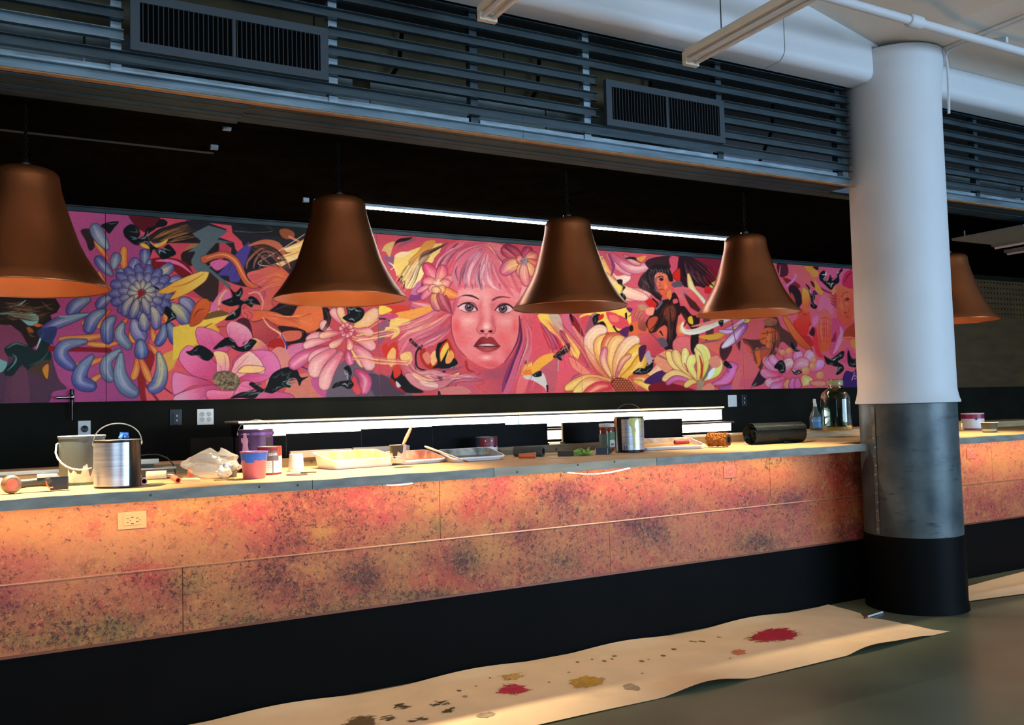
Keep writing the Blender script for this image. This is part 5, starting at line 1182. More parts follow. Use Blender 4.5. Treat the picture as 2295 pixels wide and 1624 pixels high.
# middle and inner rings
for n, r0, r1, w, off, c in ((17,120,265,74,.2,(VB,(126,122,150))),(14,70,190,66,.05,((88,84,128),(150,144,150))),(11,28,118,52,.3,((108,104,132),(184,174,140)))):
    for i in range(n):
        a = 2*math.pi*(i+off)/n; cx, cy = 1125, 690; sy = .86
        T([(cx+r0*math.cos(a), cy+r0*sy*math.sin(a)), (cx+(r0+r1)/2*math.cos(a+.1), cy+(r0+r1)/2*sy*math.sin(a+.1)), (cx+r1*math.cos(a+.05), cy+r1*sy*math.sin(a+.05))], w, c[1], c[0], (44,40,70), hi=c[1], vein=(62,58,92))
P([(1095,680),(1120,670),(1150,690),(1130,710),(1105,740),(1070,760),(1095,715)], (130,34,44))
for pth, w in (([(1060,720),(1000,800),(990,880)],70),([(1090,740),(1070,820),(1040,900)],76),([(1130,730),(1160,800),(1180,870)],74),([(1200,800),(1235,880),(1235,990)],84),([(1130,850),(1140,930),(1150,1000)],92)): T(pth, w, (170,160,140), (84,80,130), (44,40,70), hi=(176,166,140), vein=(60,56,96))
P([(1250,690),(1330,640),(1400,600),(1530,545),(1650,512),(1640,580),(1590,630),(1480,700),(1350,748),(1395,680),(1330,700)], (214,140,54), (228,176,92), ((1250,700),(1640,540)), line=(120,70,30)); K([(1360,650),(1480,620),(1620,540)], 1, (180,108,40), 1, 3)
X([(1320,800),(1370,840),(1400,890),(1350,920),(1310,945),(1330,890),(1300,850)], n=2)
P([(1520,940),(1510,870),(1560,770),(1640,740),(1660,790),(1640,850),(1560,930)], (192,92,46), (170,76,40), ((1560,760),(1560,930)), line=(110,50,30)); K([(1550,900),(1560,830),(1630,800)], 1, (120,50,30), 1)
X([(1215,640),(1250,650),(1265,670),(1240,665)], n=0)
PT.strands([(-20,760),(120,780),(260,800),(420,830)], [(-20,920),(120,900),(260,920),(400,900)], 50, ((104,76,54),(24,18,16),(130,96,66),(70,48,38)), 2.0)
PT.strands([(1180,280),(1300,200),(1450,150),(1650,130)], [(1320,310),(1430,290),(1540,270),(1680,240)], 46, ((20,14,14),(110,70,60),(160,116,60),(70,44,40)), 2.0)
# --- second part: reclining figure and pink flowers
PT.to(*B_)
P([(60,120),(1000,180),(1050,300),(900,560),(700,640),(500,640),(300,560),(240,500),(420,340)], (40,36,44))
P([(500,130),(1050,170),(1030,260),(700,240),(560,200)], (28,28,30))
P([(240,140),(420,160),(430,220),(500,285),(522,340),(512,470),(490,400),(452,345),(440,295),(310,250),(385,190)], (206,78,92), smooth=False)
P([(110,225),(240,160),(395,205),(310,270),(440,300),(300,300),(235,370),(190,430),(250,500),(420,640),(400,660),(250,530),(180,525),(105,430),(200,300)], (88,100,104), smooth=False)
P([(310,555),(400,450),(480,360),(560,290),(580,330),(545,420),(500,560),(480,610),(410,610),(400,560)], (82,66,134), smooth=False)
P([(250,460),(310,432),(400,448),(330,510),(290,510)], (196,98,142))
for a, b in (((440,430),(400,520)),((480,480),(440,580))): K([a, b], 1, (52,42,96), 1, 4)
for (r, c) in ((150,(150,92,70)),(120,(30,24,24)),(95,(134,90,84)),(70,(30,24,24)),(46,(110,76,72))):
    K([(540+150-r,500), (560+150-r,430), (680,372-(r-90)*.6), (760,380-(r-90)*.5)], 2, c, 2, 7)
K([(560,320),(680,290),(780,320),(840,400),(880,500)], 4, (190,108,76), 5, 17); K([(600,330),(720,330),(820,430),(850,500)], 2, (110,56,40), 3, 7); K([(640,320),(760,340),(850,450),(890,530)], 1, (40,24,20), 2, 3)
P([(800,200),(850,185),(910,210),(920,250),(870,270),(820,250)], (152,84,46)); K([(880,250),(960,290)], 6, (206,130,104), 4)
P([(180,410),(260,385),(330,365),(400,375),(470,420),(520,510),(560,600),(640,640),(600,660),(540,640),(490,570),(440,470),(370,420),(280,430),(200,460)], (178,92,58), (196,98,64), line=(70,34,30)); K([(220,420),(350,390),(450,440),(520,560),(590,640)], 1, (224,140,96), 1, 5)
# bird wing
P([(1040,240),(960,290),(830,345),(860,375),(900,370),(790,410),(780,425),(860,430),(760,465),(795,500),(870,455),(1000,400),(1060,330)], (240,186,104), (252,214,160), ((1000,260),(790,480)), smooth=False, line=(190,120,70)); K([(800,420),(900,390),(1000,350)], 1, (214,150,80), 1, 3); K([(830,350),(930,330),(1010,290)], 1, (252,226,170), 1, 4)
K([(1000,230),(800,360),(650,440),(640,470),(700,480),(780,460)], 1.6, (230,200,160), 1.2); K([(440,205),(600,215),(730,210),(740,190),(700,170)], 1, (120,120,120), .8)
# body
P([(545,540),(650,505),(760,470),(830,500),(900,580),(880,660),(800,680),(740,760),(760,830),(640,840),(560,900),(500,870),(495,830),(560,790),(640,780),(690,700),(640,640),(580,610)], (206,106,98), (200,96,70), ((560,600),(880,560)), line=(90,40,40))
P([(560,560),(640,540),(700,560),(640,620),(580,610)], (196,84,92), op=.6, soft=6); G(800,560,70,50,(226,124,70),.8); G(660,700,70,90,(180,80,120),.5)
K([(640,655),(700,620),(725,600)], 1.5, (110,44,50), .8)
P([(830,765),(940,785),(900,870),(860,890),(720,850),(770,800)], (34,26,28)); K([(760,830),(840,800),(900,790)], 1, (90,66,66), 1, 3)
P([(495,830),(540,815),(590,830),(700,835),(780,850),(890,885),(950,800),(1060,790),(1130,800),(1165,850),(1150,930),(1120,980),(1010,1005),(930,965),(830,960),(740,930),(690,900),(590,920),(520,890)], (214,104,66), (228,120,72), ((520,850),(1120,900)), line=(96,40,30))
P([(500,830),(560,820),(600,840),(590,915),(520,890)], (206,92,100), op=.8, soft=4); K([(520,850),(550,870),(545,895)], 1, (120,40,50), 1); K([(550,840),(585,865),(575,900)], 1, (120,40,50), 1)
K([(880,890),(960,890),(1050,855)], 1.5, (130,50,34), 1); G(1000,930,80,40,(236,134,84),.7); G(760,890,70,24,(232,130,100),.6)
P([(1140,790),(1200,830),(1212,890),(1180,960),(1110,1030),(1080,1000),(1130,960),(1150,900)], (40,26,28)); K([(1160,820),(1190,890),(1140,980)], 1, (110,70,70), 1, 3)
P([(790,960),(900,965),(1000,1010),(1100,1020),(1010,1080),(900,1100),(860,1110),(840,1040)], (52,30,30)); P([(830,1000),(940,990),(980,1010),(960,1060),(860,1080),(820,1040)], (206,106,84), line=(60,26,26)); K([(900,970),(1000,1000),(980,1060),(880,1090)], 2, (30,20,22), 2, 5); K([(1080,1000),(1120,1020),(1040,1060)], 2, (206,110,90), 1, 4)
P([(555,905),(600,925),(690,905),(780,960),(800,1010),(760,1060),(690,1095),(620,1070),(570,1000)], (186,84,84), (164,64,72), ((620,920),(720,1090)), line=(90,36,44))
P([(480,900),(560,910),(590,1060),(540,1060),(440,980)], (84,34,44)); P([(700,1110),(800,1050),(850,1120),(830,1210),(760,1140)], (166,40,36))
K([(670,890),(720,960),(810,1020),(850,1100),(850,1180),(885,1240)], 2, (236,180,140), 2, 5); K([(815,1020),(856,1110),(862,1190),(900,1250)], 2, (70,56,130), 3, 5); K([(960,1270),(1050,1310)], 3, (70,56,120), 3)
# yellow leaf, orange bud at left
P([(-40,965),(130,930),(230,845),(300,835),(380,830),(402,880),(300,940),(190,990),(140,1090),(60,1160),(-40,1230)], (222,166,66), (236,182,88), ((0,1150),(380,850)), smooth=False); P([(205,905),(250,850),(380,828),(395,865),(290,890)], (112,82,44)); K([(200,970),(270,935)], 4, (150,104,40), 2); K([(310,965),(400,955)], 3, (120,80,30), 1)
P([(90,950),(130,810),(190,740),(250,765),(240,850),(160,940)], (196,96,46), (174,78,40), ((180,750),(130,940)), line=(110,50,30)); K([(120,900),(150,840),(210,820)], 1, (120,50,30), 1, 3)
P([(250,830),(330,690),(400,670),(420,760),(400,830),(330,830)], (200,110,150)); K([(320,830),(330,740),(380,670)], 3, (220,160,110), 3, 6); K([(560,700),(630,690),(670,760),(660,830)], 3, (214,150,120), 2, 5)
P([(310,800),(420,770),(480,760),(480,830),(400,850)], (206,96,90))
X([(405,650),(450,690),(500,650),(510,700),(490,740),(530,760),(570,720),(620,740),(650,790),(600,780),(580,810),(530,780),(500,800),(490,870),(440,905),(370,910),(400,870),(470,820),(480,790),(410,800),(340,770),(400,740),(430,720)], n=6, hl=((130,150,146),(190,206,200)))
# background low middle
P([(700,1600),(760,1400),(900,1270),(1000,1180),(880,1150),(800,1120),(740,1160),(700,1300)], (210,132,124)); P([(860,1140),(960,1090),(1050,1120),(960,1180),(900,1200)], (206,120,150)); P([(840,1600),(900,1380),(1060,1330),(1120,1480),(1260,1480),(1280,1600)], (206,124,108))
P([(1050,1390),(1120,1300),(1160,1420),(1270,1480),(1260,1560),(1120,1500)], (196,92,140)); P([(1200,1600),(1250,1300),(1400,1180),(1480,1180),(1560,1330),(1800,1380),(1800,1600)], (112,98,108)); P([(1480,1345),(1600,1360),(1590,1540),(1550,1500)], (86,70,88))
# big pink flower
PK0, PK1, PKD = (226,142,160), (198,84,128), (110,34,66)
for poly, c1, c2, g in (([(150,970),(220,970),(320,1010),(390,1080),(400,1150),(280,1170),(180,1120),(140,1040)],PK1,(208,110,146),((200,1150),(200,980))),([(380,990),(410,920),(480,930),(560,980),(590,1070),(540,1140),(440,1110)],(206,104,142),(222,150,164),((420,1100),(480,930))),([(580,1060),(640,1060),(710,1120),(700,1180),(600,1190)],(216,160,110),(196,90,120),((600,1060),(690,1180))),([(430,1260),(480,1190),(560,1150),(740,1160),(810,1280),(760,1340),(650,1400),(520,1390)],PK1,(214,118,158),((480,1350),(760,1200))),
    ([(-40,1540),(30,1480),(270,1420),(330,1470),(230,1545),(100,1580)],(184,72,112),(224,140,160),((300,1440),(0,1540))),([(-40,1330),(60,1340),(240,1390),(280,1420),(120,1430),(20,1480),(-40,1490)],(176,64,100),(216,120,150),((280,1400),(-20,1400))),([(60,1120),(120,1120),(270,1220),(330,1320),(280,1380),(120,1350),(20,1250),(10,1180)],(190,76,116),(216,112,148),((290,1360),(60,1150))),([(310,1330),(300,1230),(280,1160),(360,1160),(400,1200),(400,1310)],(216,140,150),(232,180,130),((350,1320),(330,1170))),([(420,1330),(450,1240),(530,1170),(580,1160),(660,1240),(680,1330),(560,1330),(470,1370)],(222,150,150),(226,172,160),((440,1340),(600,1200))),([(470,1320),(530,1270),(680,1280),(660,1320),(560,1330)],(236,190,120),(232,176,130),((480,1300),(670,1300))),([(220,1480),(270,1460),(380,1470),(480,1460),(550,1410),(550,1450),(430,1520),(320,1550),(240,1540)],(222,126,150),(210,100,130),((300,1460),(300,1540))),([(490,1410),(560,1390),(590,1440),(640,1480),(740,1470),(900,1500),(880,1570),(500,1580),(430,1530)],(216,118,146),(200,92,130),((500,1420),(760,1550)))):
    P(poly, c1, c2, g, line=PKD, lw=1.0)
    p = np.array(poly, float); c = np.array((375, 1390.))
    for k in range(3):
        e = p[(k*2+1) % len(p)]; K([tuple(c+(e-c)*.35), tuple(c+(e-c)*.65+np.array((8,-8))), tuple(c+(e-c)*.9)], .8, (170,58,100), .5, 1.6, op=.55)
P([(275,1360),(310,1320),(380,1310),(460,1340),(490,1400),(450,1460),(370,1460),(300,1420)], (104,86,66)); rr = random.Random(2)
for i in range(150):
    a = rr.random()*6.28; q = rr.random()**.5; G(380+98*q*math.cos(a), 1388+66*q*math.sin(a), 9, 9, rr.choice(((146,126,98),(72,58,46),(120,102,80),(166,146,112))), .9)
X([(60,1160),(100,1150),(150,1110),(210,1120),(280,1180),(240,1230),(190,1220),(150,1190),(100,1190)], n=3, hl=((120,110,110),(70,66,70)))
X([(275,1140),(330,1080),(390,1045),(440,1070),(480,1120),(540,1100),(570,1060),(620,1075),(600,1110),(560,1150),(500,1160),(440,1140),(400,1110),(330,1130)], n=5)
X([(410,1530),(500,1480),(620,1470),(560,1420),(590,1400),(650,1440),(690,1450),(740,1340),(840,1285),(930,1290),(970,1360),(1030,1355),(980,1390),(960,1430),(930,1370),(870,1380),(890,1440),(840,1440),(780,1470),(740,1490),(660,1480),(600,1530),(500,1525)], n=11, hl=((140,156,152),(176,190,184),(80,96,92)))
# pink chrysanthemum by the joint
cx, cy = 1330, 990
for pth, w, c in (([(1240,1010),(1150,960),(1180,920)],70,0),([(1230,1030),(1100,1040),(1010,1080)],80,0),([(1210,1060),(1060,1090),(990,1130)],70,0),([(1200,1120),(1000,1200),(880,1290)],110,1),([(1230,1120),(1090,1190),(1060,1260)],90,0),([(1250,1140),(1100,1250),(1080,1370)],120,0),([(1290,1150),(1220,1240),(1180,1290)],70,0),([(1300,1160),(1180,1330),(1150,1470)],110,0),([(1310,950),(1250,870),(1210,820)],76,0),([(1330,940),(1290,860),(1280,800)],66,2),([(1390,960),(1480,920),(1590,820)],110,2),([(1400,1000),(1480,1000),(1545,1020)],70,0),([(1390,1050),(1480,1080),(1560,1140)],90,0),([(1360,1130),(1440,1220),(1480,1280)],80,2),([(1380,1110),(1480,1200),(1530,1310)],110,0),([(1340,1140),(1350,1200),(1370,1270)],70,1),([(1400,1300),(1480,1380),(1460,1500)],100,1),([(1390,1350),(1400,1430),(1440,1500)],70,3)):
    cs = (((226,120,136),(240,172,166)),((190,66,110),(216,112,146)),((238,190,110),(240,186,150)),((206,70,80),(216,90,96)))[c]
    T(pth, w, cs[0], cs[1], (130,44,70), hi=(246,196,180) if c != 3 else None)
for y0 in (960,1040,1180): 
    for j in range(3): K([(1380,y0+10*j+(20 if y0 > 1100 else 0)),(1480,y0+14*j+ (0 if y0 < 1000 else 20)),(1590,y0-60+12*j if y0 < 1000 else y0-10+12*j if y0 < 1100 else y0+50+12*j),(1720,y0-130 if y0 < 1000 else y0-30+10*j if y0 < 1100 else y0+60+10*j)], 2, ((240,190,120),(214,110,120),(236,160,130))[j], 2)
for i in range(9):
    a = i*.7; T([(cx+18*math.cos(a), cy+18*math.sin(a)), (cx+62*math.cos(a), cy+60*math.sin(a))], 44, (206,84,104), (240,170,160), (130,44,70), hi=(246,200,184))
for pth, w in (([(1320,1040),(1260,1090),(1190,1120)],60),([(1340,1050),(1360,1100),(1350,1150)],56),([(1290,1010),(1200,1020),(1110,1040)],60)): T(pth, w, (214,96,116), (244,184,150), (130,44,70), hi=(248,206,170))
X([(1330,800),(1400,795),(1470,830),(1460,890),(1400,930),(1340,920),(1300,890),(1340,860)], n=5, hl=((170,190,186),(110,126,124)))
X([(1310,1290),(1350,1270),(1375,1330),(1360,1370),(1390,1420),(1350,1455),(1290,1430),(1220,1450),(1240,1410),(1300,1390),(1350,1380),(1345,1320)], n=4, hl=((200,210,210),(130,140,140)))
PT.strands([(640,330),(760,340),(860,440),(900,540)], [(560,340),(640,420),(700,470),(780,500)], 40, ((24,18,18),(150,96,74),(190,116,84),(60,40,40)), 2.0)
PT.strands([(560,600),(640,560),(760,520),(860,560)], [(620,740),(700,680),(780,640),(880,640)], 30, ((226,130,96),(170,70,76),(236,150,110),(150,60,60)), 2.2, .45)
PT.strands([(640,860),(760,880),(880,920),(1000,980)], [(760,860),(880,880),(1000,860),(1120,830)], 30, ((236,140,90),(180,76,50),(244,160,110),(150,56,44)), 2.2, .45)
PT.strands([(790,780),(860,800),(930,800),(900,860)], [(740,820),(800,850),(860,870),(890,880)], 20, ((90,66,66),(18,14,16)), 1.6)
PT.strands([(1140,800),(1190,870),(1160,960),(1100,1030)], [(1200,830),(1210,890),(1190,960),(1130,1020)], 20, ((110,70,70),(20,14,16)), 1.6)
# --- third part: the woman with pink hair
PT.to(*C_)
P([(60,200),(800,250),(1460,320),(1460,560),(700,700),(420,760),(160,520)], (206,84,96))
P([(220,400),(330,420),(300,500),(240,470)], (150,96,122))
P([(300,400),(420,360),(560,310),(680,300),(640,420),(560,480),(500,560),(440,660),(380,640),(330,560),(290,480)], (244,206,116), smooth=False)
P([(540,290),(620,280),(600,340),(520,400),(430,480),(410,440),(480,370)], (214,146,66)); P([(470,480),(540,500),(500,600),(430,660),(380,640),(430,560)], (250,226,150))
P([(300,400),(350,370),(430,375),(350,415)], (246,214,160)); K([(250,450),(300,490),(320,560)], 1, (250,220,160), 2, 5); K([(270,510),(400,420)], 2, (250,214,120), 2)
P([(200,360),(230,310),(300,290),(280,350),(260,410),(230,370)], (220,176,110)); K([(330,330),(400,290),(470,270)], 3, (150,90,110), 2, 8)
P([(330,270),(440,255),(400,280),(320,300),(290,330)], (26,18,20)); K([(330,600),(360,560),(350,620),(380,600),(372,660)], 2, (30,26,24), 2)
P([(410,740),(470,650),(540,600),(560,680),(520,740),(430,760)], (134,72,120)); P([(430,700),(470,620),(510,600),(490,700)], (196,120,150))
K([(490,470),(520,400),(600,360),(720,300)], 4, (120,80,60), 2, 12); K([(495,470),(510,410),(590,370),(690,320)], 1, (40,26,26), 1, 5); P([(490,480),(540,410),(580,400),(530,470)], (170,134,90))
# hair mass
P([(620,540),(640,440),(720,330),(850,270),(1040,290),(1200,340),(1330,480),(1420,560),(1340,640),(1290,760),(1290,900),(760,880),(740,740),(660,680)], (222,108,120), (230,120,124), ((700,350),(1300,700)))
P([(440,780),(600,780),(640,840),(580,900),(480,990),(380,1080),(330,1160),(330,1090),(400,980),(300,1020),(220,1040),(320,940),(420,880)], (212,112,124))
# strands at the left, streaming down
for pts, w, c in (([(740,860),(640,940),(520,1010),(400,1090),(340,1180)],20,(226,128,136)),([(760,900),(660,990),(540,1060),(430,1140)],18,(200,96,112)),([(750,960),(640,1060),(560,1100),(520,1150)],16,(216,124,134)),([(730,860),(560,960),(420,1000),(330,1070)],9,(236,150,152)),([(780,900),(720,980),(600,1040),(520,1100)],7,(150,78,104)),([(620,860),(520,940),(400,990)],7,(160,70,100)),([(600,780),(480,860),(330,920),(220,960)],14,(244,170,90)),([(560,830),(440,900),(300,940)],9,(250,196,120)),([(440,770),(560,800),(620,830)],8,(230,160,160)),([(400,780),(480,830),(600,840)],5,(160,90,110))):
    K(pts, 2, c, 2, w)
P([(230,800),(330,790),(420,810),(400,850),(300,860),(240,840)], (206,70,50)); P([(300,860),(420,830),(560,800),(620,810),(560,850),(400,920),(330,930)], (240,160,80)); P([(210,960),(260,900),(400,900),(420,930),(320,960),(240,1000)], (246,206,120), op=.9); P([(200,870),(300,860),(330,880),(250,910),(180,910)], (196,86,120)); P([(180,800),(230,800),(280,830),(220,860),(180,860)], (250,206,90))
K([(180,900),(220,900),(260,915)], 3, (24,18,20), 3)
P([(170,960),(240,900),(260,950),(220,1050),(170,1100)], (150,96,116)); 
for y in (990,1010,1030): K([(0,y+40),(150,y+20),(280,y-10),(335,y-40),(300,965),(230,970)], 3, ((240,190,120),(220,130,120),(246,206,140))[(y-990)//20], 2)
P([(220,990),(260,960),(330,970),(335,1020),(270,1060),(300,1000)], (240,200,120)); K([(240,990),(300,985),(320,1010)], 1, (180,120,80), 1)
P([(200,1130),(240,1090),(250,1120),(290,1085),(320,1100),(330,1170),(300,1230),(240,1220)], (206,60,42)); P([(240,1200),(280,1130),(310,1150),(300,1240),(270,1280)], (236,180,110))
P([(350,1200),(380,1130),(440,1060),(540,1090),(480,1160),(460,1240),(520,1290),(600,1330),(560,1420),(420,1380),(360,1290)], (196,104,116)); P([(350,1180),(420,1160),(440,1220),(400,1270),(350,1220)], (240,196,120)); 
for j in range(4): K([(120,1200+14*j),(230,1215+12*j),(330,1225+10*j),(400,1230+8*j),(430,1200),(390,1170)], 2, ((214,130,120),(240,190,130),(206,100,110),(240,180,110))[j], 2)
K([(430,1070),(470,1110),(510,1140)], 9, (22,16,18), 5); K([(520,1110),(470,1170),(480,1280),(560,1310)], 4, (26,18,20), 3)
# dark crown-like shape with flames
P([(500,1160),(540,1130),(560,1200),(620,1150),(660,1090),(720,1060),(760,1130),(780,1200),(770,1290),(660,1310),(560,1290),(510,1230)], (170,50,30)); P([(580,1200),(620,1150),(640,1220),(600,1270)], (240,180,120)); P([(660,1180),(690,1110),(720,1090),(730,1170),(680,1260)], (244,190,90)); P([(700,1260),(740,1150),(770,1180),(760,1230)], (236,160,90)); P([(520,1190),(560,1160),(590,1220),(560,1260)], (220,130,110))
X([(640,1100),(680,1080),(720,1060),(660,1130),(660,1240),(690,1200),(730,1130),(700,1240),(740,1250),(770,1210),(800,1250),(760,1290),(720,1290),(690,1330),(660,1290),(600,1290),(640,1250),(625,1180)], n=0)
K([(740,1290),(800,1265)], 2, (160,170,170), 1, 4)
P([(270,1370),(300,1280),(350,1300),(370,1350),(460,1390),(420,1410),(530,1480),(380,1480),(300,1420)], (22,16,18)); P([(240,1390),(275,1370),(330,1430),(390,1490),(300,1480)], (160,36,40)); P([(290,1290),(330,1260),(350,1330),(300,1370)], (206,64,44)); P([(310,1390),(350,1430),(320,1440)], (210,200,200))
P([(180,1345),(250,1370),(300,1440),(380,1500),(180,1500)], (90,66,80))
# lower strands
P([(380,1340),(480,1320),(620,1300),(740,1350),(860,1330),(960,1340),(1020,1385),(930,1390),(800,1400),(700,1440),(560,1470),(450,1430)], (212,138,138), (190,110,124), ((450,1380),(1000,1370)), line=(120,60,76)); P([(440,1330),(560,1340),(640,1420),(600,1440),(500,1390)], (246,200,150)); P([(500,1390),(620,1400),(640,1440),(540,1430)], (240,206,190), op=.8)
P([(640,1350),(720,1350),(810,1320),(800,1350),(700,1385)], (236,180,130), line=(30,20,24)); P([(630,1340),(660,1390),(690,1385),(660,1345)], (22,16,18))
for pts, c, w in (([(600,1300),(760,1300),(860,1270)],(150,86,104),7),([(700,1440),(820,1370),(1000,1380)],(130,74,92),4),([(460,1250),(480,1330),(560,1340),(700,1330)],(120,60,80),4),([(780,1430),(850,1445),(920,1480)],(22,18,20),9),([(600,1330),(760,1370),(900,1350)],(232,160,156),5)): K(pts, 2, c, 1, w)
P([(790,1420),(940,1400),(970,1490),(900,1490)], (192,96,112)); P([(660,1455),(820,1430),(900,1490),(650,1495)], (206,126,122)); K([(650,1480),(655,1500)], 6, (22,18,20), 6)
# neck
P([(870,1260),(960,1300),(1100,1290),(1230,1200),(1240,1300),(1180,1490),(960,1490),(930,1400),(1010,1390),(900,1320)], (206,94,102), (176,76,96), ((950,1480),(1180,1290))); G(1080,1330,110,50,(158,84,104),.8); K([(865,1240),(880,1300),(930,1320)], 7, (168,44,44), 3)
for p_ in ([(930,1300),(960,1290),(975,1330),(950,1350)],[(950,1400),(990,1380),(1010,1410),(960,1420)],[(930,1320),(955,1340),(990,1310)],[(960,1430),(980,1460),(1020,1480)]): K(p_, .8, (196,50,56), .8)
# right hair
P([(1290,560),(1400,640),(1440,860),(1480,960),(1600,1140),(1640,1300),(1560,1480),(1160,1490),(1200,1330),(1280,1160),(1310,950)], (218,104,112), (206,88,100), ((1250,900),(1600,1300)))
P([(1300,980),(1310,1080),(1240,1260),(1210,1400),(1150,1480),(1160,1380),(1220,1220),(1280,1100)], (140,58,104)); P([(1320,1060),(1300,1200),(1240,1400),(1200,1490),(1160,1490),(1220,1330),(1280,1170)], (204,104,130)); P([(1350,900),(1400,1060),(1380,1300),(1320,1490),(1260,1490),(1310,1250),(1340,1100)], (230,116,118)); K([(1330,880),(1400,1040),(1400,1240),(1350,1480)], 2, (196,84,100), 2, 7); K([(1290,900),(1300,1060),(1240,1240),(1180,1400)], 2, (90,40,80), 2, 6); K([(1390,880),(1440,1010),(1480,1160),(1560,1240)], 3, (206,120,130), 2, 12)
K([(1440,860),(1450,980),(1530,1140),(1560,1210)], 3, (40,26,40), 2, 10); P([(1460,960),(1530,1010),(1600,1160),(1560,1200),(1500,1090)], (150,50,100)); K([(1470,1000),(1520,1120),(1560,1190)], 3, (196,40,40), 2, 6)
P([(1440,868),(1540,870),(1600,940),(1640,1000),(1695,1110),(1650,1130),(1600,1050),(1530,1000),(1480,940)], (246,206,100)); P([(1520,868),(1600,868),(1630,980),(1580,980),(1540,920)], (190,170,150), op=.9)
K([(1590,868),(1610,900)], 5, (24,20,20), 3); K([(1360,1110),(1350,1170),(1330,1250)], 5, (214,170,160), 5, 4); P([(1325,1230),(1345,1230),(1340,1260),(1325,1255)], (24,20,22)); K([(1430,1120),(1440,1180),(1430,1240)], 2, (206,60,50), 3, 6)
P([(1300,1340),(1320,1270),(1440,1210),(1540,1180),(1560,1200),(1480,1250),(1430,1310),(1360,1350)], (240,160,60), (246,206,120), ((1320,1330),(1540,1190)), line=(160,90,40)); P([(1310,1320),(1420,1290),(1360,1350)], (226,128,50)); K([(1330,1290),(1420,1240),(1520,1190)], 1, (252,214,130), 1, 4)
P([(1320,1350),(1420,1340),(1480,1340),(1500,1420),(1510,1480),(1480,1440),(1400,1390),(1340,1375)], (206,200,190)); X([(1380,1360),(1430,1310),(1470,1350),(1440,1370),(1480,1380),(1440,1400)], n=3); K([(1500,1420),(1505,1470)], 4, (30,26,26), 2)
X([(1550,1200),(1600,1150),(1640,1120),(1695,1090),(1690,1150),(1640,1180),(1610,1240),(1580,1230)], n=4, hl=((220,214,206),(240,236,226)))
K([(1600,1240),(1590,1310)], 2, (190,180,176), 2, 5)
# fringe and crown hair
for pts, w, c in (([(1030,300),(880,330),(760,420),(720,520)],30,(214,90,108)),([(1010,310),(870,370),(800,460),(790,600)],22,(228,128,138)),([(900,380),(850,420),(820,480)],26,(206,150,160)),([(720,320),(640,430),(600,520)],16,(190,80,104)),([(800,300),(680,420),(640,500)],9,(120,70,92)),([(850,300),(740,380),(690,470)],10,(232,130,138)),([(620,520),(660,430),(760,340)],6,(236,150,150))): K(pts, 2, c, 2, w)
P([(1020,300),(1180,330),(1300,470),(1340,560),(1320,660),(1240,600),(1150,480),(1080,380)], (230,124,126)); K([(1010,310),(1080,360),(1150,470)], 1, (240,180,130), 1, 4); K([(1030,320),(1130,430),(1230,480)], 1, (206,90,100), 1, 4); G(1240,400,90,40,(150,40,70),.6); K([(1300,560),(1330,640),(1290,740)], 3, (240,160,160), 3, 14)
HC = ((240,160,162),(196,88,104),(150,70,92),(246,190,186),(206,104,120),(120,56,80),(232,140,146))
SR = PT.strands
SR([(1020,305),(860,360),(760,460),(720,600)], [(1040,300),(960,420),(880,540),(800,640)], 46, HC, 2.0)
SR([(900,300),(720,380),(640,480),(600,640)], [(1000,300),(830,350),(740,450),(700,560)], 40, HC, 2.0)
SR([(1040,300),(1180,380),(1290,520),(1330,680)], [(1060,320),(1110,440),(1190,560),(1270,720)], 46, HC, 2.0)
SR([(1300,880),(1330,1060),(1260,1260),(1190,1480)], [(1400,880),(1480,1080),(1480,1280),(1400,1480)], 60, HC+((160,66,110),(130,50,96)), 2.4)
SR([(740,880),(600,980),(440,1060),(350,1170)], [(760,980),(660,1060),(560,1110),(500,1160)], 60, HC, 2.2)
SR([(700,780),(540,860),(400,920),(240,960)], [(740,860),(620,950),(480,1010),(340,1080)], 46, HC+((246,190,110),(250,206,140)), 2.2)
SR([(440,1400),(600,1440),(760,1370),(1000,1380)], [(500,1320),(640,1300),(780,1340),(960,1350)], 40, HC, 1.8)
SR([(350,1190),(400,1300),(520,1380),(640,1440)], [(420,1180),(450,1290),(560,1340),(700,1370)], 24, HC+((246,206,140),), 2.0)
SR([(250,690),(330,560),(420,440),(560,330)], [(400,720),(470,600),(520,470),(640,350)], 40, ((250,230,160),(236,180,90),(206,120,110),(150,90,120),(252,240,190),(60,36,40)), 2.2)
# flowers in her hair
def bloom(cx, cy, pets, line=(130,44,60)):
    for (dx, dy, w, c0, c1) in pets:
        a = math.atan2(dy, dx); m = (cx+dx*.55-dy*.06, cy+dy*.55+dx*.06); T([(cx+dx*.1, cy+dy*.1), m, (cx+dx, cy+dy)], w, c0, c1, line, round_=.5, hi=tuple(min(255, v+14) for v in c0), vein=tuple(int(v*.82) for v in c1), base=.3)
bloom(640,640,[(-110,-180,100,(240,160,150),(214,64,110)),(40,-170,96,(244,170,140),(220,90,120)),(-120,-40,90,(244,180,150),(232,110,130)),(120,-80,74,(240,160,150),(236,130,140)),(100,-40,80,(246,190,160),(232,120,126)),(-170,50,50,(240,170,150),(220,120,150)),(-130,110,60,(240,150,140),(214,110,140)),(180,90,80,(246,170,90),(226,110,70)),(10,200,110,(240,190,110),(196,100,130)),(60,200,50,(206,110,120),(170,70,90)),(110,220,44,(214,130,130),(180,84,100)),(-60,50,80,(246,200,170),(236,140,140)),(60,40,80,(248,196,120),(240,150,110)),(-10,60,80,(248,200,150),(240,160,120))])
for i in range(14): a = i*.45; K([(640,618),(640+34*math.cos(a),612+30*math.sin(a))], .8, (250,226,190), .8)
G(640,615,22,20,(250,220,180),.9)
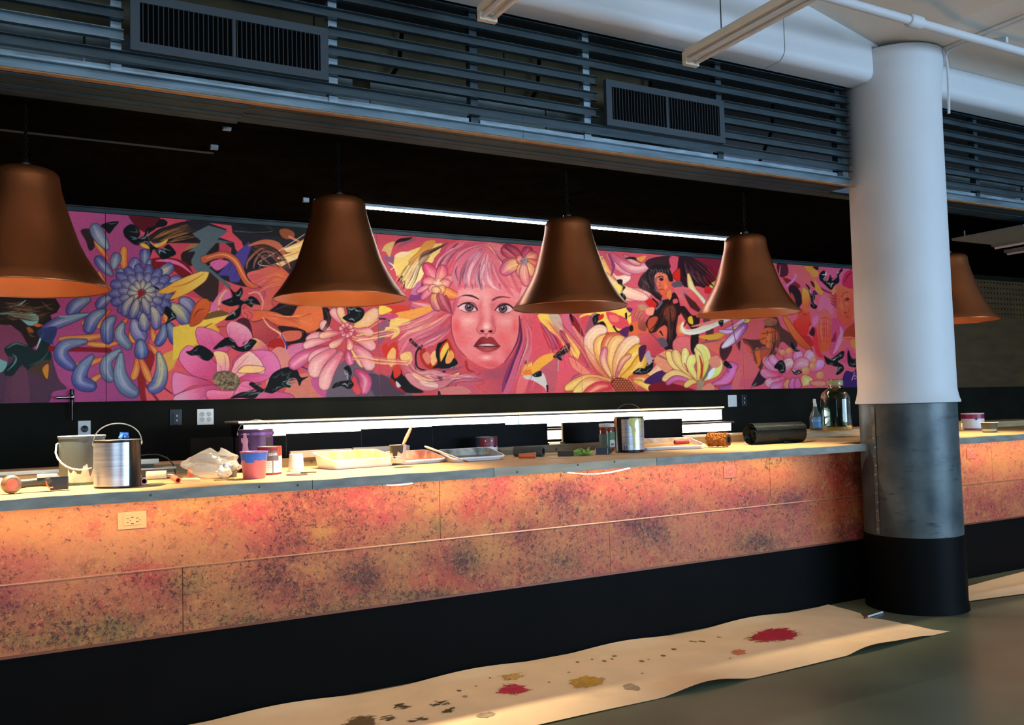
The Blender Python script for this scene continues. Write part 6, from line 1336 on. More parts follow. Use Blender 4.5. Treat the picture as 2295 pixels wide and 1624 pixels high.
for i in range(12): a = i*.52; G(640+38*math.cos(a), 610+34*math.sin(a), 6, 6, (206,120,90), .9)
bloom(1320,435,[(-180,-90,110,(232,140,120),(176,60,90)),(-150,-120,60,(200,90,100),(130,40,76)),(40,-110,90,(206,100,120),(160,44,84)),(110,-50,100,(244,180,110),(196,90,110)),(130,30,70,(240,150,100),(206,80,90)),(-170,20,50,(220,120,110),(196,90,110)),(-180,110,110,(248,196,120),(206,100,140)),(-20,140,70,(248,206,120),(232,150,130)),(90,120,96,(248,190,120),(230,140,120)),(30,210,80,(246,180,150),(226,120,130)),(-60,0,74,(246,170,130),(220,100,110))])
for i in range(40):
    a = PT.rnd.random()*6.28; q = PT.rnd.random()**.5; G(1325+30*q*math.cos(a), 438+32*q*math.sin(a), 8, 8, PT.rnd.choice(((150,130,140),(110,88,104),(176,156,160))), .9)
# --- the face
PT.to(*F_)
P([(330,620),(420,600),(620,600),(800,620),(930,720),(975,850),(980,980),(965,1130),(920,1240),(850,1350),(760,1430),(680,1462),(600,1450),(500,1400),(400,1330),(300,1220),(255,1090),(245,960),(260,860),(310,730)], (236,138,138))
G(450,680,160,90,(244,176,170),.9); G(610,700,80,120,(244,170,164),.9); G(640,850,60,160,(244,166,160),.8); G(420,950,130,70,(248,180,170),.9); G(830,950,110,60,(244,170,164),.8)
G(300,1010,60,110,(232,98,98),.9); G(930,1010,44,110,(228,100,100),.8); G(350,1160,110,120,(232,110,110),.7); G(800,1150,120,130,(228,106,108),.75); G(620,1400,170,60,(224,96,98),.8); G(700,1430,120,40,(206,84,90),.6); G(860,1300,80,90,(214,92,98),.7); G(470,1330,90,70,(234,122,120),.6); G(620,1345,60,34,(248,186,176),.95); G(560,780,26,90,(214,108,110),.6,10); G(690,790,50,80,(206,104,112),.75); G(720,700,60,40,(222,130,134),.6); G(640,1170,110,26,(226,120,120),.6); G(620,1290,90,26,(200,90,92),.7); G(450,800,110,70,(206,120,126),.55); G(810,810,110,70,(206,120,126),.6)
K([(250,900),(246,1000),(262,1110),(310,1230),(410,1340)], 2, (130,62,78), 1.4, 2); K([(975,900),(978,1020),(960,1150),(900,1280),(820,1390)], 2.4, (110,52,80), 1.4, 4)
# nose
G(560,960,40,120,(206,92,98),.55,8); G(690,960,36,110,(196,88,98),.7,-6); G(625,1000,50,40,(250,190,180),.95); G(620,1020,34,20,(252,214,206),.8); G(560,1050,40,34,(226,128,126),.7); G(690,1050,36,34,(214,112,114),.7); K([(540,990),(520,1040),(545,1085),(580,1090)], 1, (170,78,88), 1.6, 1.4); K([(705,990),(722,1040),(700,1085),(670,1085)], 1, (160,72,84), 1.6, 1.4)
P([(555,1060),(575,1048),(600,1056),(590,1074),(570,1072)], (60,22,28)); P([(645,1062),(668,1050),(690,1060),(680,1076),(655,1074)], (60,22,28)); K([(590,1078),(620,1095),(650,1080)], 1.4, (150,60,70), 1.4); G(620,1112,22,20,(206,104,108),.8); G(640,1108,8,22,(248,180,174),.7)
# lips
P([(490,1225),(530,1160),(570,1125),(605,1122),(630,1138),(655,1122),(700,1135),(740,1185),(772,1222),(715,1215),(640,1200),(560,1208)], (118,34,42), (150,56,58), ((520,1220),(640,1130))); G(620,1165,60,18,(166,72,72),.6); P([(545,1218),(570,1202),(640,1196),(700,1206),(712,1220),(640,1224)], (196,150,150)); K([(570,1216),(640,1208),(700,1216)], 1, (236,206,200), 1, 2.5); K([(490,1225),(560,1222),(640,1228),(710,1224),(772,1222)], 1.6, (50,14,20), 1.6, 2.4)
P([(500,1226),(570,1232),(640,1236),(710,1232),(770,1224),(730,1262),(670,1284),(600,1286),(545,1262)], (150,56,60), (172,74,76), ((640,1235),(640,1285))); G(640,1252,70,16,(206,106,106),.8)
# eyes
def eye(cx, cy, s=1):
    P([(cx-108,cy+2),(cx-70,cy-34),(cx,cy-46),(cx+60,cy-20),(cx+92,cy+30),(cx+30,cy+44),(cx-40,cy+42)], (240,204,200)) if s > 0 else P([(cx-88,cy+34),(cx-50,cy-12),(cx+10,cy-34),(cx+80,cy-16),(cx+100,cy+18),(cx+60,cy+40),(cx-20,cy+46)], (240,204,200))
for lid in ([(330,810),(390,765),(450,752),(500,775),(530,830)], [(715,835),(760,780),(820,762),(880,785),(915,830)]): K(lid, 1, (96,44,56), 2, 1.6)
P([(328,805),(370,775),(430,768),(480,790),(522,838),(470,850),(400,852),(350,830)], (238,200,196)); P([(722,838),(760,800),(820,782),(880,800),(905,840),(860,862),(790,864)], (238,198,196))
for cx, cy in ((440,806),(800,820)):
    G(cx, cy, 48, 46, (80,58,66), 1); P([(cx+42*math.cos(a*.524), cy+40*math.sin(a*.524)) for a in range(12)], (112,88,96), line=(44,24,32), lw=1.6); P([(cx+20*math.cos(a*.785), cy+19*math.sin(a*.785)) for a in range(8)], (26,16,22)); G(cx-8, cy-14, 9, 9, (250,240,240), 1); G(cx+16, cy+14, 14, 10, (160,130,138), .7)
K([(322,802),(370,770),(430,762),(485,788),(528,842)], 2, (44,18,26), 1.4, 3.6); K([(350,832),(400,856),(470,854),(522,842)], 1, (120,56,66), 1, 1.4); K([(716,842),(755,796),(820,775),(880,790),(915,826)], 1.4, (44,18,26), 3.4, 3.2); K([(728,844),(790,868),(860,864),(905,838)], 1, (120,56,66), 1, 1.4); K([(322,802),(312,790)], 2, (60,28,36), 1)
K([(330,868),(420,880),(500,860)], 1, (214,130,130), 1, 3, op=.5); K([(740,880),(830,892),(900,870)], 1, (206,120,124), 1, 3, op=.5)
# brows
K([(350,690),(400,678),(460,684),(505,700),(540,720)], 1, (84,38,48), 2.6, 4.6); K([(690,730),(740,704),(800,694),(880,705)], 3.6, (110,56,66), 1, 4)
# fringe over the brow
for pts, w, c in (([(520,170),(420,260),(350,400),(340,600)],24,(222,118,132)),([(560,200),(480,300),(420,420),(400,610)],26,(200,140,152)),([(620,210),(540,330),(500,450),(470,600)],22,(224,140,148)),([(600,260),(570,380),(530,500),(575,630)],22,(206,148,156)),([(640,240),(620,400),(600,520),(580,610)],14,(236,164,164)),([(680,280),(640,420),(650,530),(770,630)],24,(206,140,148)),([(720,300),(700,440),(740,560),(860,640)],20,(232,134,140)),([(420,300),(370,430),(330,590)],10,(150,92,110)),([(560,340),(540,470),(570,620)],5,(130,80,98)),([(600,350),(560,500)],8,(240,190,188)),([(650,330),(640,480),(690,580),(760,620)],8,(240,180,178)),([(480,330),(440,470),(440,590)],7,(236,176,178)),([(300,380),(280,480),(310,600)],12,(214,130,140)),([(740,420),(800,540),(900,650),(940,730)],14,(222,120,128)),([(880,600),(960,700),(990,820)],16,(232,140,146)),([(700,330),(760,500),(850,600)],4,(190,96,110))): K(pts, 2, c, 1, w)
for x0, x1 in ((470,478),(400,392),(575,580),(765,775)): K([(x0,560),(x1,610)], 3, (150,92,108), 1)
SR([(560,180),(420,290),(340,430),(330,600)], [(640,200),(600,330),(560,460),(560,610)], 46, HC, 1.5)
SR([(620,220),(600,360),(590,480),(600,610)], [(720,280),(740,420),(830,560),(920,680)], 40, HC, 1.5)
K([(310,370),(295,430),(320,520)], 2, (140,84,104), 2, 4); K([(350,690),(310,730),(280,830),(262,900)], 2, (200,110,124), 2, 8); K([(190,680),(230,780),(260,890)], 3, (150,64,84), 2, 6); K([(300,700),(275,780),(265,880)], 1, (180,84,104), 1, 4)
# --- fourth part: seated dark figure, yellow daisy, lily
PT.to(*D_)
P([(380,380),(1700,400),(1700,900),(700,900)], (206,90,104)); P([(1100,400),(1700,420),(1700,560),(1420,560),(1180,500)], (120,30,54))
P([(360,870),(700,820),(760,900),(720,1000),(560,1000),(430,960)], (244,200,92)); P([(380,880),(450,880),(480,1000),(430,1020),(350,920)], (206,80,90)); P([(440,870),(500,880),(440,1100),(390,1040)], (120,90,104), op=.7)
# long orange-white petals from upper left
for pts, w, c0, c1 in (([(520,400),(560,520),(640,600),(760,560)],90,(240,190,110),(246,206,190)),([(530,420),(590,600),(700,700),(930,700)],120,(244,190,100),(240,160,150)),([(560,540),(640,640),(760,700),(900,740)],90,(246,210,140),(244,180,170)),([(560,380),(640,470),(740,520),(770,540)],80,(214,120,130),(226,150,160)),([(600,380),(700,470),(800,500),(910,480)],90,(196,100,130),(226,150,160)),([(700,390),(760,440),(840,470)],50,(206,110,130),(214,130,140))):
    T(pts, w, c0, c1, (150,60,70), hi=(250,220,190), vein=(206,120,100))
K([(580,390),(620,480),(600,560)], 3, (140,60,110), 2, 8); K([(720,420),(780,420),(830,450)], 3, (30,18,22), 3, 6); P([(800,420),(880,400),(840,450)], (230,150,70)); P([(870,460),(920,420),(1060,400),(1100,440),(1040,520),(930,520)], (62,34,40)); P([(1060,420),(1130,410),(1140,540),(1090,520)], (206,84,110))
X([(650,590),(690,590),(690,630),(715,650),(690,690),(720,730),(700,760),(670,700),(680,650),(655,620)], n=3, hl=((200,200,170),(150,150,120)))
P([(630,620),(690,640),(680,700),(630,680)], (240,206,100), op=.8)
# wings behind him
P([(815,640),(840,560),(900,520),(1000,540),(1000,740),(900,690)], (58,38,40)); P([(1130,560),(1150,400),(1290,440),(1440,560),(1380,660),(1280,640),(1200,660)], (52,26,34))
for i in range(12):
    x = 1160+24*i; K([(x,440+14*i),(x+20,540+8*i),(x+60,600+6*i)], 1, (98,58,66) if i % 2 else (30,16,22), 1, 5)
for i in range(6): K([(840+22*i,580+14*i),(860+20*i,620+12*i),(850+20*i,680)], 1, (110,80,84), 1, 4)
P([(1085,560),(1110,520),(1145,500),(1148,600),(1110,590)], (200,46,28), line=(30,14,18)); P([(1380,480),(1440,560),(1400,620),(1340,600)], (112,24,36)); P([(1390,620),(1430,600),(1420,650),(1380,650)], (230,180,90)); P([(1350,640),(1400,660),(1380,700),(1340,690)], (190,40,44)); K([(1370,600),(1420,650)], 4, (24,16,20), 2)
T([(1210,540),(1250,680),(1350,780)], 60, (240,190,120), (246,220,190), (150,80,70), hi=(252,236,210)); P([(1080,620),(1150,600),(1160,650),(1100,650)], (96,84,96))
# torso
P([(1100,660),(1200,650),(1270,700),(1340,800),(1320,860),(1230,830),(1150,750)], (214,104,112), (206,84,90), ((1120,660),(1320,840))); K([(1180,700),(1250,790),(1320,850)], 3, (80,36,40), 4, 16); G(1180,690,50,40,(170,110,130),.6)
P([(1050,740),(1100,690),(1140,760),(1150,880),(1130,1000),(1100,1090),(1090,1170),(1020,1170),(1040,1060),(1040,960),(960,1000),(900,1010),(870,940),(930,850),(1000,760)], (44,26,28))
P([(1020,820),(1090,790),(1120,850),(1100,910),(1050,920),(1015,870)], (134,70,48), op=.85, soft=6); 
for a, b in (((1040,830),(1090,850)),((1030,860),(1100,870)),((1040,890),(1090,880)),((1050,940),(1080,950)),((1060,980),(1080,990))): K([a, b], 1, (206,110,80), 1, 3, op=.7)
P([(1090,750),(1120,740),(1130,770),(1095,780)], (206,90,100)); G(1065,1000,22,60,(90,60,66),.7)
P([(890,960),(900,900),(960,880),(970,920),(920,1000)], (206,90,60), op=.9); P([(980,760),(1010,770),(960,830),(950,800)], (110,104,116)); P([(1120,900),(1170,860),(1200,960),(1180,1030),(1120,1020)], (220,110,104)); P([(1130,960),(1170,930),(1180,1000),(1140,1010)], (236,150,70)); P([(960,1000),(1030,950),(1040,1040),(1000,1050)], (216,104,76)); K([(990,1000),(1010,1030)], 4, (30,18,22), 2)
P([(1090,1080),(1160,1040),(1230,1060),(1230,1150),(1110,1160)], (214,110,114)); P([(800,990),(880,990),(980,1080),(1040,1170),(960,1200),(880,1170),(820,1080)], (208,92,96), (190,70,80), ((830,1000),(980,1180)), line=(70,30,36)); P([(970,1060),(1020,1050),(1050,1110),(1000,1120)], (104,86,98))
P([(740,950),(790,920),(870,950),(900,1010),(830,1010),(780,1060),(740,1020)], (220,110,64)); P([(745,960),(770,950),(775,990),(750,1000)], (30,18,18)); P([(780,840),(840,820),(860,880),(880,990),(820,980),(810,900)], (206,110,90), (150,76,66), ((800,850),(850,980))); 
for a, b in (((780,850),(740,880)),((800,830),(780,880)),((830,840),(800,900)),((850,860),(820,910))): K([a, ((a[0]+b[0])/2+4, (a[1]+b[1])/2), b], 3, (200,120,110), 2, 4); K([a, b], .7, (60,30,34), .7)
P([(870,760),(930,740),(980,780),(930,830),(900,800)], (196,44,36)); K([(930,740),(970,780),(960,800)], 3, (24,14,18), 3); P([(810,790),(870,790),(890,830),(840,830)], (180,150,110), op=.8); P([(880,820),(940,810),(930,870),(880,860)], (240,150,130))
K([(715,840),(720,890),(705,940)], 5, (24,16,20), 4); P([(560,850),(620,850),(720,900),(740,960),(680,980),(600,940)], (214,80,90)); P([(590,870),(650,880),(660,920),(600,920)], (232,120,110)); P([(640,830),(720,810),(720,850),(660,870)], (246,206,90)); K([(620,960),(650,1000),(680,1000)], 4, (26,18,20), 3); P([(660,1000),(740,960),(730,1040),(690,1030)], (92,40,90)); P([(720,810),(770,820),(750,850)], (110,40,90))
X([(460,880),(500,860),(520,880),(490,930),(540,920),(570,980),(530,970),(480,960),(455,920)], n=3, hl=((220,206,150),(170,160,130))); P([(500,880),(540,860),(540,890),(510,910)], (200,46,40))
# head
P([(940,560),(960,530),(1010,530),(1060,560),(1080,610),(1060,680),(1050,740),(1010,720),(980,690),(960,640)], (226,124,100), (210,96,64), ((950,560),(1060,680))); P([(880,540),(900,500),(960,470),(1040,480),(1080,540),(1090,600),(1060,600),(1040,550),(980,530),(945,560),(950,620),(940,680),(980,720),(1000,760),(940,720),(900,640)], (36,26,28)); P([(970,560),(960,640),(985,690),(960,680),(940,600)], (150,96,104), op=.9)
K([(975,570),(1000,562),(1015,572)], 2.2, (34,20,22), 1.4); P([(980,585),(1000,574),(1016,588),(998,600)], (50,28,32)); K([(985,610),(990,635),(975,645)], 1.2, (130,52,46), 1); K([(985,668),(1005,664),(1020,672)], 2.2, (96,30,32), 1); G(1030,640,16,30,(240,150,90),.7); K([(1040,700),(1060,740)], 2, (60,30,30), 2); P([(1040,700),(1070,670),(1080,720),(1060,750)], (220,130,80))
for i in range(7): K([(900+24*i,500+(i % 2)*12),(920+22*i,520),(910+24*i,545)], 1, (92,78,82), 1, 3)
P([(1140,820),(1180,800),(1240,870),(1300,880),(1290,1000),(1260,1130),(1230,1140),(1240,1000),(1200,930)], (48,28,30)); P([(1210,890),(1240,880),(1250,940),(1215,930)], (236,180,60)); K([(1170,860),(1200,900),(1180,960)], 2, (80,40,40), 2, 5)
P([(1330,900),(1400,920),(1410,1040),(1380,1140),(1340,1140),(1350,1010)], (104,60,66), (60,34,38), ((1340,920),(1380,1130))); P([(1230,1130),(1240,1000),(1290,1000),(1290,1100),(1260,1180)], (40,26,28)); P([(1290,1040),(1400,1020),(1500,1000),(1480,1040),(1400,1070)], (240,150,60)); P([(1320,1090),(1440,1060),(1560,1060),(1540,1170),(1440,1170)], (216,104,90)); P([(1470,1100),(1530,1070),(1560,1130),(1500,1230),(1460,1180)], (70,36,40)); K([(1320,1090),(1400,1075),(1470,1065)], 3, (130,84,90), 2, 5)
# white horn-like petals
K([(1165,980),(1190,1000),(1260,1000),(1400,950),(1500,900),(1560,895)], 10, (240,196,180), 6, 13); K([(1170,930),(1160,970),(1200,1012),(1300,1005),(1420,960),(1540,905)], 4, (246,222,210), 2, 7); K([(1240,960),(1380,930),(1500,890)], 3, (206,130,120), 2, 8)
for pts, w, c0, c1 in (([(1450,990),(1520,1000),(1620,960),(1700,880)],50,(190,150,190),(214,180,206)),([(1500,980),(1580,960),(1660,900)],40,(160,110,170),(206,170,200)),([(1560,980),(1640,950),(1700,900)],36,(240,180,70),(236,160,60)),([(1475,1130),(1560,1060),(1680,930)],76,(214,190,200),(130,80,150))): T(pts, w, c0, c1, (90,50,90), hi=tuple(min(255, v+20) for v in c0))
K([(1555,905),(1570,1000),(1590,1090),(1612,1140),(1680,1200)], 2, (96,64,80), 1.6); X([(1450,920),(1490,910),(1480,960),(1460,950)], n=1)
P([(1600,1090),(1680,1060),(1720,1120),(1690,1200),(1640,1180)], (80,40,42)); P([(1620,1130),(1670,1140),(1690,1230),(1650,1200)], (190,84,80))
# pink drapes left bottom
P([(-20,880),(40,900),(120,1000),(200,1060),(220,1160),(140,1220),(60,1240),(-20,1300)], (216,92,104)); P([(40,930),(120,1000),(190,1070),(190,1130),(120,1140),(70,1020)], (150,50,100)); P([(180,1060),(220,1100),(220,1150),(190,1150)], (206,50,40)); K([(40,930),(80,1040),(140,1160)], 2, (190,40,50), 2, 5); P([(20,868),(90,868),(160,940),(230,1000),(330,1100),(355,1150),(330,1240),(300,1230),(230,1040),(130,980),(60,940)], (246,206,96)); P([(110,868),(190,868),(220,980),(180,990),(130,920)], (196,170,150)); P([(210,868),(310,868),(380,980),(440,1080),(540,1270),(480,1250),(380,1100),(260,1000)], (206,110,130), (190,80,110), ((230,870),(500,1250)))
P([(270,880),(310,880),(370,980),(380,1040),(300,960)], (140,40,44)); K([(300,960),(400,1120),(500,1290)], 3, (226,140,120), 2, 10); K([(280,870),(300,920)], 6, (30,18,22), 3); P([(190,1000),(230,1000),(265,1090),(240,1110)], (140,50,90))
P([(220,1180),(330,1210),(430,1300),(480,1360),(300,1420),(180,1500),(60,1500),(120,1300)], (220,96,110)); P([(50,1290),(160,1200),(190,1240),(150,1500),(100,1500)], (190,98,110)); P([(-20,1260),(60,1190),(160,1170),(150,1210),(60,1280),(-20,1340)], (240,170,70)); K([(430,1255),(370,1320),(300,1360),(275,1410)], 3, (150,94,104), 3, 4); K([(260,1190),(330,1280),(440,1340),(560,1370)], 1, (170,60,76), 1); P([(265,1200),(330,1230),(440,1330),(400,1350),(300,1290)], (236,140,120), line=(170,70,80))
X([(140,1200),(190,1150),(230,1110),(275,1090),(270,1150),(220,1190),(210,1230),(170,1210)], n=4, hl=((226,220,210),(190,186,180))); K([(185,1230),(180,1310)], 2, (180,170,166), 2, 6)
P([(-20,1345),(60,1330),(90,1400),(100,1480),(60,1430),(-20,1380)], (210,204,196)); X([(-20,1340),(40,1310),(50,1350),(0,1360)], n=1); K([(95,1430),(98,1475)], 5, (26,22,22), 3)
# yellow daisy
YL = ((226,150,84),(246,200,110),(236,170,60),(232,150,100),(206,110,120))
for pts, w, c0, c1 in (([(600,1380),(480,1240),(430,1080),(500,990),(570,1000)],100,(222,120,80),(246,206,180)),([(610,1370),(520,1200),(520,1080),(640,1050)],96,(236,160,90),(244,190,110)),([(620,1365),(560,1180),(590,1060),(690,1040)],90,(226,140,84),(216,110,80)),([(640,1370),(600,1210),(640,1080),(720,1080)],100,(244,190,100),(240,180,120)),([(640,1360),(660,1230),(740,1100),(830,1055)],110,(236,170,110),(244,196,170)),([(650,1370),(720,1260),(800,1170),(850,1110)],120,(240,190,90),(240,180,70)),([(680,1370),(780,1310),(830,1250),(860,1170)],110,(240,180,80),(236,170,60)),([(600,1360),(540,1230),(560,1120)],60,(246,206,140),(214,120,150)),([(640,1360),(690,1240),(760,1180)],50,(196,110,140),(226,150,120)),
    ([(740,1370),(860,1370),(960,1320),(1015,1235)],90,(244,200,110),(240,160,150)),([(740,1380),(850,1380),(960,1480)],110,(206,90,80),(240,180,70)),([(780,1390),(880,1430),(990,1500)],60,(240,190,80),(246,200,110)),([(600,1390),(440,1370),(330,1410),(230,1460)],80,(240,170,120),(244,200,110)),([(610,1420),(480,1400),(400,1420),(300,1500)],90,(226,110,110),(246,214,120)),([(620,1430),(500,1440),(380,1520)],90,(206,60,80),(226,90,90))):
    T(pts, w, c0, c1, (150,70,44), hi=(250,226,160), vein=(200,110,60), base=.35)
P([(600,1400),(640,1365),(700,1370),(760,1400),(800,1470),(790,1500),(660,1490),(620,1450)], (120,50,34))
for i in range(9):
    for j in range(7):
        x = 615+22*i+(j % 2)*11; y = 1378+17*j
        if ((x-700)/105)**2+((y-1435)/75)**2 < 1 and y > 1372+(x-640)*.2-20: G(x, y, 8, 7, (226,150,100), 1)
P([(820,1130),(880,1110),(860,1200),(830,1240)], (80,36,70)); P([(860,1400),(960,1320),(1050,1310),(1020,1400),(960,1420)], (78,36,90)); P([(900,1430),(1020,1400),(1200,1440),(1270,1480),(950,1490)], (130,26,40))
X([(770,1330),(820,1290),(870,1290),(890,1250),(930,1240),(930,1290),(890,1330),(830,1340)], n=4, hl=((210,200,190),(160,150,150))); P([(870,1180),(900,1150),(920,1200),(940,1220),(900,1260),(880,1220)], (170,150,160)); K([(930,1230),(980,1200),(1040,1170)], 3, (40,22,30), 2)
P([(940,1220),(1030,1150),(1100,1150),(1140,1230),(1050,1320),(1000,1300)], (226,140,110)); K([(980,1190),(1040,1220)], 4, (150,96,104), 3)
# lily
for pts, w, c0, c1 in (([(1270,1400),(1130,1290),(1080,1230),(1045,1150)],66,(240,180,130),(246,206,120)),([(1280,1390),(1160,1270),(1120,1200),(1105,1140)],76,(244,200,120),(226,180,120)),([(1280,1380),(1200,1270),(1190,1200),(1185,1125)],70,(246,214,150),(244,206,130)),([(1290,1390),(1230,1280),(1240,1220),(1240,1180)],76,(244,206,120),(246,214,130)),([(1290,1390),(1310,1260),(1300,1160),(1260,1130)],80,(240,196,90),(226,206,140)),([(1300,1390),(1360,1270),(1340,1150),(1270,1110)],70,(236,180,80),(230,216,150)),([(1320,1390),(1430,1330),(1450,1250),(1400,1200)],66,(246,206,90),(240,210,140)),([(1270,1400),(1150,1340),(1080,1340),(1005,1390)],66,(240,180,110),(236,190,130)),([(1270,1410),(1150,1370),(1090,1380),(1035,1420)],50,(206,110,150),(190,90,150)),([(1280,1400),(1230,1400),(1180,1440)],50,(240,180,110),(244,190,110)),([(1400,1420),(1500,1390),(1570,1300),(1510,1260)],100,(190,110,160),(170,90,150)),([(1420,1430),(1540,1430),(1600,1360),(1615,1280)],50,(190,40,60),(170,40,60)),([(1450,1450),(1580,1440),(1670,1380)],70,(130,70,140),(150,84,160))):
    T(pts, w, c0, c1, (130,70,60), hi=tuple(min(255, v+16) for v in c0), vein=(190,130,90))
K([(1310,1400),(1320,1280),(1300,1190)], 4, (170,60,40), 2, 6); K([(1210,1320),(1180,1250)], 2, (190,40,40), 2, 4)
P([(1280,1460),(1290,1390),(1330,1370),(1340,1400),(1310,1470)], (150,130,104)); K([(1330,1380),(1370,1310),(1380,1240)], 5, (110,104,96), 2, 7); P([(1370,1330),(1420,1280),(1410,1340),(1370,1380)], (220,226,226)); P([(1320,1460),(1350,1420),(1390,1410),(1420,1460)], (240,128,110))
P([(1370,1230),(1440,1190),(1470,1260),(1420,1290)], (232,130,110)); X([(1490,1260),(1510,1230),(1560,1280),(1530,1290)], n=1, hl=((120,130,140),))
P([(1560,1480),(1600,1300),(1720,1180),(1720,1480)], (220,96,100))
SR([(-10,900),(60,1000),(120,1140),(140,1300)], [(200,900),(330,1030),(450,1180),(560,1360)], 60, ((236,140,130),(160,56,80),(240,180,120),(120,44,84),(206,84,100)), 2.2)
SR([(1150,420),(1200,520),(1280,600),(1330,680)], [(1260,430),(1340,480),(1420,560),(1450,620)], 46, ((96,60,70),(24,14,18),(130,60,70),(60,30,40)), 2.0)
SR([(830,560),(850,620),(900,680),(960,730)], [(920,500),(930,560),(960,640),(1000,720)], 30, ((110,80,84),(26,18,20),(80,50,54)), 1.8)
SR([(1020,780),(1040,880),(1050,980),(1060,1120)], [(1120,760),(1130,880),(1110,1000),(1080,1140)], 40, ((20,14,16),(90,46,40),(30,18,20),(130,66,50)), 2.0)
SR([(890,1000),(960,930),(1000,820),(1060,740)], [(930,1010),(990,960),(1040,880),(1090,780)], 24, ((24,16,18),(110,52,44),(60,32,32)), 2.0)
# --- right part: faces behind the fourth lamp
PT.to(*E_)
P([(770,360),(1000,370),(1480,390),(1480,1430),(560,1440),(470,1330),(600,960),(660,820)], (196,80,100)); P([(1180,860),(1480,860),(1480,1200),(1250,1150)], (156,64,100))
P([(780,350),(860,350),(880,420),(860,460),(800,460)], (70,26,40)); P([(830,470),(960,520),(980,560),(900,560)], (110,30,40)); K([(800,450),(810,370)], 3, (150,90,110), 2); K([(830,560),(920,500),(950,420),(900,370)], 4, (150,84,130), 3, 9); K([(860,550),(940,470),(930,390)], 2, (190,110,150), 2, 4)
P([(920,370),(1100,375),(1140,460),(1070,520),(960,460)], (190,84,90)); P([(1020,375),(1100,370),(1140,450),(1100,470),(1060,430)], (214,120,60)); P([(1090,380),(1140,380),(1130,410)], (40,26,30)); P([(1140,440),(1270,390),(1400,400),(1350,540),(1200,620)], (186,80,118))
# dark curls and red profile
P([(880,560),(930,540),(980,590),(1000,680),(960,740),(920,700),(900,640)], (40,24,34)); P([(900,600),(930,640),(940,700),(905,680)], (170,70,60), op=.8)
P([(960,740),(1000,740),(1060,770),(1075,870),(1060,900),(1050,960),(1000,990),(950,940),(920,860),(960,820)], (182,62,50), (164,40,38), ((1000,760),(960,960))); K([(1010,790),(1040,795)], 1.4, (90,24,28), 1); K([(1060,860),(1075,880),(1050,890)], 1, (100,26,28), 1); P([(930,860),(960,960),(1060,980),(1100,1060),(1040,1060),(950,980)], (150,34,40))
P([(1000,560),(1060,600),(1060,700),(1020,760),(1000,700)], (224,128,60), (200,90,50), ((1010,580),(1050,740)), line=(110,50,40)); P([(1010,700),(1060,720),(1050,770),(1010,760)], (196,84,56))
X([(1060,600),(1110,630),(1100,690),(1130,720),(1110,745),(1070,720),(1075,660),(1040,560),(1030,525),(1065,560)], n=4, hl=((190,196,196),(150,156,156))); P([(1090,590),(1130,580),(1130,620),(1100,620)], (60,36,90))
P([(1150,660),(1200,620),(1260,700),(1260,800),(1190,760),(1140,760)], (186,92,120)); P([(1130,900),(1140,800),(1190,740),(1250,800),(1250,930),(1240,1080),(1150,1110),(1110,1000)], (200,84,84), (190,72,44), ((1180,780),(1180,1080)), soft=3)
for i in range(5): K([(1150,830+50*i),(1200,820+50*i),(1245,840+50*i)], 1, (150,44,40), 1, 3, op=.6)
P([(1120,900),(1150,1100),(1200,1160),(1130,1150),(1090,1000)], (164,44,56)); P([(1060,950),(1090,900),(1110,930),(1100,980),(1070,970)], (56,20,34)); P([(1090,840),(1130,800),(1140,850),(1100,890)], (186,96,140))
# right-hand face
P([(1240,580),(1290,550),(1370,540),(1440,570),(1440,800),(1400,900),(1340,870),(1300,780),(1290,700),(1250,690)], (200,88,64), (186,70,52), ((1300,560),(1400,860))); K([(1340,640),(1365,605),(1400,600)], 1.8, (90,30,34), 1); P([(1360,670),(1385,645),(1410,660),(1385,680)], (80,26,30)); K([(1390,720),(1400,760),(1370,790)], 1.4, (120,40,36), 1); K([(1360,770),(1385,785)], 2, (90,28,28), 1); K([(1380,810),(1410,820)], 2, (120,30,34), 1); K([(1300,780),(1330,860),(1400,910)], 3, (170,60,90), 3); G(1340,720,30,40,(216,112,80),.6)
for i in range(5): K([(1250,600+24*i),(1280,610+26*i),(1300,640+26*i)], 2, (120,40,70), 1, 4)
P([(1250,560),(1280,560),(1290,600),(1260,620)], (206,110,90)); P([(1350,540),(1360,450),(1400,410),(1450,400),(1460,560)], (150,40,70)); K([(1360,520),(1400,450),(1440,430)], 1, (110,24,50), 1, 4)
K([(1100,500),(1150,560),(1250,610)], 3, (96,40,50), 3, 5); P([(1100,490),(1130,520),(1180,600),(1160,620),(1110,580)], (220,120,60)); P([(1070,500),(1100,520),(1110,560),(1085,540)], (44,24,30))
X([(1150,490),(1150,440),(1190,410),(1200,450),(1180,490),(1220,500),(1240,450),(1255,470),(1260,500),(1300,470),(1310,430),(1340,395),(1350,410),(1320,450),(1320,510),(1280,540),(1250,580),(1200,540),(1170,510)], n=6, hl=((150,164,160),(190,206,200)))
P([(1330,1000),(1360,950),(1400,900),(1480,860),(1480,1010),(1390,1000)], (134,52,36)); K([(1310,1000),(1400,990),(1480,1000)], 3, (196,100,60), 3); P([(1310,1010),(1400,1005),(1480,1010),(1480,1130),(1390,1080),(1340,1120),(1300,1100)], (186,80,90)); P([(1420,1020),(1470,1010),(1470,1080),(1430,1070)], (206,110,60)); K([(1330,900),(1340,960),(1300,1080),(1270,1130)], 3, (196,110,140), 3, 10); P([(1250,1020),(1290,940),(1290,1020),(1260,1030)], (120,34,60))
